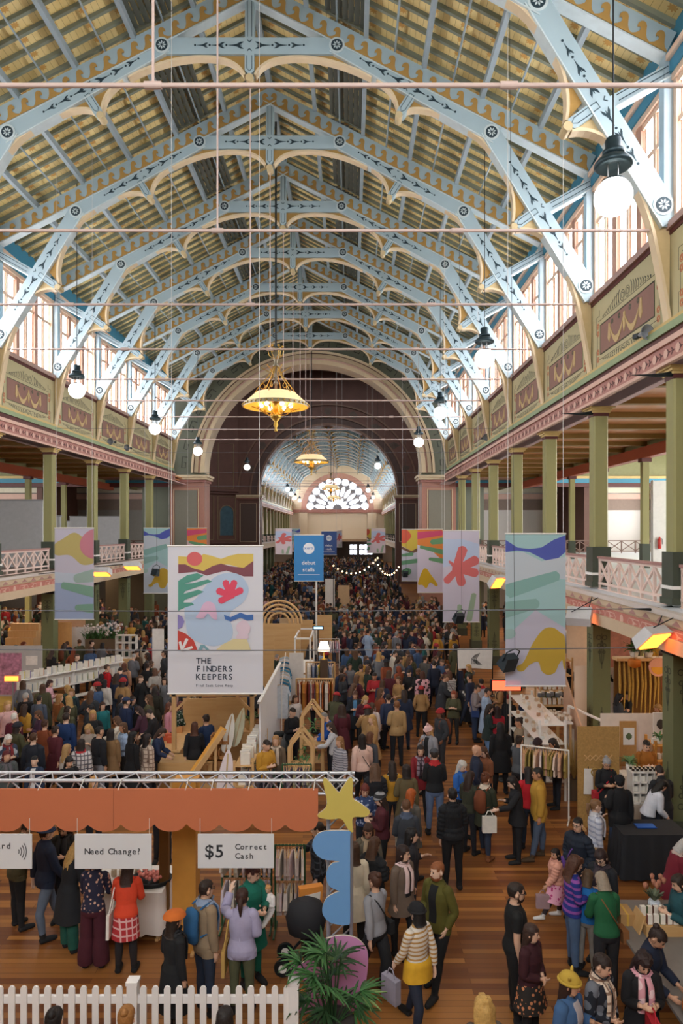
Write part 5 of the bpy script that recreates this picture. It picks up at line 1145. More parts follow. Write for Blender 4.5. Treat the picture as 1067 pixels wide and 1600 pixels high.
t = thing('arched_wall', 'plywood stall wall with rainbow shaped wooden arcs on top', 'wall panel', (Q(436, 27)[0], 27, 0)); MB().box(-.85, .85, -.03, .03, 0, 2.75).build('board', ply, t)
for r_ in (.42, .58, .74, .9): MB().tube([(r_ * math.cos(PI * i / 12), 0, 2.75 + r_ * math.sin(PI * i / 12)) for i in range(13)], .045, 8).build('arc', pine, t)
t = panel('plywood_wall', 'lower plywood wall left of the rainbow arcs', 'wall panel', Q(412, 25)[0], Q(428, 25)[0], 25, 0, 2.6, ply)
def tubeframe(label, x0, x1, y0, y1, h, name='display_unit'):
    t = thing(name, label, 'display frame', ((x0 + x1) / 2, (y0 + y1) / 2, 0)); a, b = (x1 - x0) / 2, (y1 - y0) / 2
    for sx in (-1, 1):
        for sy in (-1, 1): MB().box(sx * a - .03, sx * a + .03, sy * b - .03, sy * b + .03, 0, h).build('upright', M['white'], t)
    for sy in (-1, 1): MB().box(-a, a, sy * b - .03, sy * b + .03, h - .06, h).build('bar', M['white'], t)
    for sx in (-1, 1): MB().box(sx * a - .03, sx * a + .03, -b, b, h - .06, h).build('bar', M['white'], t)
    for z in (.6, 1.2): MB().box(-a, a, -b, b, z, z + .03).build('shelf_board', M['white'], t)
    return t
tubeframe('white metal display frame right of the rainbow arcs', Q(464, 26)[0], Q(487, 26)[0], 25, 27.5, 2.5)
panel('white_display', 'pale upright display board in front of the rainbow arcs', 'display board', Q(452, 23)[0], Q(474, 23)[0], 23, .7, 2.3, col('#DDD8D4'))
for px0, px1, D, z, lb in ((495, 519, 31, 2.6, 'plywood wall right below the blue stall banner'), (469, 489, 30, 2.5, 'smaller plywood wall left of the white banner pole'), (437, 468, 33, 2.2, 'long pale counter wall behind the rainbow arcs'), (508, 523, 46, 3.2, 'white upright wall under the farther blue banner'), (528, 546, 48, 2.6, 'tan stall wall at the start of the festoon lights')):
    panel('stall_wall', lb, 'wall panel', Q(px0, D)[0], Q(px1, D)[0], D, 0, z, ply if 'ply' in lb else col('#D9D4CE' if 'white' in lb else '#C9A983'))
t = thing('light_sign', 'small dark sign with glowing blue lettering strip above the crowd', 'sign', (*Q(497, 27), 2.5)); MB().box(-.22, .22, -.03, .03, 0, .16).build('box', col('#26343F'), t); MB().box(-.17, .17, -.04, -.03, .04, .12).build('lit_strip', mat('lit_blue', '#9FC4F0', .4, emit=1.5, var=0), t); MB().box(-.02, .02, -.02, .02, -2.5, 0).build('stand', M['dark'], t)
# ---------------------------------------------------------------- stalls on the bright side
osb = mat('strand_board', '#B08A52', .7, var=.35, scale=28)
def X_(px, D): return (px - PX) / F * D
t = panel('strand_board_screen', 'tall brown strand board screen with a zigzag peg rack', 'screen', X_(902, 14.8), X_(967, 14.8), 14.8, 0, 2.17, osb)
xm = X_(934, 14.8)
g = thing('peg_rack', 'pale folding zigzag peg rack on the strand board screen', 'peg rack', (xm, 14.77, 1.5))
for s in (-1, 1):
    for i in range(5): mb = MB(); a = -.3 + i * .12; mb.beam((a, s * .004 - .012, -.06 * s), (a + .12, s * .004 - .012, .06 * s), .012, .02); mb.build('lath', pine, g)
g = thing('hanging_towel', 'white towel hanging on the strand board screen', 'towel', (X_(918, 14.8), 14.76, .72)); MB().prism([(-.1, 0), (.1, 0), (.09, .55), (-.09, .55)], lambda u, v, d: (u, d + .01 * math.sin(u * 40), v), -.02, .0).build('cloth', col('#E2DEDA', .9), g); MB().tube([(0, 0, .55), (0, 0, .6)], .01, 5).build('loop', M['dark'], g)
for i, px in enumerate((928, 938, 947, 955)): g = thing('hanging_wreath', 'dried grass wreath hung below the zigzag rack, %s from the towel' % ORD[i], 'wreath', (X_(px, 14.8), 14.74, 1.2), 0); MB().tube([(.08 * math.cos(q), .0, .08 * math.sin(q)) for q in [2 * PI * j / 12 for j in range(13)]], .018, 6).build('ring', mat('dried_grass', '#A8894E', .9, var=.4, scale=40), g)
NUDE = [('tee', h) for h in ('#D9C0AE', '#C9A38A', '#E3D6CB', '#B98A70', '#8F7B3E', '#DCC7C2')]
rack('white clothes rack of nude and olive clothes beside the strand board screen', (X_(818, 15.2), 15.4), (X_(884, 15.2), 15.0), 1.58, M['white'], NUDE, 18, 'nude, pink or olive garment on the white rack beside the strand board', 'nude garments', seed=11, r=.018)
# white shelf of pottery
xa, xb = X_(838, 17), X_(866, 17)
shelf('pottery_shelf', 'white shelf of cups and pots beside the right-hand walkway', X_(829, 17) , X_(858, 17) + .15, 16.2, 19.2, (.45, .9, 1.35, 1.8), M['white'])
stock('ceramic_cup', 'small handmade cup on the white pottery shelf', 'cup', 'cups on the pottery shelf', 52, lambda i, r: (X_(829, 17) + .12 + r.uniform(0, .42), 16.35 + (i % 13) * .21, (.452, .902, 1.352, 1.802)[i // 13]), ['#E0D6CB', '#C9B29A', '#B08A6E', '#D9D9D6'], .05, mk_pot, 12)
tb = table('pottery_table', 'white table of stacked bowls at the end of the pottery shelf', X_(862, 18.4), X_(888, 18.4), 18, 19.2, 1.35, M['white'])
stock('ceramic_bowl', 'handmade bowl stacked on the white pottery table', 'bowl', 'bowls on the pottery table', 14, lambda i, r: (X_(863, 18.4) + .08 + (i % 4) * .11, 18.2 + (i // 4) * .22, 1.352), ['#D9CBB8', '#A88E76', '#E6E0D8'], .06, mk_pot, 13)
stock('cooking_pot', 'dark glazed pot at the back of the pottery shelf', 'pot', 'dark pots', 6, lambda i, r: (X_(842, 19) + i * .12, 18.9 + (i % 2) * .15, 1.802 + .0), ['#5A5E63', '#7B7F84'], .07, mk_pot, 14)
t = thing('dried_grasses', 'sheaf of dried grasses standing behind the clothes rack', 'dried plant', (X_(897, 16.3), 16.3, 0)); MB().lathe([(.12, 0), (.16, .4), (.13, .5)], (0, 0, 0), 12).build('vase', col('#6B5A48'), t); mb = MB(); r_ = random.Random(3)
for i in range(50): a = r_.uniform(0, 6.28); blade(mb, (0, 0, .45), (math.cos(a) * .35, math.sin(a) * .35, 1), r_.uniform(.8, 1.35), .012, .1)
mb.build('stalks', mat('dried_grass', '#A8894E', .9), t)
t = thing('sloping_partition', 'pinkish plywood partition running back beside the pottery', 'partition', (0, 0, 0)); mb = MB(); a, b = Vector((X_(915, 16), 16, 0)), Vector((X_(880, 21.5), 21.5, 0))
mb.add([a, b, b + Vector((0, 0, 2.0)), a + Vector((0, 0, 1.45)), a + Vector((.04, 0, 0)), b + Vector((.04, 0, 0)), b + Vector((.04, 0, 2.0)), a + Vector((.04, 0, 1.45))], [(0, 1, 2, 3), (7, 6, 5, 4), (0, 4, 5, 1), (3, 2, 6, 7), (0, 3, 7, 4), (1, 5, 6, 2)]); mb.build('board', mat('ply_pink', '#D2A88A', .6), t); MB().box(a.x - .05, a.x + .09, a.y - .02, a.y + .04, 0, 1.47).build('end_post', pine, t)
# white booth walls with the black moon
wbm = mat('booth_white', '#EFE2D2', .6, var=.03)
t = panel('booth_wall', 'white booth wall with a small black tree mark', 'booth wall', X_(897, 20.5), X_(922, 20.5), 20.5, 0, 2.35, wbm); MB().prism([(-.07, 0), (.07, 0), (0, .16)], lambda u, v, d: (.2 + u, d, 2.0 + v), -.025, -.018).build('tree_mark', M['dark'], t)
t = panel('booth_wall', 'white booth wall with a black crescent moon', 'booth wall', X_(944, 20.5), X_(977, 20.5), 20.5, 0, 2.3, wbm); cres = [(.13 * math.cos(q), .13 * math.sin(q)) for q in [PI * .75 + PI * 1.15 * i / 10 for i in range(11)]] + [(.04 + .1 * math.cos(q), .06 + .1 * math.sin(q)) for q in [PI * 1.85 - PI * 1.0 * i / 10 for i in range(11)]]
MB().prism(cres, lambda u, v, d: (u - .05, d, 2.0 + v), -.025, -.018).build('moon_mark', M['dark'], t)
t = thing('booth_counter', 'long white booth front with a sloping top rail', 'counter', (0, 0, 0)); a, b = Vector((X_(888, 18.6), 18.6, 0)), Vector((X_(1003, 16.6), 16.6, 0))
MB().prism([(0, 0), (1, 0), (1, 1.05), (0, 1.05)], lambda u, v, d: (a.x + (b.x - a.x) * u, a.y + (b.y - a.y) * u + d, v), 0, .04).build('board', wbm, t); MB().beam(a + Vector((0, 0, 1.65)), b + Vector((0, 0, 1.35)), .05, .05).build('rail', M['white'], t)
for q in (a, b): MB().box(q.x - .03, q.x + .03, q.y - .03, q.y + .03, 0, 1.6 if q is a else 1.35).build('post', M['white'], t)
panel('booth_wall', 'cream booth wall behind the seller in mustard', 'booth wall', X_(938, 16.3), X_(1042, 16.3), 16.3, 0, 2.05, mat('booth_cream', '#E6D6C8', .6))
t = panel('pin_board', 'cork board with a framed leaf print', 'pin board', X_(968, 16), X_(994, 16), 16, .9, 1.95, mat('cork', '#B98A52', .8, var=.2, scale=30)); MB().box(-.12, .14, -.03, -.02, 1.4, 1.8).build('print', M['white'], t); MB().lathe([(.01, -.08), (.07, -.03), (.07, .03), (.01, .09)], (0.01, -.035, 1.6), 10, sy=.1).build('leaf_drawing', col('#5B6B4A'), t)
t = panel('poster', 'white poster with a dark round tree drawing', 'poster', X_(1020, 16.2), X_(1043, 16.2), 16.2, 1.45, 2.1, M['white'], feet=False); MB().lathe([(.02, -.1), (.1, 0), (.08, .1), (.02, .14)], (0, -.02, 1.8), 14, sy=.08).build('tree_drawing', col('#4A4540'), t)
shelf('pine_shelf', 'orange pine shelf beside the seller in mustard', X_(1018, 15.6), X_(1043, 15.6), 15.4, 15.9, (.5, .85, 1.2, 1.55), wood('orange_pine', '#D9A052', '#C08238', .5))
stock('small_box', 'small pale box on the orange pine shelf', 'box', 'boxes on the pine shelf', 12, lambda i, r: (X_(1021, 15.6) + (i % 3) * .12, 15.6, (.502, .852, 1.202, 1.552)[i // 3]), ['#D8D0C4', '#8FA59A', '#C9B29A'], (.08, .08, .12), mk_book, 15)
t = thing('cubby_stand', 'white cubby stand of bottles and sachets', 'display stand', (X_(1007, 14.4), 14.4, 0)); mb = MB(); w = .3
for i in range(5): mb.box(-w + i * w / 2 - .012, -w + i * w / 2 + .012, -.15, .15, .7, 1.35)
for i in range(4): mb.box(-w, w, -.15, .15, .7 + i * .215, .72 + i * .215)
mb.build('cubby_grid', M['white'], t); MB().box(-w, w, .13, .15, .7, 1.35).build('back', M['white'], t); MB().box(-.35, .35, -.25, .25, .0, .7).build('base', col('#B9ADA0'), t)
stock('bottle', 'dark dropper bottle in the row on the white cubby stand', 'bottle', 'dropper bottles', 14, lambda i, r: (X_(1007, 14.4) - .27 + (i % 7) * .09, 14.33 + (i // 7) * .12, 1.367), ['#3A2A20', '#2A2622'], .03, mk_pot, 16)
stock('sachet', 'small folded sachet in the white cubby stand', 'packet', 'cubby sachets', 12, lambda i, r: (X_(1007, 14.4) - .22 + (i % 4) * .15, 14.35, (.722, .937, 1.152)[i // 4]), ['#D9CBB8', '#8A7F86', '#E3D9C0'], (.1, .04, .1), mk_book, 17)
potplant('green plant in a white pot beside the cork board', (X_(981, 15.3), 15.2, 1.02), .2, .09, .35, 30, '#6B8A5A', False, 21)
tag(MB().box(-.2, .2, -.2, .2, 0, 1.02).build('plinth', wbm), 'white plinth under the plant beside the cork board', 'plinth').location = (X_(981, 15.3), 15.2, 0)
potplant('trailing green plant on top of the orange pine shelf', (X_(1030, 15.6), 15.6, 1.552), .12, .09, .28, 26, '#4F7A45', False, 22)
# wooden curtain stall and the rest below the bright gallery
mac = mat('macrame_gold', '#C09A4A', .8, var=.3, scale=20)
t = thing('hanging_plant_stall', 'tall wooden stall hung with golden knotted cords', 'stall', (X_(1003, 20), 20.3, 0)); MB().box(-.7, .7, .0, .05, 0, 2.6).build('back_board', wood('stall_brown', '#8A6230', '#6E4A22', .6, axis=2), t); MB().box(-.75, .75, -.35, .05, 2.6, 2.68).build('top_board', pine, t)
for i in range(11): MB().tube([(-.62 + i * .125, -.2, 2.6), (-.61 + i * .125 + .02 * (i % 3), -.21, 1.9), (-.62 + i * .125, -.2, 1.2 - .3 * (i % 4) / 2)], [.025, .04, .015], 6).build('knotted_cord', mac, t)
potplant('leafy trailing plant crowning the golden cord stall', (X_(995, 20), 20.2, 2.69), .15, .14, .5, 60, '#4F7A45', False, 23)
potplant('second leafy plant beside the orange pot on the cord stall', (X_(1016, 20), 20.15, 2.69), .15, .14, .4, 40, '#5E8A4A', False, 24)
t = thing('round_disc_sign', 'round disc painted in orange and pink hanging before the cords', 'sign', (X_(1028, 19), 19, 2.62)); MB().tube([(0, -.02, 0), (0, .02, 0)], .26, 24, smooth=False).build('disc', col('#E6A98F'), t); MB().prism([(.2 * math.cos(q), .2 * math.sin(q)) for q in [PI + PI * i / 10 for i in range(11)]], lambda u, v, d: (u, d, v), -.03, -.02).build('painted_half', col('#E8A83C'), t); MB().tube([(0, 0, .25), (0, 0, 1.65)], .006, 4).build('string', M['dark'], t)
t = thing('orange_pot', 'orange hanging pot at the corner of the golden cord stall', 'pot', (X_(991, 19.5), 19.5, 2.5)); MB().lathe([(.06, 0), (.16, .05), (.18, .2), (.15, .24)], (0, 0, 0), 16).build('bowl', col('#D9822E'), t); MB().tube([(0, 0, .2), (0, 0, 1.75)], .006, 4).build('cord', M['dark'], t)
t = panel('backdrop_panel', 'pink painted stall backdrop under the bright gallery', 'backdrop', X_(945, 24), X_(985, 24), 24, 0, 3.4, col('#D9A39A', var=.3)); t = panel('backdrop_panel', 'cream stall backdrop behind the golden blob banner', 'backdrop', X_(885, 25), X_(925, 25), 25, 0, 3.2, col('#E8DCC8'))
panel('backdrop_panel', 'golden wooden stall wall past the nearest dark post', 'backdrop', X_(1040, 21), X_(1140, 21), 21, 0, 2.9, wood('stall_gold', '#A87C3A', '#8A5E2A', .6))
shelf('goods_shelf', 'warm lit shelf of goods behind the sheer golden banner', X_(840, 23), X_(888, 23), 22.6, 23.3, (.6, 1.1, 1.6, 2.1), ply)
stock('paper_bag', 'small bright package on the warm lit shelf', 'package', 'packages on the warm shelf', 24, lambda i, r: (X_(842, 23) + (i % 6) * .16, 22.9, (.602, 1.102, 1.602, 2.102)[i // 6]), ['#D9A24A', '#E3D9C8', '#C9744A', '#8A6A4A'], (.11, .1, .2), mk_book, 18)
# the white sheet with the angular emblem, second row table under it
t = thing('cloth_banner', 'white sheet with a black angular emblem above a stall of small goods', 'banner', (X_(742, 24.5), 24.5, 1.45)); w, h = 55 * 24.5 / F, 32 * 24.5 / F; mb = MB()
mb.prism([(-w / 2, h), (w / 2, h * 1.02), (w / 2 - .02, .0), (0, .04), (-w / 2 + .02, 0.02)], lambda u, v, d: (u, d, v), -.004, .004, 0); fn = lambda u, v, d: (u, -.01 + d, v)
for i in range(4): add_ribbon(mb, [(-.12 + .0 + i * .055, .18), (-.12 + i * .055, .38), (.02 + i * .05, .52 + .02 * i)], .022, fn, 0, .002, 1); add_ribbon(mb, [(-.1 + i * .05, .36 - i * .01), (.1 + i * .045, .16)], .022, fn, 0, .002, 1)
mb.build('cloth', [col('#E6E4E2', .8), M['dark']], t)
for s in (-1, 1): MB().tube([(s * w / 2, 0.02, -1.45), (s * w / 2, .02, h)], .02, 6).build('pole', M['dark'], t)
table('goods_table', 'dark clothed stall table under the white sheet', X_(722, 23.2), X_(770, 23.2), 22.6, 23.8, .85, M['dark'], (mat('cloth_black', '#23252A', .8), 'black cloth of the stall table under the white sheet', .1))
stock('trinket_dish', 'small white dish on the black clothed table', 'dish', 'dishes on the black table', 26, lambda i, r: (X_(722, 23.2) + .06 + (i % 9) * .11, 22.75 + (i // 9) * .3, .858), ['#E6E2DA', '#C9B8A4', '#3A3A3E'], .035, mk_pot, 19)
t = thing('heater_stand', 'red glowing heater on a stand at the foot of the blue banner', 'heater', (X_(790, 17.6), 17.6, 0)); MB().tube([(0, 0, 0), (0, 0, 2.3)], .025, 8).build('pole', M['dark'], t); MB().lathe([(.25, 0), (.25, .03), (.03, .05)], (0, 0, 0), 16).build('base', M['dark'], t); MB().box(-.4, .4, -.08, .05, 2.3, 2.58).build('housing', M['dark'], t); MB().box(-.36, .36, -.1, -.08, 2.32, 2.56).build('glowing_element', mat('heater_red', '#FF4A30', .5, emit=2.2, var=0), t)
# ---------------------------------------------------------------- the near stall at the lower right
bt = table('black_table', 'tall table wholly draped in black beside the nearest post', X_(975, 12.5), X_(1075, 12.5), 12.5, 13.15, .84, M['dark'], (mat('cloth_black', '#23252A', .8), 'black cloth covering the tall table beside the nearest post', .03))
t = thing('blue_folder', 'bright blue folder lying on the black draped table', 'folder', (X_(1008, 12.85), 12.85, .852)); MB().box(-.18, .18, -.1, .1, 0, .008).build('cover', col('#1F4FA0', .4), t); MB().box(-.17, .17, -.09, .09, .008, .012).build('sheet', col('#2A62B8', .4), t)
T1 = (3.75, 5.6, 7.6, 10.3, .84)
table('market_table', 'grey topped market table of small goods at the lower right', T1[0], T1[1], T1[2], T1[3], .84, mat('table_grey', '#7A7470', .6))
zt = .842
def on(px, py, z=zt): q = G(px, py, z); return (q.x, q.y, z)
t = thing('flower_vase', 'dried protea flowers in a blue patterned vase on the market table', 'vase', on(1022, 1430)); MB().lathe([(.07, 0), (.08, .02), (.085, .2), (.07, .22)], (0, 0, 0), 16).build('vase', mat('vase_blue_white', '#C9D3DE', .3, var=.35, scale=25), t)
mb = MB(); r_ = random.Random(8)
for i in range(46): a = r_.uniform(0, 6.28); blade(mb, (0, 0, .2), (math.cos(a) * r_.uniform(.2, .8), math.sin(a) * .6, 1), r_.uniform(.14, .3), .022, .3)
mb.build('foliage', mat('eucalyptus', '#6B735A', .7, var=.3, scale=12), t)
mb = MB()
for i in range(9): a = r_.uniform(0, 6.28); q = r_.uniform(.03, .16); mb.lathe([(.01, 0), (.03, .03), (.035, .07), (.01, .09)], (q * math.cos(a), q * math.sin(a), r_.uniform(.36, .5)), 8)
mb.build('flower_head', mat('protea_rust', '#A8705A', .8, var=.3, scale=30), t)
t = thing('display_step', 'wooden display step with a chalk board at its end', 'display stand', (4.35, 9.55, zt)); MB().box(-.3, .35, -.2, .2, 0, .14).build('riser', ply, t); MB().beam((.35, 0, 0), (.42, 0, .26), .3, .02, 0, (1, 0, 0)).build('chalk_board', M['dark'], t); MB().beam((-.38, 0, 0), (-.3, 0, .24), .3, .02, 0, (1, 0, 0)).build('side_board', pine, t)
stock('tasselled_pack', 'small wrapped pack with white tassels in the wooden step', 'packet', 'tasselled packs', 14, lambda i, r: (4.12 + (i % 7) * .09, 9.42 + (i // 7) * .22, zt + .142), ['#8A5A52', '#E3DCD2', '#6B7A5A'], (.07, .05, .13), mk_book, 30)
t = thing('card_crate', 'wooden crate of printed cards with white tufts at the table edge', 'crate', (4.55, 8.45, zt))
for s in (-1, 1): MB().box(-.28, .28, s * .2 - .01, s * .2 + .01, 0, .1).build('side_board', ply, t); MB().box(s * .28 - .01, s * .28 + .01, -.2, .2, 0, .1).build('end_board', ply, t)
MB().box(-.28, .28, -.2, .2, 0, .012).build('bottom_board', ply, t)
stock('gift_card', 'card with a white tuft standing in the wooden crate', 'card', 'tufted cards', 27, lambda i, r: (4.34 + (i % 9) * .052, 8.32 + (i // 9) * .13, zt + .013), ['#B9A98A', '#8A8A6A', '#D9CFC0'], (.015, .11, .2), mk_book, 31)
stock('lip_balm_tin', 'small round white lidded tin beside the card crate', 'tin', 'small tins', 12, lambda i, r: (4.15 + (i % 4) * .07, 8.0 + (i // 4) * .07, zt), ['#2A2A2C', '#E6E2DC'], .02, mk_pot, 32)
t = thing('place_mat', 'red and green beaded mat on the market table', 'mat', (4.75, 9.0, zt)); MB().box(-.22, .22, -.16, .16, 0, .008).build('weave', mat('mat_red_green', '#9A6A5A', .8, var=.6, scale=60), t); MB().box(-.23, .23, -.17, .17, 0, .005).build('border', col('#5E8A6A'), t)
t = thing('phone', 'dark phone lying at the back of the market table', 'phone', (4.9, 9.9, zt)); MB().box(-.08, .08, -.05, .05, 0, .01).build('body', M['dark'], t); MB().box(-.07, .07, -.04, .04, .01, .012).build('screen', col('#7D93B8', .2), t)
t = thing('felt_pumpkin', 'orange felt pumpkin at the front of the market table', 'ornament', (3.98, 7.78, zt)); MB().lathe([(.02, .02), (.12, .0), (.19, .08), (.18, .18), (.1, .24), (.02, .22)], (0, 0, 0), 18).build('body', mat('felt_orange', '#D98A4A', .9), t); MB().lathe([(.025, .22), (.02, .3)], (0, 0, 0), 8).build('stalk', col('#6B7A45'), t)
t = thing('brown_paper_parcel', 'brown paper parcel on the market table behind the green jumper', 'parcel', (3.9, 9.75, zt)); MB().box(-.1, .1, -.14, .14, 0, .16).build('parcel_body', mat('kraft', '#B08A5A', .8), t); MB().box(-.015, .015, -.143, .143, 0, .163).build('ribbon', col('#C9A24A'), t)
# ---------------------------------------------------------------- stalls on the dim side
t = thing('book_display', 'long white display rack of upright books in the dim side stalls', 'display rack', (X_(88, 22.5), 23, 0)); a, b = Vector((-1.0, -1.0, 0)), Vector((1.25, 2.2, 0))
for i in range(5):
    q = a.lerp(b, i / 4); MB().box(q.x - .03, q.x + .03, q.y - .03, q.y + .03, 0, 1.75).build('post', M['white'], t)
for z in (.7, 1.15, 1.6): MB().beam(a + Vector((0, 0, z)), b + Vector((0, 0, z)), .3, .03).build('shelf_board', M['white'], t)
MB().beam(a + Vector((-.12, .12, 1.4)), b + Vector((-.12, .12, 1.4)), .02, .7).build('back_board', M['white'], t)
L_ = t.location
stock('picture_book', 'picture book standing on the long white display rack', 'book', 'books on the white rack', 34, lambda i, r: (L_.x + a.x + (b.x - a.x) * ((i % 17) + .5) / 17 + r.uniform(-.03, .03), 23 + a.y + (b.y - a.y) * ((i % 17) + .5) / 17, (1.617, 1.167)[i // 17]), ['#D9C94A', '#8A7FA8', '#E6E2DA', '#C98A6A', '#5E7F9A', '#DAD0B0', '#7A9A6A'], (.16, .04, .24), mk_book, 40)
t = panel('flower_poster', 'grey stall wall with a large pink flower print', 'stall wall', X_(-30, 23), X_(66, 23), 23.0, 0, 2.55, col('#B4B1B0')); MB().box(-1.2, .35, -.03, -.02, .9, 2.3).build('flower_print', mat('flower_print', '#B0788F', .7, var=1.0, scale=9), t)
for i, (x0, z0) in enumerate(((.5, 1.9), (.48, 1.35))): MB().box(x0, x0 + .38, -.03, -.02, z0, z0 + .3).build('small_print', col('#E3DCD6', var=.3), t)
t = thing('heater_stand', 'orange glowing heater on a stand before the flower print', 'heater', (X_(20, 20.5), 20.5, 0)); MB().tube([(0, 0, 0), (0, 0, 1.9)], .025, 8).build('pole', M['steel'], t); MB().lathe([(.25, 0), (.25, .03), (.03, .05)], (0, 0, 0), 16).build('base', M['dark'], t); MB().box(-.22, .22, -.08, .05, 1.9, 2.08).build('housing', col('#C98A7A'), t); MB().box(-.2, .2, -.1, -.08, 1.92, 2.06).build('glowing_element', mat('heater_glow', '#FF7A2A'), t)
table('yellow_table', 'table under a mustard yellow cloth below the flower print', X_(-25, 21.6), X_(22, 21.6), 21.2, 22.3, 1.0, ply, (mat('cloth_mustard', '#B99A4A', .8), 'mustard yellow cloth over the table below the flower print', .1))
t = thing('wood_crates_shelf', 'stepped pine shelf of small goods under the dim gallery', 'shelf', (X_(26, 31), 31, 0))
for i in range(4): MB().box(-.65, .65, i * .25, i * .25 + .25, 0, 1.2 + i * .3).build('step', pine, t)
for px0, px1, D, h, c_, lb in ((82, 112, 30, 2.4, '#C99A62', 'orange brown plywood stall sign wall behind the second post'), (112, 170, 31, 2.05, '#E3E3E3', 'white corrugated stall canopy under the dim gallery'), (85, 135, 34, 2.6, '#D9B59A', 'peach stall wall behind the nearest sheer banner'), (238, 256, 28, 2.4, '#EDEBE8', 'white upright poster beside the big printed banner')):
    t = panel('stall_sign' if 'poster' not in lb else 'poster_board', lb, 'stall sign', X_(px0, D), X_(px1, D), D, .4, h, col(c_))
t = thing('white_cube_shelf', 'white open cube shelf beside the flowers under the dim gallery', 'shelf', (X_(198, 28), 28, 0))
for i in range(4): MB().box(-.42 + i * .27, -.39 + i * .27, -.15, .15, 1.2, 2.15).build('upright', M['white'], t)
for z in (1.2, 1.5, 1.82, 2.12): MB().box(-.42, .42, -.15, .15, z, z + .03).build('shelf_board', M['white'], t)
MB().box(-.45, .45, -.3, .3, 0, 1.2).build('base', ply, t)
t = thing('flower_stand', 'stand massed with white and pink flowers under the dim gallery', 'flower stand', (X_(163, 30.6), 30.6, 0)); MB().box(-.75, .75, -.3, .3, 0, 1.6).build('stand', col('#6E5A45'), t)
mb = MB(); r_ = random.Random(4)
for i in range(160): blade(mb, (r_.uniform(-.8, .8), r_.uniform(-.3, .3), 1.6), (r_.uniform(-.5, .5), r_.uniform(-.6, .3), 1), r_.uniform(.3, .7), .03, .3)
mb.build('foliage', mat('leaf_#4F7A45', '#4F7A45'), t); mb = MB()
for i in range(70): mb.sphere((r_.uniform(-.8, .8), r_.uniform(-.4, .2), r_.uniform(1.8, 2.3)), r_.uniform(.035, .06), 6)
mb.build('blossom', mat('blossom_mixed', '#E6CFCF', .7, var=.5, scale=4), t)
panel('far_stall_wall', 'dark blackboard stall wall under the dim gallery by the lettered sign', 'stall wall', X_(165, 43.6), X_(228, 43.6), 43.6, 0, 4.0, col('#4A3F2E'))
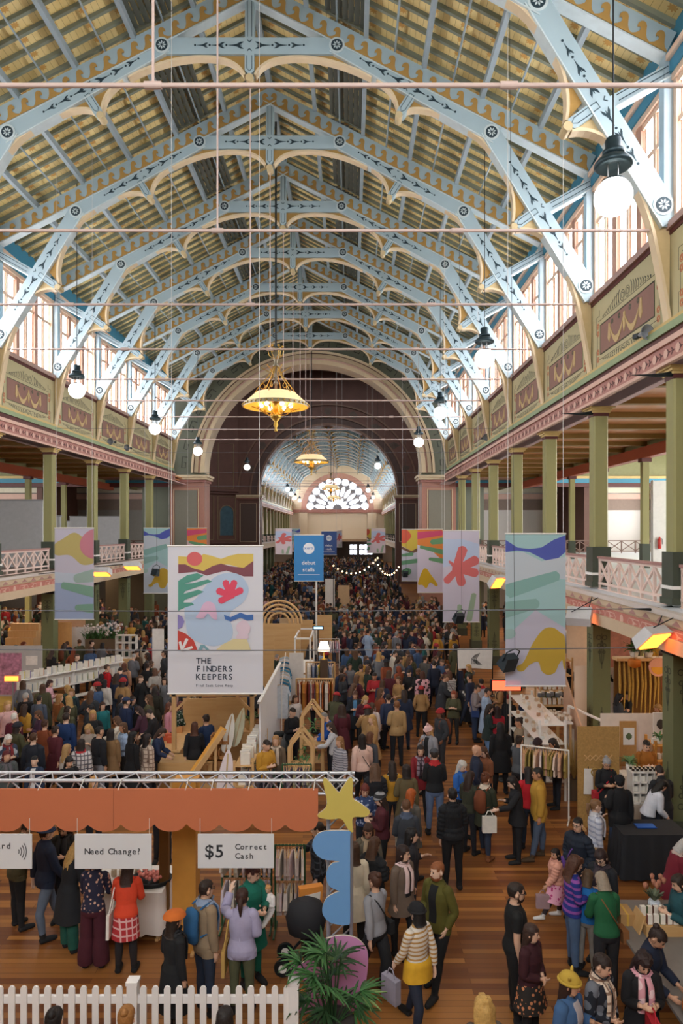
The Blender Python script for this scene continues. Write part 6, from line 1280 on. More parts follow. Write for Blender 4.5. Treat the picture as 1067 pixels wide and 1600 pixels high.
# ---------------------------------------------------------------- people: one continuous body, posed, with hair and clothes as children
def rings_loft(mb, rings, n=20):
    """rings: (cx, cy, cz, rx, ry)"""
    v = []
    for cx, cy_, cz, rx, ry in rings:
        for k in range(n): a = 2 * PI * k / n; v.append((cx + rx * math.cos(a), cy_ + ry * math.sin(a), cz))
    f = [(i * n + k, i * n + (k + 1) % n, (i + 1) * n + (k + 1) % n, (i + 1) * n + k) for i in range(len(rings) - 1) for k in range(n)]
    mb.add(v, f + [tuple(range(n - 1, -1, -1)), tuple(range(len(v) - n, len(v)))], 0, True)
ARM = Vector((math.sin(.62), 0, -math.cos(.62)))
SH, HIPX, KN, AN = Vector((.157, .005, 1.42)), .092, .49, .085
EL = SH + ARM * .285; WR = EL + ARM * .25; HD = WR + ARM * .17
def base_body():
    mb = MB()
    rings_loft(mb, [(0, .01, .84, .15, .10), (0, .012, .9, .168, .122), (0, .012, .96, .17, .125), (0, .005, 1.03, .15, .11), (0, 0, 1.1, .136, .098), (0, 0, 1.2, .148, .108), (0, -.004, 1.3, .158, .118), (0, 0, 1.38, .155, .105), (0, .01, 1.44, .115, .08), (0, .012, 1.48, .07, .062), (0, .005, 1.52, .055, .057), (0, 0, 1.58, .054, .056)])
    rings_loft(mb, [(0, -.045, 1.527, .03, .03), (0, -.03, 1.54, .05, .058), (0, -.012, 1.57, .063, .082), (0, -.004, 1.61, .071, .094), (0, .003, 1.655, .076, .1), (0, .006, 1.7, .073, .095), (0, .008, 1.735, .056, .074), (0, .008, 1.757, .022, .03)])
    mb.tube([(0, -.092, 1.652), (0, -.106, 1.628), (0, -.112, 1.61), (0, -.095, 1.602)], [.007, .011, .014, .008], 8)
    for s in (-1, 1):
        mb.tube([(s * .074, .008, 1.645), (s * .082, .014, 1.63), (s * .078, .01, 1.6)], [.012, .018, .011], 8)
        mb.tube([(s * HIPX, .01, .92), (s * .095, .005, .8), (s * .095, 0, .64), (s * .093, -.004, .5), (s * .094, .008, .36), (s * .096, .014, .2), (s * .098, .016, .08)], [.086, .084, .069, .053, .054, .041, .036], 14)
        mb.tube([(s * .098, .055, .045), (s * .099, .01, .05), (s * .104, -.07, .042), (s * .108, -.15, .032), (s * .11, -.185, .03)], [.036, .042, .04, .034, .02], 12, squash=.85)
        m = lambda p: Vector((s * p.x, p.y, p.z))
        mb.tube([m(SH) + Vector((-s * .04, 0, .0)), m(SH + ARM * .02), m(SH + ARM * .12), m(SH + ARM * .23), m(EL), m(EL + ARM * .07), m(EL + ARM * .17), m(WR)], [.05, .05, .047, .043, .04, .041, .034, .026], 14)
        mb.tube([m(WR - ARM * .01), m(WR + ARM * .03), m(WR + ARM * .07), m(WR + ARM * .095)], [.024, .031, .034, .028], 12, squash=.55)
        for k in range(4):   # fingers, slightly curled towards the palm (-y is forward)
            off = (k - 1.5) * .0165; L = (.062, .072, .068, .052)[k]; a0 = WR + ARM * .085 + Vector((0, off, 0))
            c = Vector((-ARM.z * -.0, 0, 0)); inn = Vector((-.8, 0, -.55)).normalized()
            mb.tube([m(a0), m(a0 + ARM * L * .5 + inn * .006), m(a0 + ARM * L * .85 + inn * .022), m(a0 + ARM * L * .98 + inn * .036)], [.0095, .0088, .008, .006], 7)
        t0 = WR + ARM * .035 + Vector((0, -.026, 0))
        mb.tube([m(t0), m(t0 + ARM * .03 + Vector((-.006, -.022, 0))), m(t0 + ARM * .06 + Vector((-.014, -.028, 0)))], [.012, .01, .007], 7)
    return mb
def evaluated(o):
    dg = bpy.context.evaluated_depsgraph_get(); e = o.evaluated_get(dg); me = e.to_mesh()
    n = len(me.vertices); co = np.empty(n * 3); me.vertices.foreach_get('co', co); co = co.reshape(-1, 3)
    me.calc_loop_triangles(); fs = [tuple(p.vertices) for p in me.polygons]
    e.to_mesh_clear(); return co, fs
_o = base_body().build('base_figure', M['white'])
rm = _o.modifiers.new('r', 'REMESH'); rm.mode = 'VOXEL'; rm.voxel_size = .0075
sm_ = _o.modifiers.new('s', 'SMOOTH'); sm_.factor = .5; sm_.iterations = 3
dc = _o.modifiers.new('d', 'DECIMATE'); LOD = []
for ratio in (.26, .075, .022):
    dc.ratio = ratio; bpy.context.view_layer.update(); LOD.append(evaluated(_o))
bpy.data.objects.remove(_o)
BONES = ['pelvis', 'spine', 'head', 'uaL', 'faL', 'haL', 'uaR', 'faR', 'haR', 'thL', 'shL', 'ftL', 'thR', 'shR', 'ftR']
BI = {b: i for i, b in enumerate(BONES)}
def mir(v, s): return np.array((s * v[0], v[1], v[2]))
SEG = {'pelvis': ((0, 0, .9), (0, 0, 1.04), .13), 'spine': ((0, 0, 1.12), (0, 0, 1.42), .14), 'head': ((0, 0, 1.56), (0, 0, 1.7), .085)}
for s, k in ((1, 'L'), (-1, 'R')):
    SEG['ua' + k] = (mir(SH, s), mir(EL, s), .05); SEG['fa' + k] = (mir(EL, s), mir(WR, s), .038); SEG['ha' + k] = (mir(WR, s), mir(HD, s), .035)
    SEG['th' + k] = ((s * HIPX, 0, .86), (s * HIPX, 0, KN), .075); SEG['sh' + k] = ((s * HIPX, 0, KN), (s * .097, .01, AN), .05); SEG['ft' + k] = ((s * .1, .03, .05), (s * .11, -.16, .03), .045)
def segd(p, a, b):
    a, b = np.array(a, float), np.array(b, float); d = b - a; t = np.clip((p - a) @ d / (d @ d), 0, 1); return np.linalg.norm(p - a - t[:, None] * d, axis=1), t
def weights(p):
    w = np.zeros((len(p), len(BONES)))
    for b, (a, c, r) in SEG.items():
        d, t = segd(p, a, c); w[:, BI[b]] = 1 / ((d / r) ** 5 + .02)
    L = p[:, 0] > 0; z = p[:, 2]; ax = np.abs(p[:, 0])
    for k, side_ in (('L', ~L), ('R', L)):
        for b in ('ua', 'fa', 'ha', 'th', 'sh', 'ft'): w[side_, BI[b + k]] = 0
        for b in ('th', 'sh', 'ft'): w[z > 1.0, BI[b + k]] = 0
        arm = (ax > .135 + np.clip((1.42 - z), 0, 1) * .18) & (z > .6)
        for b in ('fa', 'ha'): w[~arm, BI[b + k]] = 0
        w[~arm, BI['ua' + k]] *= .12
        for b in ('th', 'sh', 'ft', 'pelvis', 'spine') if False else ('th', 'sh', 'ft'): w[arm, BI[b + k]] = 0
    arm = (ax > .19 + np.clip((1.42 - z), 0, 1) * .2) & (z > .6); w[arm, BI['pelvis']] = 0; w[arm, BI['spine']] = 0
    w[z < 1.5, BI['head']] *= .1; w[z < 1.46, BI['head']] = 0; w[z > 1.55, BI['spine']] *= 0; w[z < .8, BI['spine']] = 0; w[z < .72, BI['pelvis']] = 0
    return w / w.sum(1, keepdims=True)
LODW = [(co, fs, weights(co)) for co, fs in LOD]
def normals(co, fs):
    n = np.zeros_like(co)
    for f in fs:
        a, b, c = co[f[0]], co[f[1]], co[f[2]]; k = np.cross(b - a, c - a)
        for i in f: n[i] += k
    return n / np.maximum(np.linalg.norm(n, axis=1, keepdims=True), 1e-9)
LODN = [normals(co, fs) for co, fs, w in LODW]
LODT = []
for co, fs, w in LODW:
    t = {}
    for b, (a, c, r) in SEG.items(): t[b] = segd(co, a, c)[1]
    LODT.append((t, w.argmax(1)))
CUT = {}
def shell(lod, kind, off, hem=1.0, sleeve=1.0, puff=0):
    """part of the body surface, pushed outwards, as a garment"""
    key = (lod, kind, off, hem, sleeve, puff)
    if key in CUT: return CUT[key]
    co, fs, w = LODW[lod]; n = LODN[lod]; t, dom = LODT[lod]; z = co[:, 2]; nm = np.array(BONES)[dom]
    fix = None
    if kind == 'top':
        arm_ = np.isin(nm, ['uaL', 'faL', 'uaR', 'faR', 'haL', 'haR'])
        m = np.isin(nm, ['spine', 'pelvis', 'thL', 'thR']) & (z < 1.56) & (np.abs(co[:, 0]) < .21) | arm_
        along = np.where(arm_, (np.abs(co[:, 0]) - SH.x) * ARM.x + (co[:, 2] - SH.z) * ARM.z, 0); lim = sleeve * 2 * .285 if sleeve < .5 else .505
        inside = np.where(arm_, along < lim, (z > hem) & (z < 1.50)); m0 = m
        def fix(c2, ids):
            a_ = arm_[ids]; ex = np.where(a_, np.maximum(along[ids] - lim, 0), 0); sgn = np.sign(co[ids][:, 0])
            c2[:, 0] -= sgn * ARM.x * ex; c2[:, 2] -= ARM.z * ex
            c2[:, 2] = np.where(a_, c2[:, 2], np.clip(c2[:, 2], hem - .004, 1.505)); return c2
    elif kind == 'legs':
        m0 = (z < 1.1) & ~np.isin(nm, ['uaL', 'faL', 'haL', 'uaR', 'faR', 'haR']) & (np.abs(co[:, 0]) < .2); inside = (z < 1.06) & (z > .10)
        def fix(c2, ids): c2[:, 2] = np.clip(c2[:, 2], .095, 1.065); return c2
    elif kind == 'shoe':
        zt_ = .125 + (hem if hem < .9 else 0) * .5; m0 = z < .3; inside = z < zt_
        def fix(c2, ids): c2[:, 2] = np.minimum(c2[:, 2], zt_); return c2
    if kind == 'hair': m = (z > 1.545) & (nm == 'head') & ((co[:, 1] > -.02) & (z > 1.58) | (z > 1.695) | ((co[:, 1] > -.055) & (z > 1.66))) & ~((np.abs(co[:, 0]) > .0745) & (z < 1.665) & (co[:, 1] < .03))
    elif kind == 'hat': m = (z > 1.668) & (nm == 'head')
    elif kind == 'beard': m = (nm == 'head') & (z < 1.605) & (z > 1.525) & (co[:, 1] < -.0) & ~((co[:, 1] < -.085) & (z > 1.597))
    elif kind == 'front':
        m0 = np.isin(nm, ['spine', 'pelvis']) & (co[:, 1] < -.02) & (np.abs(co[:, 0]) < .13); inside = (np.abs(co[:, 0]) < .058) & (z > hem) & (z < 1.47)
        def fix(c2, ids): c2[:, 0] = np.clip(c2[:, 0], -.06, .06); c2[:, 2] = np.clip(c2[:, 2], hem - .01, 1.475); return c2
    elif kind == 'scarf':
        m0 = np.isin(nm, ['spine', 'head']) & (z > 1.4) & (z < 1.58) & (np.abs(co[:, 0]) < .13); inside = (z > 1.46) & (z < 1.54)
        def fix(c2, ids): c2[:, 2] = np.clip(c2[:, 2], 1.452, 1.548); return c2
    keep = [f for f in fs if all(m[i] for i in f)] if fix is None else [f for f in fs if all(m0[i] for i in f) and any(inside[i] for i in f)]
    ids = sorted({i for f in keep for i in f}); mp = {j: i for i, j in enumerate(ids)}
    o = np.full(len(co), off)
    if puff:
        for k in 'LR':
            arm = np.isin(nm, ['ua' + k, 'fa' + k]); tt = np.where(nm == 'ua' + k, t['ua' + k] * .285, .285 + t['fa' + k] * .25); o = np.where(arm, off * (.62 + .5 * np.abs(np.sin(tt * PI / .075))), o)
        o = np.where(np.isin(nm, ['spine', 'pelvis']), off * (.7 + .5 * np.abs(np.sin(z * PI / .085))), o)
    c2 = co[ids] + n[ids] * o[ids][:, None]
    if fix: c2 = fix(c2, ids)
    CUT[key] = (c2, [tuple(mp[i] for i in f) for f in keep], w[ids]); return CUT[key]
def skirt_w(p, top=1.0, bot=.4):
    w = np.zeros((len(p), len(BONES))); a = np.clip((1.0 - p[:, 2]) / .55, 0, 1) * .75; sx = np.clip(p[:, 0] / .2 + .5, 0, 1)
    w[:, BI['pelvis']] = 1 - a; w[:, BI['thL']] = a * sx; w[:, BI['thR']] = a * (1 - sx); return w
def loft_np(rings, n=22):
    v = np.array([(cx + rx * math.cos(2 * PI * k / n), cy_ + ry * math.sin(2 * PI * k / n), z) for cx, cy_, z, rx, ry in rings for k in range(n)])
    return v, [(i * n + k, i * n + (k + 1) % n, (i + 1) * n + (k + 1) % n, (i + 1) * n + k) for i in range(len(rings) - 1) for k in range(n)]
def skirt(top, hem, flare, off=.02, n=22):
    rg = []
    for i in range(7):
        t = i / 6; z = top + (hem - top) * t; rg.append((0, .008, z, .168 + off + flare * t, .122 + off + flare * .85 * t))
    if top > 1.0: rg[0] = (0, 0, top, .142 + off, .104 + off)
    v, f = loft_np(rg, n); k = np.arange(len(v)); v[:, :2] *= (1 + .03 * np.sin(k % n * 2 * PI / n * 6) * np.clip((top - v[:, 2]) / .4, 0, 1))[:, None]
    return v, f, skirt_w(v)
def hair_w(p):
    w = np.zeros((len(p), len(BONES))); a = np.clip((p[:, 2] - 1.42) / .14, 0, 1); w[:, BI['head']] = a; w[:, BI['spine']] = 1 - a; return w
def long_hair(zend, wide=1.0):
    zs = [1.735, 1.7, 1.64, 1.58, 1.52, 1.46, 1.4, 1.32, 1.24]; rx = [.058, .083, .092, .094, .092, .1, .105, .1, .07]; cy_ = [.014, .02, .026, .034, .045, .062, .078, .09, .098]; ry = [.07, .09, .092, .082, .07, .062, .055, .045, .03]
    rg = [(0, c, max(z, zend) if z > zend - .05 else zend, r * wide, q * (1.0 if z < 1.6 else 1.0)) for z, r, c, q in zip(zs, rx, cy_, ry) if z > zend - .05]
    v, f = loft_np(rg, 18); k = np.arange(len(v)); v[:, 0] *= 1 + .05 * np.sin(k * 2.7); v[:, 1] += .006 * np.sin(k * 1.9)
    n = 18; f = f + [tuple(range(n)), tuple(range(len(v) - 1, len(v) - n - 1, -1))]; return v, f, hair_w(v)
def tube_np(pts, r, n=8, squash=1.0):
    mb = MB(); mb.tube(pts, r, n, squash=squash); return np.array(mb.v), mb.f
def box_np(x0, x1, y0, y1, z0, z1, taper=0.0):
    mb = MB(); mb.box(x0, x1, y0, y1, z0, z1); v = np.array(mb.v)
    if taper: top = v[:, 2] > (z0 + z1) / 2; v[top, 0] = (x0 + x1) / 2 + (v[top, 0] - (x0 + x1) / 2) * (1 - taper)
    return v, mb.f
def sphere_np(c, r, n=12, sz=1.0):
    mb = MB(); mb.sphere(c, r, n, 0, sz); return np.array(mb.v), mb.f
def one_w(p, b):
    w = np.zeros((len(p), len(BONES))); w[:, BI[b]] = 1; return w
# poses: directions of the limbs in the body's own frame (x = the person's left, -y = forward)
AP = dict(down=((.13, .03, -1), (.06, -.14, -1)), pocket=((.3, .16, -1), (-.25, -.42, -.9)), hold=((.16, -.12, -1), (-.5, -.85, .3)), phone=((.16, -.1, -1), (-.42, -.8, .55)), reach=((.2, -.65, -.65), (-.15, -1, -.15)), table=((.15, -.4, -.9), (-.25, -.95, -.3)),
          mouth=((.25, -.35, -.9), (-.55, -.4, .95)), clasp=((.2, -.02, -1), (-.72, -.68, -.25)), back=((.16, .32, -1), (.04, .08, -1)), fwd=((.12, -.3, -1), (-.02, -.6, -.85)), hip=((.5, .12, -.8), (-.7, -.35, -.5)), bag=((.2, .06, -1), (-.1, -.85, .25)), up=((.3, -.6, -.2), (-.2, -.7, .8)), carry=((.2, -.25, -1), (-.55, -.8, .1)))
def rotm(axis, ang): return np.array(Matrix.Rotation(ang, 3, axis))
def rdiff(a, b): return np.array(Vector(a).normalized().rotation_difference(Vector(b).normalized()).to_matrix())
def pose_mats(p):
    def about(Rm, piv, base): T = np.eye(4); T[:3, :3] = Rm; T[:3, 3] = np.array(piv) - Rm @ np.array(piv); return base @ T
    G_ = np.eye(4); out = {}
    out['pelvis'] = about(rotm('X', p.get('lean', 0) * .4) @ rotm('Z', p.get('ptw', 0)), (0, 0, .95), G_)
    out['spine'] = about(rotm('X', p.get('lean', 0) * .6) @ rotm('Z', p.get('tw', 0)), (0, 0, 1.08), out['pelvis'])
    out['head'] = about(rotm('Z', p.get('hz', 0)) @ rotm('X', p.get('hx', .08)), (0, 0, 1.53), out['spine'])
    for s, k in ((1, 'L'), (-1, 'R')):
        u, f = AP[p.get('a' + k, 'down')]; u, f = mir(u, s), mir(f, s); rest = mir(ARM, s)
        R1 = rdiff(rest, u); R2 = rdiff(rest, f)
        sh, el, wr = mir(SH, s), mir(EL, s), mir(WR, s)
        b = out['spine']; A = about(R1, sh, b); out['ua' + k] = A
        el2 = R1 @ (el - sh) + sh; T = np.eye(4); T[:3, :3] = R2; T[:3, 3] = el2 - R2 @ el; out['fa' + k] = b @ T; out['ha' + k] = out['fa' + k]
        th, kn = p.get('leg' + k, (0, .06)); ab = p.get('ab', .03)
        R1 = rotm('X', th) @ rotm('Y', -s * ab); hp = np.array((s * HIPX, 0, .9)); kp = np.array((s * HIPX, 0, KN)); ap = np.array((s * .098, .015, AN))
        G2 = out['pelvis']; A = about(R1, hp, G_); out['th' + k] = A
        B_ = about(rotm('X', -kn), kp, A); out['sh' + k] = B_; out['ft' + k] = about(rotm('X', p.get('foot' + k, kn - th)), ap, B_)
    return np.stack([out[b] for b in BONES])
def lbs(v, w, m): h = np.concatenate([v, np.ones((len(v), 1))], 1); return np.einsum('nb,bij,nj->ni', w, m, h)[:, :3]
def np_obj(name, v, f, m_, parent, smooth=True):
    me = bpy.data.meshes.new(name); me.from_pydata(v.tolist(), [], f); me.materials.append(m_)
    if smooth: me.polygons.foreach_set('use_smooth', [True] * len(f))
    me.update(); o = bpy.data.objects.new(name, me); SC.collection.objects.link(o); o.parent = parent; return o
PAT = {}
def cloth(spec):
    """'#hex' plain, or 'kind:#a:#b' for a pattern woven or printed on the cloth"""
    if ':' not in spec: return mat('cloth_' + spec[1:], spec, .85, var=.18, scale=9, bump=.25)
    if spec in PAT: return PAT[spec]
    kind, a, b = spec.split(':'); m_ = mat('cloth_' + kind + a[1:] + b[1:], a, .85, var=0); bs_ = m_.node_tree.nodes['Principled BSDF']; o_, xyz_ = coords(m_)
    if kind in ('stripe', 'band'):
        f_ = math_node(m_, 'LESS_THAN', math_node(m_, 'FRACT', math_node(m_, 'MULTIPLY', xyz_[2], 18 if kind == 'stripe' else 11)), .38)
    elif kind == 'check':
        s1 = math_node(m_, 'LESS_THAN', math_node(m_, 'FRACT', math_node(m_, 'MULTIPLY', xyz_[2], 10)), .25); s2 = math_node(m_, 'LESS_THAN', math_node(m_, 'FRACT', math_node(m_, 'MULTIPLY', math_node(m_, 'ADD', xyz_[0], xyz_[1]), 10)), .25); f_ = math_node(m_, 'MAXIMUM', s1, s2)
    else:
        vo = m_.node_tree.nodes.new('ShaderNodeTexVoronoi'); vo.inputs['Scale'].default_value = 17 if kind == 'flower' else 9; nlink(m_, (o_, vo.inputs['Vector'])); f_ = math_node(m_, 'LESS_THAN', vo.outputs['Distance'], .33 if kind == 'flower' else .45)
    nlink(m_, (mix_node(m_, f_, a, b), bs_.inputs['Base Color'])); PAT[spec] = m_; return m_
SKIN = ['#D9AE94', '#C99A7E', '#E0BBA4', '#B98567', '#8A5F48', '#D2A58A']
def person(label, loc, face, h=1.68, lod=0, group=None, top='#26282C', legs='#23262E', hair='#3A2A20', hl='short', coat=0, sleeve=1.0, hem=.93, off=.024, puff=0, skirt_=None, hat=None, hatkind='beanie', scarf=None, bag=None, shoes='#1E1E20', skin=0, glasses=0, beard=None, wide=1.0, pose=None, z=0.0, extra=None, wideleg=0, strap=None, inner=None, width=None, cat='person', apron=None, jumper=None, tights=None, bald=0, fold=None):
    p = dict(pose or {}); m_ = pose_mats(p); s = h / 1.757; wd = width or 1.0
    t = thing('person', label, cat, (loc[0], loc[1], z), 0, group); co, fs, w = LODW[lod]
    bv = lbs(co, w, m_); zmin = bv[:, 2].min(); Rz = np.array(Matrix.Rotation(face, 3, 'Z'))
    def put(name, v, f, w_, mt, smooth=True, parent=None):
        q = lbs(v, w_, m_); q[:, 2] -= zmin; q = q * s; q[:, :2] *= wd; q = q @ Rz.T; return np_obj(name, q, f, mt, parent or t, smooth)
    sk = mat('skin_' + SKIN[skin][1:], SKIN[skin], .55, var=.06)
    put('body', co, fs, w, sk)
    tp = cloth(top); off = off + (.014 if puff else 0)
    if top != 'none':
        v, f, ww = shell(lod, 'top', off, hem if not coat else .95, sleeve, puff)
        if coat: v2, f2, w2 = skirt(1.0, coat, .035 + .06 * (1 - coat), off + .006, 22 if lod == 0 else 14); n0 = len(v); v = np.concatenate([v, v2]); f = f + [tuple(i + n0 for i in q) for q in f2]; ww = np.concatenate([ww, w2])
        put('jacket' if off > .02 else 'jumper', v, f, ww, tp)
        if lod == 0 and off > .02 and sleeve > .9:   # collar
            v, f, ww = shell(lod, 'scarf', .018); put('collar', v, f, ww, tp)
    if inner:
        v, f, ww = shell(lod, 'front', off + .007, 1.0 if not coat else .98); put('shirt_front', v, f, ww, cloth(inner)) if f else None
    if skirt_: v, f, ww = skirt(1.05, skirt_[0], skirt_[1], .012); put('skirt', v, f, ww, cloth(skirt_[2]))
    if legs:
        v, f, ww = shell(lod, 'legs', .011, 1.0, .92)
        if wideleg:
            v = v.copy(); k = np.clip((.8 - v[:, 2]) / .6, 0, 1) * .055 * wideleg; cx_ = np.sign(v[:, 0]) * .1; d = v[:, :2] - np.stack([cx_, np.zeros(len(v))], 1); v[:, :2] += d / np.maximum(np.linalg.norm(d, axis=1, keepdims=True), .01) * k[:, None]
        put('trousers' if not tights else 'tights', v, f, ww, cloth(legs))
    v, f, ww = shell(lod, 'shoe', .011, .06 if lod == 0 else 1.0)
    if len(f):
        if 1:
            for sd in (1, -1):
                ff = [q for q in f if sum(v[i][0] for i in q) * sd > 0]; ids = sorted({i for q in ff for i in q}); mp = {j: i for i, j in enumerate(ids)}
                if ff: put('shoe', v[ids], [tuple(mp[i] for i in q) for q in ff], ww[ids], cloth(shoes))
    hm = mat('hair_' + hair[1:], hair, .6, var=.35, scale=40, bump=.4); hw = lambda v: hair_w(v)
    if not bald:
        v, f, ww = shell(lod, 'hair', .016 if hl != 'crop' else .007)
        if len(f):
            if hl == 'curly': v = v + .012 * np.sin(v * 95)
            ho = put('hair', v, f, ww, hm)
            ends = dict(bob=1.50, mid=1.44, long=1.36, xlong=1.24, curly=1.40)
            if hl in ends: v, f, ww = long_hair(ends[hl], 1.18 if hl == 'curly' else 1.0); v = v + (.012 * np.sin(v * 70) if hl == 'curly' else 0); put('hair_length', v, f, ww, hm)
            if hl == 'bun': v, f = sphere_np((0, .085, 1.745), .045, 10); put('bun', v, f, one_w(v, 'head'), hm)
            if hl == 'pony': v, f = tube_np([(0, .095, 1.68), (0, .15, 1.66), (0, .15, 1.55), (0, .13, 1.44)], [.02, .035, .032, .012], 8); put('ponytail', v, f, one_w(v, 'head'), hm)
    if hat:
        hc = cloth(hat); v, f, ww = shell(lod, 'hat', .027)
        if hatkind == 'beret': v = v.copy(); k = v[:, 2] > 1.69; v[:, :2] *= np.where(k, 1.38, 1.12)[:, None]; v[:, 2] = np.where(v[:, 2] > 1.76, 1.76 + (v[:, 2] - 1.76) * .6, v[:, 2])
        put('hat', v, f, ww, hc)
        if hatkind in ('beanie', 'pom', 'ears'): v, f = tube_np([(.104 * math.cos(q), .006 + .127 * math.sin(q), 1.676) for q in [2 * PI * i / 16 for i in range(17)]], .017, 7); put('hat_fold', v, f, one_w(v, 'head'), hc if not fold else cloth(fold))
        if hatkind == 'pom': v, f = sphere_np((0, .01, 1.81), .035, 8); put('pompom', v, f, one_w(v, 'head'), hc)
        if hatkind == 'cap': v, f = box_np(-.07, .07, -.19, -.09, 1.675, 1.69, 0); put('peak', v, f, one_w(v, 'head'), hc)
        if hatkind == 'ears':
            for sd in (-1, 1): v, f = tube_np([(sd * .085, 0, 1.735), (sd * .115, 0, 1.765), (sd * .128, 0, 1.78)], [.022, .018, .008], 7); put('hat_ear', v, f, one_w(v, 'head'), hc)
    if beard: v, f, ww = shell(lod, 'beard', .011); put('beard', v, f, ww, mat('hair_' + beard[1:], beard, .7, var=.3, scale=50, bump=.4)) if f else None
    if lod == 0:
        ek = mat('eye_dark', '#241A16', .3, var=0); lip = mat('lips', '#A8605A', .5, var=0)
        for sd in (-1, 1):
            v, f = sphere_np((sd * .029, -.0905, 1.645), .0095, 8, .75); put('eye', v, f, one_w(v, 'head'), ek)
            v, f = box_np(sd * .029 - .014, sd * .029 + .014, -.1, -.088, 1.662, 1.667); put('eyebrow', v, f, one_w(v, 'head'), hm)
        v, f = sphere_np((0, -.0945, 1.578), .017, 8, .34); put('mouth', v, f, one_w(v, 'head'), lip)
        if glasses:
            gv, gf = [], []
            mb = MB()
            for sd in (-1, 1): mb.tube([(sd * .03 + .022 * math.cos(q), -.106, 1.645 + .017 * math.sin(q)) for q in [2 * PI * i / 10 for i in range(11)]], .003, 5); mb.tube([(sd * .05, -.104, 1.65), (sd * .08, .0, 1.65)], .003, 5)
            mb.tube([(-.01, -.106, 1.65), (.01, -.106, 1.65)], .003, 5); v = np.array(mb.v); put('glasses', v, mb.f, one_w(v, 'head'), M['dark'])
    if scarf:
        v, f, ww = shell(lod, 'scarf', .04); sc = cloth(scarf); o2 = put('scarf', v, f, ww, sc)
        for sd in (-1, 1):
            v, f = tube_np([(sd * .04, -.09, 1.47), (sd * .055, -.155, 1.38), (sd * .06, -.165, 1.25), (sd * .06, -.15, 1.08)], [.035, .04, .042, .045], 8, .4); put('scarf_end', v, f, weights(v) * 0 + one_w(v, 'spine'), sc)
    if strap:
        pts = [(.11, .0, 1.475), (.06, -.115, 1.38), (-.06, -.15, 1.2), (-.19, -.06, .98), (-.19, .08, .97), (-.05, .15, 1.2), (.07, .12, 1.4), (.11, .0, 1.475)]
        v, f = tube_np(pts, .016, 6, .5); put('bag_strap', v, f, one_w(v, 'spine'), cloth(strap)); v, f = box_np(-.29, -.2, -.11, .12, .82, 1.0); put('shoulder_bag', v, f, one_w(v, 'pelvis'), cloth(strap), False)
    if jumper: # jumper knotted round the waist
        v, f, ww = skirt(1.06, .80, .035, .03); put('tied_jumper', v, f, ww, cloth(jumper))
    if bag:
        kind, hx = bag.split('=')
        bm_ = cloth(hx)
        if kind == 'tote': b = put('tote_bag', *(lambda q: (q[0], q[1], one_w(q[0], 'pelvis')))(box_np(.215, .26, -.17, .17, .62, .98)), bm_, False); v, f = tube_np([(.235, -.09, .98), (.19, -.05, 1.3), (.15, .0, 1.49), (.19, .05, 1.3), (.235, .09, .98)], .011, 6); put('tote_handle', v, f, one_w(v, 'spine'), bm_, parent=None)
        elif kind == 'back':
            v, f = tube_np([(0, .17, 1.02), (0, .215, 1.08), (0, .22, 1.3), (0, .19, 1.43), (0, .17, 1.45)], [.08, .135, .135, .11, .05], 12, .62); put('backpack', v, f, one_w(v, 'spine'), bm_)
            for sd in (-1, 1): v, f = tube_np([(sd * .1, .14, 1.46), (sd * .1, .02, 1.5), (sd * .1, -.1, 1.43), (sd * .12, -.13, 1.28), (sd * .16, -.02, 1.15), (sd * .1, .14, 1.1)], .017, 6, .6); put('backpack_strap', v, f, one_w(v, 'spine'), bm_)
        elif kind in ('handL', 'handR'):
            sd = 1 if kind[-1] == 'L' else -1; hb = mir(HD, sd); mm = m_[BI['ha' + kind[-1]]]; q = (mm @ np.append(hb, 1))[:3]; v, f = box_np(q[0] - .05, q[0] + .05, q[1] - .14, q[1] + .14, q[2] - .42, q[2] - .1, .0)
            inv = one_w(v, 'pelvis'); mi = np.linalg.inv(m_[BI['pelvis']]); v0 = (np.concatenate([v, np.ones((len(v), 1))], 1) @ mi.T)[:, :3]; put('hand_bag', v0, f, inv, bm_, False)
            v, f = tube_np([(q[0], q[1] - .08, q[2] - .1), (q[0], q[1] - .03, q[2] + .01), (q[0], q[1] + .03, q[2] + .01), (q[0], q[1] + .08, q[2] - .1)], .01, 6); v0 = (np.concatenate([v, np.ones((len(v), 1))], 1) @ mi.T)[:, :3]; put('bag_handle', v0, f, one_w(v, 'pelvis'), bm_)
        elif kind == 'phone': mm = m_[BI['haL']]; v, f = box_np(HD.x - .09, HD.x - .02, -.06, .06, HD.z - .02, HD.z); put('phone', v, f, one_w(v, 'haL'), bm_, False)
    return t
def hpos(px, py, h):
    """floor position of a standing figure whose crown shows at this pixel"""
    D = F * (H - h) / (py - PY); return ((px - PX) / F * D, D)
# ---------------------------------------------------------------- the visitors one can tell apart, nearest first
A_, C_, R_, L_F, AR, AL, CR, CL = PI, 0.0, PI / 2, -PI / 2, 2.4, -2.4, .75, -.75
W1 = dict(legL=(-.35, .08), legR=(.32, .45), aL='back', aR='fwd'); W2 = dict(legL=(.32, .45), legR=(-.35, .08), aL='fwd', aR='back')
ST = dict(); HOLD = dict(aL='hold', aR='hold', hx=.35); PH = dict(aL='phone', aR='down', hx=.4); TB = dict(aL='table', aR='table', hx=.5, lean=.18); PK = dict(aL='pocket', aR='pocket'); BG = dict(aL='bag', aR='down'); RC = dict(aL='reach', aR='bag', hx=.35, lean=.1)
BL, NV, CH, DK, OL, TAN, MAR, GRY, WHT, PNK, RED, MUS, TEA, RST, BRN, LIL = '#1E1F22', '#232B40', '#3A3D42', '#2A2826', '#4A4A34', '#B08F68', '#4E1F28', '#7C7F85', '#D9D5D0', '#D8B3AA', '#A82A2C', '#B98A2E', '#1F5A5A', '#8E4A2A', '#5E4636', '#A6A0BE'
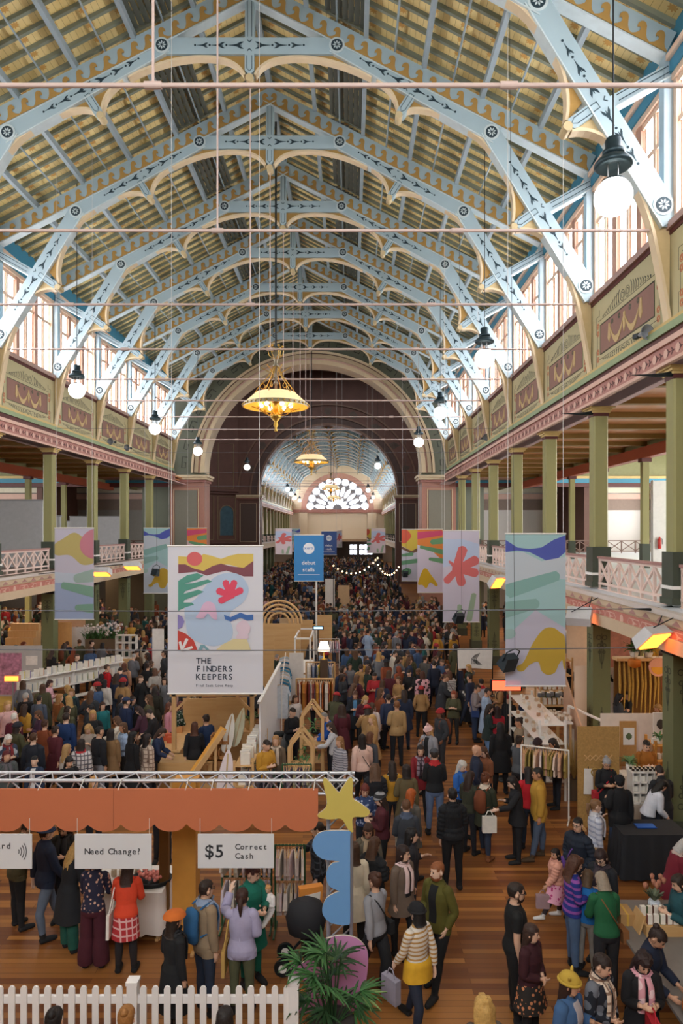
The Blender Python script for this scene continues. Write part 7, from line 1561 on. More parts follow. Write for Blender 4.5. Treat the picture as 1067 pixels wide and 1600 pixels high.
JN, JD = '#46566E', '#2A3446'
HB, HD_, HBL, HGR, HRD, HGO = '#2A1E18', '#4A3426', '#B08F5E', '#A9A6A2', '#8A3E22', '#8E6B3E'
def V(px, py, h, face, label, pose=ST, **k):
    person(label, hpos(px, py, k.pop('hh', h)), face + R.uniform(-.08, .08), h, k.pop('lod', 0), k.pop('group', None), pose=pose, skin=k.pop('skin', R.choice((0, 0, 1, 2, 2, 5))), **k)
# round the pay desk
V(72, 1286, 1.80, AR, 'person in a navy coat, navy beanie and faded jeans left of the change sign', W1, top=NV, legs='#5E6A7C', hat='#2E3C5A', hair=HB, hem=.84)
V(28, 1284, 1.72, AR, 'person in an olive brown jacket behind the card sign', TB, top='#4F4A34', legs=BL, hat='#4A4E3A', hair=HB, hem=.86)
V(101, 1281, 1.64, C_, 'person with dark curly hair facing us behind the blonde one at the pay desk', HOLD, top=DK, hl='curly', hair='#3A241C', scarf='#2E2A2C')
V(108, 1313, 1.68, AR, 'person with long blonde hair, long black coat and green trousers', TB, top='#202226', coat=.52, legs='#1E5246', hl='xlong', hair='#BF9A5E', wideleg=.6)
V(146, 1335, 1.66, A_, 'person in a floral blouse and wide maroon trousers below the change sign', TB, top='flower:#24243A:#C9A08A', off=.016, legs='#4A1E2A', hl='bob', hair=HB, wideleg=1.4, puff=0)
V(197, 1345, 1.62, A_, 'person in an orange jumper and red checked skirt with a white tote', TB, top='#D8472A', off=.02, skirt_=(.58, .03, 'check:#B5343A:#E0B0B0'), legs='#2A2628', hl='long', hair='#3A2620', bag='tote=#E3DED6', tights=1)
V(272, 1424, 1.60, AR, 'person in an orange beret and long black coat at the fence', BG, top='#1C1D20', coat=.45, legs=BL, hat='#C8692A', hatkind='beret', hl='mid', hair=HB, scarf='#26262A')
V(321, 1375, 1.76, AR, 'person in a tan anorak with a blue backpack', ST, top='#8F7A62', hem=.82, legs=JD, hair=HB, hl='crop', bag='back=#2A5A86', glasses=1, scarf='#8FA0BC')
V(378, 1389, 1.66, A_, 'person in a lilac cardigan and olive trousers with a tan shoulder bag', dict(aL='up', aR='bag'), top=LIL, off=.03, hem=.84, legs='#54563E', hl='pony', hair='#3A241E', bag='tote=#C09A58')
V(392, 1350, 1.68, CR, 'person in a teal dress carrying a baby in white', dict(aL='carry', aR='carry', hz=.5, hx=.3), top='#186A58', coat=.55, legs='#186A58', hl='bun', hair='#4A2620')
q = hpos(420, 1368, 1.40); person('baby in white with fair hair carried by the person in teal', (q[0], q[1] - .12), -.6, .72, 0, None, top='#E8E2E0', legs='#E4DEDC', hair='#C9925A', hl='crop', off=.02, wide=1, width=1.35, shoes='#D9D2CC', pose=dict(aL='hold', aR='hold', legL=(-.7, 1.0), legR=(-.6, .9)), z=.78, cat='baby')
V(497, 1285, 1.66, L_F, 'person in a dark plaid shirt reaching to the green rack behind the blue cut-out', dict(aL='down', aR='reach'), top='check:#23262E:#4A4E58', legs=BL, hl='pony', hair=HB)
V(553, 1316, 1.68, A_, 'person in a cream coat half hidden by the blue cut-out', BG, top='#D9CDB6', coat=.6, legs=DK, hl='mid', hair=HD_)
V(586, 1361, 1.68, AL, 'person in a grey jumper with a bun, a black coat over one arm', W1, top='#8F8F96', off=.016, legs='#1E1F22', hl='bun', hair='#4A2E22', strap='#1E1F22', wideleg=.8)
V(652, 1409, 1.68, AL, 'person in a striped top with a yellow jumper tied at the waist', W2, top='stripe:#D8D0C6:#B48A50', off=.016, legs='#262E40', hair='#1C1A1A', hl='bob', jumper='#D0A02A', hat='#1C1C20', bag='handL=#9A96A6')
V(684, 1344, 1.80, CL, 'person with a red beard in an open olive jacket striding towards us', dict(legL=(-.3, .06), legR=(.3, .4), aL='pocket', aR='pocket', hz=-.3), top='#54501E', inner='#17181B', hem=.84, legs='#1A1B1E', hair='#8A5230', hl='crop', beard='#8A4A26')
V(629, 1320, 1.66, CR, 'person in a taupe coat and a pink scarf with long dark hair', dict(legL=(-.2, .1), legR=(.2, .3), hz=.5), top='#6A5A4E', inner='#1A1A1D', coat=.72, legs=BL, hl='long', hair='#2A1A16', scarf='#D2B8B6')
V(575, 1285, 1.62, C_, 'person in an olive jacket with long brown hair behind the star', HOLD, top='#6A6458', hl='long', hair='#3E261C', scarf='#B9A48A')
V(583, 1309, 1.66, AR, 'person in a black padded jacket with brown hair left of the taupe coat', HOLD, top=BL, puff=1, hl='mid', hair='#4E3424')
V(570, 1224, 1.62, C_, 'person with red hair smiling towards us beside the star tip', HOLD, top='flower:#2E3F66:#9AA6C0', hl='long', hair='#5E241C')
V(597, 1238, 1.66, L_F, 'person in a striped dark beanie and maroon jumper', HOLD, top=MAR, hl='mid', hair=HB, hat='band:#2A2A2E:#8A8A8E', legs=BL)
V(642, 1294, 1.66, R_, 'person with black hair and a dark hood right of the brown haired ones', BG, top='#26262B', hl='long', hair='#161314', legs=JD)
V(635, 1250, 1.70, A_, 'person in a dark grey hooded jumper with short brown hair', HOLD, top='#3A3E46', hair='#5E402A', hl='crop', scarf='#4E5A70', legs=BL)
V(642, 1233, 1.66, AR, 'person with orange hair, a grey coat and a white tote', BG, top='#56524C', coat=.7, hl='mid', hair='#A5501E', bag='tote=#CFC7B8')
V(586, 1193, 1.66, A_, 'person with curly brown hair in a black padded coat behind the redhead', HOLD, top='#1E2026', puff=1, hl='curly', hair='#5E4432')
V(635, 1195, 1.70, A_, 'person in an olive coat with dark bobbed hair facing away', BG, top='#5E5238', coat=.7, hl='bob', hair='#221A18')
V(613, 1190, 1.62, A_, 'person in a mustard jacket with a spotted scarf, behind the olive coat', HOLD, top='#B5842A', hl='long', hair=HB, scarf='flower:#1E1E20:#D0D0D0')
V(679, 1171, 1.80, A_, 'person in a black jacket, grey cap and red scarf facing away', HOLD, top='#1A1B1E', legs='#5E7090', hat='#44464C', hatkind='cap', hair=HB, hl='crop', scarf='#B02A2E')
V(657, 1163, 1.64, C_, 'person in a dark red cardigan with a patterned scarf', W1, top='#7A1E26', inner='#1E1A1E', coat=.75, hl='mid', hair='#1E1616', scarf='check:#8A7A86:#4A3A44', legs=BL)
V(670, 1133, 1.68, CL, 'person in a pink beanie and grey cardigan holding a hand to the mouth', dict(aL='down', aR='mouth', hx=.3), top='#8F8F96', inner='#1C1C20', off=.03, hl='long', hair='#C9A066', hat='#D8B2AE', hatkind='pom', legs=BL)
V(707, 1231, 1.82, A_, 'person in a black padded jacket holding a phone, tallest in the walkway', dict(aL='down', aR='phone'), top='#18191D', puff=1, legs='#141518', hair='#1C1818', hl='crop')
V(720, 1187, 1.64, CR, 'person with long grey hair in a bright blue jacket', HOLD, top='#2A5EA8', inner='#55585C', hl='long', hair='#B9B4AE')
V(733, 1205, 1.64, AR, 'person with long dark hair in an olive jacket beside the bright blue jacket', HOLD, top='#34362A', hl='long', hair='#2E1E18')
V(758, 1207, 1.68, AR, 'person in an olive parka with a rust leather backpack', dict(aL='reach', aR='hold', legL=(-.15, .1), legR=(.2, .2)), top='#2C3022', coat=.72, legs=JD, hl='bun', hair='#5E3420', scarf='#CFC0AE', bag='back=#6E3A22', shoes='#7A4A2A')
V(808, 1212, 1.66, L_F, 'person in black with a lettered white bag beside the mustard coat', RC, top='#1C1C20', coat=.8, legs=BL, hl='xlong', hair='#1E1614', bag='handL=#D8D4CC')
V(826, 1199, 1.64, A_, 'person in a shiny red jacket behind the mustard coat', HOLD, top='#B81E2A', off=.03, hl='mid', hair='#1E1616', legs='#26303E')
V(841, 1198, 1.80, L_F, 'person in a mustard coat and faded jeans', dict(legL=(-.15, .1), legR=(.25, .3)), top='#B48A36', hem=.80, off=.034, legs='#4E5C72', hair='#1E1A18', hl='crop', skin=3, shoes='#4A3A2A')
V(744, 1164, 1.78, R_, 'bald person in a navy coat', PK, top='#232A3E', coat=.78, hl='crop', hair='#8A7A70', legs=BL, bald=1)
V(757, 1166, 1.64, CL, 'person with brown hair in a rust coat beside the bald one', HOLD, top='#7A4A30', hl='mid', hair='#4A3024')
V(782, 1129, 1.74, A_, 'person all in black with very long black hair', ST, top='#131316', coat=.6, legs='#131316', hl='xlong', hair='#121012', width=1.12)
V(811, 1150, 1.70, AR, 'person in a grey jumper lifting a garment from the white rack', dict(aL='up', aR='up'), top='#4A4E54', off=.02, legs=BL, hl='bun', hair=HB)
V(841, 1153, 1.62, CL, 'person in a dark headscarf behind the white clothes rack', HOLD, top='#8A7A86', hat='#2E1E22', hl='bob', hair='#2E1E22')
V(870, 1153, 1.62, L_F, 'person in a maroon top between the rack and the strand board', RC, top='#4A2226', hl='mid', hair=HB, skin=3)
# the near lower right
V(805, 1379, 1.78, R_, 'bearded person in a black T-shirt and clear glasses', dict(hz=.1, aL='down', aR='down', ), top='#17181A', sleeve=.31, off=.016, legs='#1A1B1E', beard='#3A261C', hair='#2A201C', hl='crop', glasses=1, width=1.1, shoes='#26262A')
V(829, 1444, 1.54, CR, 'child in a maroon bomber jacket and floral skirt with clasped hands', dict(aL='clasp', aR='clasp', hz=.3), top='#38161E', off=.03, skirt_=(.62, .1, 'flower:#2A2624:#C9825A'), legs='#1C1B1E', hl='long', hair='#3A2822', tights=1, cat='child')
V(868, 1325, 1.16, L_F, 'small child in a pink padded jacket and pink skirt', dict(legL=(-.35, .1), legR=(.3, .4), aL='fwd', aR='down', hz=.6), top='#D49A88', puff=1, skirt_=(.52, .12, 'flower:#E6A8C4:#C24A86'), legs='#3A3236', hl='long', hair='#1A1414', shoes='#D9D6D4', bag='handL=#A58A90', width=1.15, cat='child')
V(903, 1277, 1.66, CL, 'young person with glasses in a navy padded vest and a purple strap', PK, top='#1E2634', puff=1, hair='#1A1616', hl='crop', glasses=1, strap='#7A52A8')
V(895, 1336, 1.68, R_, 'person in a blue and magenta striped jumper and jeans', HOLD, top='band:#24307E:#8A4A9A', off=.02, legs='#4A6080', hl='curly', hair='#4A2C1E', hem=.9, shoes='#1A1A1C')
V(917, 1360, 1.48, AR, 'child in a bright blue jacket beside the green jumper', HOLD, top='#1F6AB0', off=.03, legs='#8A8680', hl='bob', hair='#54402E', cat='child')
V(947, 1368, 1.66, A_, 'person in a green jumper with a brown bag strap and grey bob', TB, top='#1E5A38', off=.022, legs='#26262A', hl='bob', hair='#8E8070', strap='#8A5A34')
V(941, 1324, 1.68, CL, 'person with glasses and a dark scarf holding out a phone', dict(aL='hold', aR='down', hx=.5), top='#1E2026', hl='bob', hair='#2A1A1A', scarf='#3A3038', glasses=1, bag='phone=#E4E2E0')
V(930, 1249, 1.64, R_, 'person in a pale striped jumper with a ponytail', dict(aL='mouth', aR='down'), top='band:#C3C6D2:#9AA0B6', off=.02, legs=TAN, hl='pony', hair='#7A5A3E', scarf='#C9C9D0')
V(947, 1183, 1.66, C_, 'grey haired person in black holding a parcel before the strand board', HOLD, top='#1A1B1F', coat=.8, hl='bun', hair='#8E8E92', glasses=1, strap='#B02430')
V(968, 1212, 1.72, A_, 'person in a black hooded coat and jeans beside the black table', BG, top='#17181C', hem=.78, off=.034, legs='#2C4468', hat='#17181C', hatkind='hood', hair='#17181C', hl='short', shoes='#1E1E22')
V(1013, 1232, 1.58, R_, 'person in a pale blouse with long dark hair by the nearest dark post', dict(aL='table', aR='table', lean=.5, hx=.2), hh=1.34, top='#C9CCD6', off=.03, hl='long', hair='#17130F')
V(1036, 1198, 1.74, A_, 'person in a black jacket at the cubby stand', TB, top='#1E2024', hl='crop', hair='#2A1E1A')
V(1049, 1306, 1.64, R_, 'grey haired person in a maroon coat leaning over the market table', dict(aL='table', aR='table', lean=.3, hx=.4), top='#6A1626', coat=.75, hl='bob', hair='#A8A4A2', scarf='#B9A39A')
V(1010, 1440, 1.66, CR, 'person in a navy coat with a bun looking down at the table', dict(aL='table', aR='table', lean=.15, hx=.45), top='#1C2438', coat=.8, hl='bun', hair='#2A1C18', skin=1)
V(1003, 1482, 1.64, C_, 'person in a black coat and a pink tie-dyed scarf with a red handbag', dict(aL='hold', aR='hold', hx=.5), top='#1A1A1E', coat=.6, hl='curly', hair='#2E2020', scarf='spot:#D59AA6:#E6C8CC', bag='handR=#B02230')
V(937, 1490, 1.66, CR, 'person in a dark patterned jumper and a checked cream scarf', dict(aL='clasp', aR='clasp', hz=.2, hx=.25), top='spot:#1E222C:#6A6E78', off=.03, hl='short', hair='#2A1E1A', scarf='check:#D8C6B4:#8A6E5E')
V(889, 1520, 1.64, CR, 'person in a yellow eared beanie and a denim jacket', dict(aL='bag', aR='bag', hz=.4), top='#3E5F8A', inner='#A9A2A6', off=.03, hl='long', hair='#33201A', hat='#B99A3E', hatkind='ears')
V(756, 1558, 1.64, A_, 'person with curly blonde hair at the bottom edge', ST, top='#5A5048', hl='curly', hair='#C09A5A')
V(84, 1577, 1.66, A_, 'person with a dark bun just inside the fence', ST, top=BL, hl='bun', hair='#1E1A1A')
V(197, 1574, 1.64, A_, 'person with light brown hair tied back just inside the fence', ST, top=GRY, hl='bun', hair='#9A6A3A')
V(351, 1576, 1.66, A_, 'person with short dark hair just inside the fence', ST, top=NV, hl='bob', hair='#221C1C')
V(1064, 1366, 1.62, L_F, 'person in teal cut by the right edge of the picture', HOLD, top='#1E4A52', hl='mid', hair=HB)
# the sellers and the people inside the bright side stalls
V(1009, 1155, 1.72, C_, 'seller in a mustard jumper behind the cubby stand', HOLD, top='#9A5E1E', off=.02, hair='#1E1613', hl='crop', lod=0)
for px, py, f, lb, tp, hr, hl in ((956, 1049, CR, 'person in black with brown hair below the crescent moon', BL, HD_, 'mid'), (962, 1062, A_, 'person with long blonde hair in a pale coat below the crescent moon', '#D9C9C4', '#C9A466', 'xlong'), (972, 1053, A_, 'person in a yellow jumper below the crescent moon', '#C08A1E', '#3A2218', 'bob'), (966, 1083, R_, 'person with black curls leaning on the white booth front', CH, '#151315', 'curly'), (981, 1080, L_F, 'dark haired person in black at the white booth front', BL, '#2A1E1A', 'crop'), (1030, 1100, L_F, 'person with long light hair below the golden cords', '#6E5A4E', HGO, 'long')):
    V(px, py, 1.66, f, lb, HOLD, top=tp, hair=hr, hl=hl, lod=1, off=.03)
# the middle walkway
for px, py, h, f, lb, k in (
    (660, 1049, 1.70, A_, 'person in a pink and black zigzag patterned coat', dict(top='spot:#D2A0A8:#2A2226', coat=.75, legs=BL, hl='bob', hair='#4A2A1E', off=.035)),
    (702, 1047, 1.66, A_, 'person in a white jumper with thin dark stripes and a brown bag', dict(top='stripe:#DAD8D6:#4A4A52', off=.03, legs=BL, hl='mid', hair='#5A3A2A', strap='#6A4030')),
    (678, 1031, 1.80, A_, 'tall person in a navy suit in the walkway', dict(top='#1C2234', hem=.8, legs='#1C2030', hl='crop', hair=HB)),
    (664, 1024, 1.80, AR, 'person in a grey jacket beside the navy suit', dict(top='#56524E', hl='crop', hair=HB, legs=DK)),
    (581, 1098, 1.66, A_, 'person in a pale pink coat with a ponytail', dict(top='#CFC0BC', coat=.72, legs='#D0BDB6', hl='pony', hair=HD_, bag='tote=#C9C4C0')),
    (620, 1095, 1.78, A_, 'person in a tan jacket with cropped hair in the walkway', dict(top='#A8895E', hem=.86, off=.034, legs='#1E2026', hl='crop', hair='#7A4E2E')),
    (607, 1083, 1.76, A_, 'person in navy beside the tan jacket', dict(top='#26304A', hl='crop', hair=HB)),
    (555, 1079, 1.66, C_, 'person in a dark cardigan and blue shirt reading a paper', dict(top='#23262C', inner='#4E7EA8', coat=.6, hl='long', hair='#4E3020', pose=HOLD)),
    (566, 1146, 1.70, A_, 'person in a pale pink padded jacket with a black strap', dict(top='#D8B5A8', puff=1, legs='#1A1B1E', hl='long', hair='#1E1614', strap='#1A1A1C')),
    (578, 1144, 1.66, AR, 'person in a charcoal coat beside the pale pink padded jacket', dict(top='#43464C', coat=.7, hl='bob', hair='#5E3A26')),
    (531, 1151, 1.68, CL, 'person in a grey striped top holding a dark blue bag', dict(top='stripe:#A9A8B0:#6A6A76', off=.016, legs='#2A2A2C', hl='mid', hair='#8A643E', bag='handR=#27304A')),
    (516, 1111, 1.72, L_F, 'person in a bright blue jacket at the house shaped frames', dict(top='#1F56B4', hl='crop', hair='#7E7A76', pose=TB)),
    (522, 1128, 1.64, L_F, 'person in pale grey reaching into the house shaped frame', dict(top='#B9BAC0', hl='mid', hair='#3A2A22', pose=RC)),
    (734, 1052, 1.78, AL, 'person in a navy jacket with a white sleeve at the goods table', dict(top=NV, legs=JD, hl='crop', hair=HB)),
    (741, 1069, 1.74, R_, 'person in a grey jumper with a blue bag at the goods table', dict(top='#8A7F80', legs='#2A3A54', hl='crop', hair=HB, strap='#2E4272', pose=RC)),
    (752, 1060, 1.74, A_, 'person in a white shirt and red scarf', dict(top='#BCC2D0', off=.02, legs='#2A3040', scarf='#B0262C', hair=HB, hl='crop')),
    (780, 1065, 1.72, L_F, 'person in a tan coat with a rucksack strap', dict(top='#A07A54', hl='crop', hair=HB, skin=4, pose=HOLD, bag='back=#2A2A2E')),
    (795, 1086, 1.66, CL, 'person in black with a dark red beret', dict(top='#1C1A1E', hat='#7A1A22', hatkind='beret', hl='mid', hair=HB, coat=.7)),
    (821, 1087, 1.66, CL, 'person in navy with a bright red beret', dict(top='#26304E', hat='#B01E26', hatkind='beret', hl='mid', hair=HD_)),
    (811, 1122, 1.64, L_F, 'person in a camel jumper by the pottery shelf', dict(top='#8A7862', hl='bun', hair=HB, skin=3)),
    (763, 1100, 1.68, R_, 'person in a teal dark coat with pale jeans', dict(top='#22302E', coat=.78, legs='#6A8AB4', hl='xlong', hair='#2A1E1A', pose=HOLD)),
    (777, 1104, 1.62, A_, 'person in a red coat in front of the red glowing heater', dict(top='#A01E2E', coat=.75, hl='mid', hair='#2A1614')),
    (415, 1155, 1.74, CR, 'seller in a mustard yellow jacket behind the green rack', dict(top='#B9882E', off=.03, hl='crop', hair=HB, pose=HOLD)),
    (431, 1149, 1.66, C_, 'person with long fair hair in a fur edged coat beside the mustard seller', dict(top='#6A5A4A', hl='xlong', hair='#9A7248', scarf='#D0C0B0')),
    (456, 1105, 1.76, CR, 'person all in black with a yellow lanyard at the black counter', dict(top='#17181C', hl='crop', hair=HB, scarf=None, pose=HOLD)),
    (461, 1086, 1.62, CR, 'person with brown hair in a pale top behind the lanyard wearer', dict(top='#C9C0BC', hl='bob', hair=HD_)),
    (489, 1060, 1.72, R_, 'person in a pale blue shirt leaning over the display cabinet', dict(top='#9AB0CC', off=.016, hl='crop', hair='#4A3424', pose=TB)),
    (254, 1207, 1.74, C_, 'person in a white T-shirt bent behind the rounded counter', dict(top='#D9DADC', sleeve=.31, off=.016, hl='crop', hair=HB, pose=TB)),
    (304, 1127, 1.70, A_, 'person with brown hair in a black coat inside the timber frame', dict(top='#1B1C20', hem=.8, hl='mid', hair='#4E2E20')),
    (322, 1117, 1.72, AL, 'person in navy with a topknot inside the timber frame', dict(top='#1E3050', hl='bun', hair=HB)),
    (274, 1096, 1.66, AR, 'person in a dark green dress with white flowers', dict(top='flower:#1E3A2E:#D0D4CC', coat=.5, hl='mid', hair='#6A3A34', pose=TB))):
    ps = k.pop('pose', R.choice((ST, BG, W1))); V(px, py, h, f, lb, ps, lod=k.pop('lod', 1), **k)
# the dim side walkway
for px, py, h, f, lb, k in (
    (197, 1090, 1.82, AR, 'person in a navy coat and flat navy cap, tall, left of the printed banner', dict(top='#1E2C4C', hem=.74, off=.034, legs='#6A5038', hat='#22304E', hatkind='cap', hl='crop', hair=HB)),
    (155, 1135, 1.80, AR, 'person in a black bomber jacket and grey trousers', dict(top='#1E2026', legs='#8A8C94', hl='crop', hair='#1A1618', off=.034)),
    (103, 1114, 1.76, A_, 'person in a bright navy blue hooded jacket above the pelmet', dict(top='#1E3866', off=.036, hl='short', hair='#2A1E1A', hem=.82)),
    (52, 1145, 1.76, A_, 'person in a dark padded jacket with short brown hair above the pelmet', dict(top='#1E232E', puff=1, hl='crop', hair='#4A3020')),
    (230, 1147, 1.64, AR, 'person in a cream checked coat with dark wavy hair', dict(top='check:#C9B6A6:#8A7468', coat=.62, hl='mid', hair='#221818', off=.035)),
    (207, 1143, 1.74, AR, 'person in a long black coat with sleek black hair', dict(top='#16171B', coat=.5, hl='bob', hair='#141214')),
    (173, 1139, 1.66, A_, 'person in a camel coat between the black ones', dict(top='#8A6A48', coat=.62, hl='bob', hair='#221A18')),
    (70, 1125, 1.66, A_, 'person in a rust coat with brown hair tied up', dict(top='#7A3E22', coat=.7, hl='bun', hair='#4A2E20')),
    (22, 1114, 1.64, A_, 'white haired person in a burgundy coat with a white tote', dict(top='#5E1E2E', hl='crop', hair='#D8D4CE', bag='tote=#D2CAC0')),
    (12, 1147, 1.62, CR, 'white haired person in a patterned navy top at the edge', dict(top='spot:#3A4256:#B9BCC4', hl='bob', hair='#DCD8D4', scarf='#7A2A30', glasses=1, pose=HOLD)),
    (10, 1173, 1.64, CR, 'person with dark red hair in a grey coat at the edge', dict(top='#4E5454', off=.036, hl='mid', hair='#5A1E24', scarf='#5E5A60')),
    (54, 1181, 1.52, C_, 'child in a navy shirt looking towards us above the pelmet', dict(top='#26324A', inner='#C9C9CC', hl='crop', hair='#161314', cat='child')),
    (107, 1181, 1.60, CR, 'person in black with long black hair reading a phone above the pelmet', dict(top='#17171B', hl='xlong', hair='#141113', pose=PH)),
    (127, 1155, 1.66, A_, 'person in a white checked jacket with a red collar', dict(top='check:#D0CCCE:#5A5660', scarf='#B03038', hl='bob', hair='#241A18', off=.034)),
    (139, 1131, 1.62, C_, 'person with wavy blonde hair facing us beside the black bomber', dict(top='#9A8E84', hl='curly', hair='#B58E5A', pose=PH)),
    (104, 1163, 1.62, AR, 'person with long fair hair beside the child in navy', dict(top='#B9B4AE', hl='xlong', hair='#A58458')),
    (147, 1213, 1.58, CR, 'person with blonde hair and sunglasses pushed up, just above the pelmet', dict(top='#B9A894', hl='mid', hair='#B5864A')),
    (112, 1076, 1.66, C_, 'person in a teal scarf and dark jacket facing us', dict(top='#1E2C32', scarf='#2A5A58', hl='mid', hair='#8A6238')),
    (93, 1084, 1.64, AR, 'person in a rust jumper with fair hair', dict(top='#8A5228', hl='mid', hair='#9A6E42')),
    (76, 1062, 1.64, R_, 'person in a pale pink jumper with dark hair at the book display', dict(top='#D8A9B4', off=.03, hl='mid', hair='#3A2220', pose=HOLD)),
    (40, 1082, 1.72, A_, 'person in a black coat below the flower print', dict(top='#17181B', coat=.6, hl='crop', hair=HGR)),
    (61, 1086, 1.68, A_, 'person in a slate hooded jacket below the book display', dict(top='#4A5262', hl='crop', hair='#2A2626', hem=.82)),
    (167, 1038, 1.76, AR, 'person in a bright red jacket at the book display', dict(top='#C01E26', hl='crop', hair='#4A3428', bag='back=#2A2A2E')),
    (194, 1036, 1.68, A_, 'person in a peach coat with a black shawl', dict(top='#B88A6E', coat=.55, hl='bob', hair='#5A3424', scarf='#1E1E22', width=1.1)),
    (163, 1062, 1.66, A_, 'person in a white jumper with black hair, nearer of two', dict(top='#D6D1CB', off=.032, hl='bob', hair='#17141A')),
    (152, 1060, 1.62, A_, 'person in a white jumper with black hair, farther of two', dict(top='#CFC8C2', off=.032, hl='mid', hair='#17141A')),
    (242, 1044, 1.70, AL, 'person in a grey fleece with brown hair by the poster board', dict(top='#A9A49E', hl='bob', hair='#5E4030')),
    (242, 1073, 1.74, A_, 'person in a dark olive coat left of the printed banner', dict(top='#2E2C24', hem=.8, off=.036, hl='bob', hair='#26201E')),
    (160, 1004, 1.70, A_, 'person in a grey coat at the white canopy', dict(top='#6A6E78', hl='bob', hair='#1E1A1C', off=.036)),
    (120, 1022, 1.72, R_, 'seller in a black jumper behind the book display', dict(top='#1E1F22', hl='crop', hair='#4A3024')),
    (142, 1101, 1.62, L_F, 'person in a slate coat with black hair behind the blonde', dict(top='#33363E', hl='bob', hair='#1A1618')),
    (160, 1097, 1.60, CR, 'person in turquoise with wavy brown hair', dict(top='#1E6A6E', hl='mid', hair='#3A241C')),
    (225, 1102, 1.64, L_F, 'person with dark hair in plum by the display counter', dict(top='#4A2A3A', hl='mid', hair='#2E1C1A', pose=TB)),
    (243, 1106, 1.74, L_F, 'person with a red trimmed black jacket at the display counter', dict(top='#1E1C20', hl='crop', hair='#2A1E1A', pose=TB)),
    (243, 1135, 1.66, R_, 'person in dark blue leaning over the display counter', dict(top='#23304E', hl='mid', hair='#3E2A20', pose=TB)),
    (264, 1098, 1.64, R_, 'person in pink behind the display counter', dict(top='#C98A9A', hl='mid', hair='#5E3424'))):
    ps = k.pop('pose', R.choice((ST, BG, ST))); V(px, py, h, f, lb, ps, lod=k.pop('lod', 1), **k)
# ---------------------------------------------------------------- the rest of the visitors, as far as they can be told apart
taken = [(o.location.x, o.location.y) for o in SC.objects if o.name.startswith('person')]
NAMED = len(taken)
from collections import Counter
CN = [('black', '#1A1B1E', 7), ('charcoal', '#34373C', 4), ('navy', '#222C44', 5), ('dark green', '#26362C', 2), ('olive', '#4C4B34', 3), ('camel', '#A07C50', 2), ('grey', '#6E7076', 3), ('maroon', '#521E28', 2), ('red', '#A3262C', 1), ('cream', '#D2C8B8', 2), ('pink', '#CFA5A2', 1), ('mustard', '#B08430', 1), ('denim blue', '#41597E', 2), ('plum', '#43293E', 1), ('rust', '#85452A', 1), ('brown', '#54402F', 2), ('pale blue', '#94A8C4', 1), ('teal', '#1F5658', 1)]
GN = [('coat', dict(coat=.62, off=.034)), ('jacket', dict(hem=.86, off=.032)), ('padded jacket', dict(puff=1)), ('jumper', dict(off=.02)), ('long coat', dict(coat=.48, off=.034))]
HN = [('short dark hair', dict(hl='crop', hair='#241B17')), ('long dark hair', dict(hl='long', hair='#2A1D18')), ('brown bob', dict(hl='bob', hair='#4E3626')), ('long brown hair', dict(hl='long', hair='#573C28')), ('blonde hair', dict(hl='mid', hair='#B18C56')), ('grey hair', dict(hl='crop', hair='#9A9794')), ('a bun', dict(hl='bun', hair='#33241D')), ('a ponytail', dict(hl='pony', hair='#5E4430')), ('red hair', dict(hl='mid', hair='#7E3A20')), ('a dark beanie', dict(hl='bob', hair='#2A1D18', hat='#2A2C34')), ('a red beanie', dict(hl='bob', hair='#2A1D18', hat='#A12A2E')), ('curly hair', dict(hl='curly', hair='#3A281F'))]
ZN = {'walk': 'in the middle walkway', 'mid': 'among the middle stalls', 'dim': 'in the dim side walkway', 'dimg': 'under the dim gallery', 'br': 'under the bright gallery', 'cross': 'in the crowd before the crossing'}
blocked = []
for o in SC.objects:   # furniture footprints
    if o.parent is None and o.get('category') in ('table', 'counter', 'shelf', 'stall', 'clothes rack', 'display frame', 'wall panel', 'booth wall', 'screen', 'column', 'display rack', 'stall wall', 'backdrop', 'display stand', 'plinth', 'flower stand', 'partition', 'post', 'stall sign', 'heater', 'display board', 'stall frame'):
        xs = [(o.matrix_world if False else Matrix.Translation(o.location) @ Euler(o.rotation_euler).to_matrix().to_4x4()) @ Vector(c) for ch in o.children if ch.type == 'MESH' for c in ch.bound_box]
        if xs: blocked.append((min(p.x for p in xs) - .22, max(p.x for p in xs) + .22, min(p.y for p in xs) - .22, max(p.y for p in xs) + .22))
def free(x, y, d=.5):
    if any(a < x < b and c < y < e for a, b, c, e in blocked): return False
    return all((x - a) ** 2 + (y - b) ** 2 > d * d for a, b in taken)
rc = random.Random(21); used = set(); protos = []
zones = [('walk', -.6, 4.2, 17.5, 24, 22, .62), ('dim', -10.2, -5.2, 16.5, 23, 30, .6), ('mid', -4.6, -.6, 20, 29, 12, .6), ('walk', -.3, 4.6, 24, 29, 40, .52), ('br', 7.2, 13.5, 18.5, 26, 12, .9), ('dim', -12.2, -5.0, 23, 29, 30, .65), ('dimg', -17.5, -12.6, 24, 30, 14, .8), ('walk', -.2, 5.0, 29, 33, 30, .52)]
LIMIT = 296; n_ind = NAMED; FIG = []
POS_ = [ST, BG, HOLD, PH, TB, W1, W2, PK, RC, dict(aL='hip', aR='hold'), dict(aL='clasp', aR='clasp')]
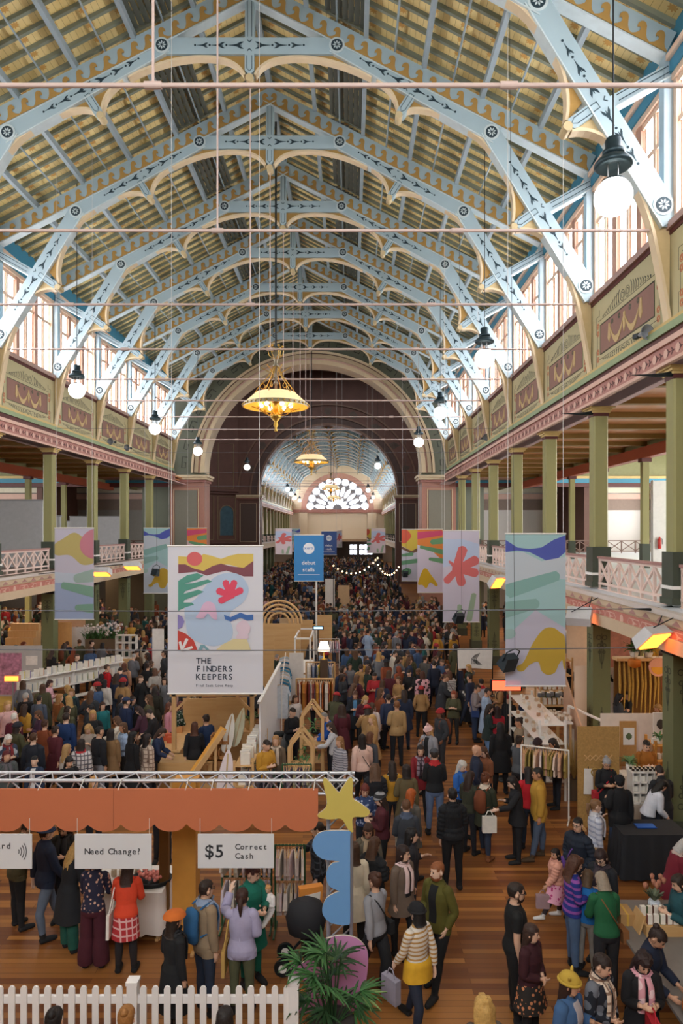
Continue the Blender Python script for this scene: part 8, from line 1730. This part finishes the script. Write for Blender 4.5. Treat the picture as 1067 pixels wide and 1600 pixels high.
for zn, x0, x1, y0, y1, cnt, dmin in zones:
    made = 0; tries = 0
    while made < cnt and tries < cnt * 40 and n_ind < LIMIT:
        tries += 1; x, y = rc.uniform(x0, x1), rc.uniform(y0, y1)
        if not free(x, y, dmin): continue
        if zn == 'walk' and y < 22 and x > 1.2 and rc.random() < .85: continue
        for _ in range(60):
            cn = rc.choices(CN, [c[2] for c in CN])[0]; gn = rc.choice(GN); hn = rc.choice(HN)
            lb = 'person in a %s %s with %s %s' % (cn[0], gn[0], hn[0], ZN[zn])
            if lb not in used: break
        else: continue
        used.add(lb); taken.append((x, y)); made += 1; n_ind += 1
        h = rc.gauss(1.68, .08); kw = dict(gn[1]); kw.update(hn[1]); kw['top'] = cn[1]; kw['legs'] = rc.choice((BL, BL, JN, JD, DK, '#3A3A3E'))
        face = rc.choice((A_, A_, AR, AL, C_, CL, CR, R_, L_F)) + rc.uniform(-.4, .4)
        if rc.random() < .12: kw['bag'] = 'tote=#CFC8BC'
        elif rc.random() < .12: kw['bag'] = 'back=' + rc.choice(('#2A2A2E', '#2E4272', '#6E3A22'))
        person(lb, (x, y), face, h, 1 if y < 25 else 2, None, pose=rc.choice(POS_), skin=rc.choice((0, 0, 1, 2, 2, 5, 3, 4)), **kw)
# far beyond, where nobody can be told from the next: one mass of people
co2, fs2, w2 = LODW[2]; nm2 = np.array(BONES)[LODT[2][1]]
fa = np.array([len(f) for f in fs2])
variants = []
tris = [f for f in fs2]
for i in range(10):
    ps = POS_[i]; mm = pose_mats(ps); v = lbs(co2, w2, mm); off = shell(2, 'top', .03)
    parts = [(v, tris, 'body')]
    for kind, o_, key in (('top', .03, 'top'), ('legs', .014, 'legs'), ('hair', .016, 'hair')):
        a, f, ww = shell(2, kind, o_, .9); parts.append((lbs(a, ww, mm), f, key))
    a, f, ww = skirt(1.0, .6, .05, .034, 12)
    if i % 2: parts.append((lbs(a, ww, mm), f, 'top'))
    if i % 3: a, f, ww = long_hair(1.42); parts.append((lbs(a, ww, mm), f, 'hair'))
    zm = v[:, 2].min(); variants.append([(p - np.array((0, 0, zm)), f, k) for p, f, k in parts])
VV, FF, CCOL = [], [], []; base = 0
spots = []
def spot(x0, x1, y0, y1, cnt, d):
    t_ = 0; m_ = 0
    while m_ < cnt and t_ < cnt * 30:
        t_ += 1; x, y = rc.uniform(x0, x1), rc.uniform(y0, y1)
        if any(a < x < b and c < y < e for a, b, c, e in blocked): continue
        if any(abs(x - a) < d and abs(y - b) < d for a, b in spots[-260:]) or (y < 36 and any(abs(x - a) < .48 and abs(y - b) < .48 for a, b in taken)): continue
        spots.append((x, y)); m_ += 1
spot(-.4, 5.2, 31.5, 38, 90, .45); spot(-4.6, -.4, 29, 38, 30, .5); spot(-12.3, -5, 29, 38, 95, .5); spot(-11.5, 6.2, 37.8, 50, 330, .42); spot(-10, 4.5, 50, 87, 420, .5); spot(-11, 5.5, 88, 128, 300, .6); spot(-21, -12.8, 28, 48, 130, .6); spot(7.2, 15, 26, 48, 70, .6)
LI = [lin(h) for h in SKIN]; lc = [(lin(c[1]), c[2]) for c in CN]; hc = [lin(h) for h in ('#1E1715', '#2A1D18', '#4E3626', '#573C28', '#A08050', '#8A8886', '#6A3420')]
for x, y in spots:
    vr = rc.choice(variants); a = rc.uniform(0, 6.28); s = rc.gauss(1.66, .09) / 1.757; ca, sa = math.cos(a) * s, math.sin(a) * s
    cols = dict(body=rc.choice(LI), top=rc.choices([c for c, _ in lc], [q for _, q in lc])[0], legs=lin(rc.choice((BL, JD, DK, JN))), hair=rc.choice(hc))
    for p, f, k in vr:
        q = np.stack([p[:, 0] * ca - p[:, 1] * sa + x, p[:, 0] * sa + p[:, 1] * ca + y, p[:, 2] * s], 1)
        VV.append(q); FF.extend([tuple(i + base for i in ff) for ff in f]); CCOL.append(np.tile(np.array(cols[k]), (len(q), 1))); base += len(q)
me = bpy.data.meshes.new('crowd'); me.from_pydata(np.concatenate(VV).tolist(), [], FF)
at = me.attributes.new('cloth_colour', 'FLOAT_COLOR', 'POINT'); at.data.foreach_set('color', np.concatenate(CCOL).astype(np.float32).ravel())
mm_ = mat('crowd_cloth', '#808080', .85, var=0); an_ = mm_.node_tree.nodes.new('ShaderNodeAttribute'); an_.attribute_name = 'cloth_colour'
nlink(mm_, (an_.outputs['Color'], mm_.node_tree.nodes['Principled BSDF'].inputs['Base Color'])); me.materials.append(mm_)
me.polygons.foreach_set('use_smooth', [True] * len(FF)); me.update()
cr = bpy.data.objects.new('crowd', me); SC.collection.objects.link(cr)
tag(cr, 'dense far crowd of visitors filling the hall from the blue banners to the end wall', 'crowd', None, 'stuff')
print('people', n_ind, 'far', len(spots), 'verts', base)
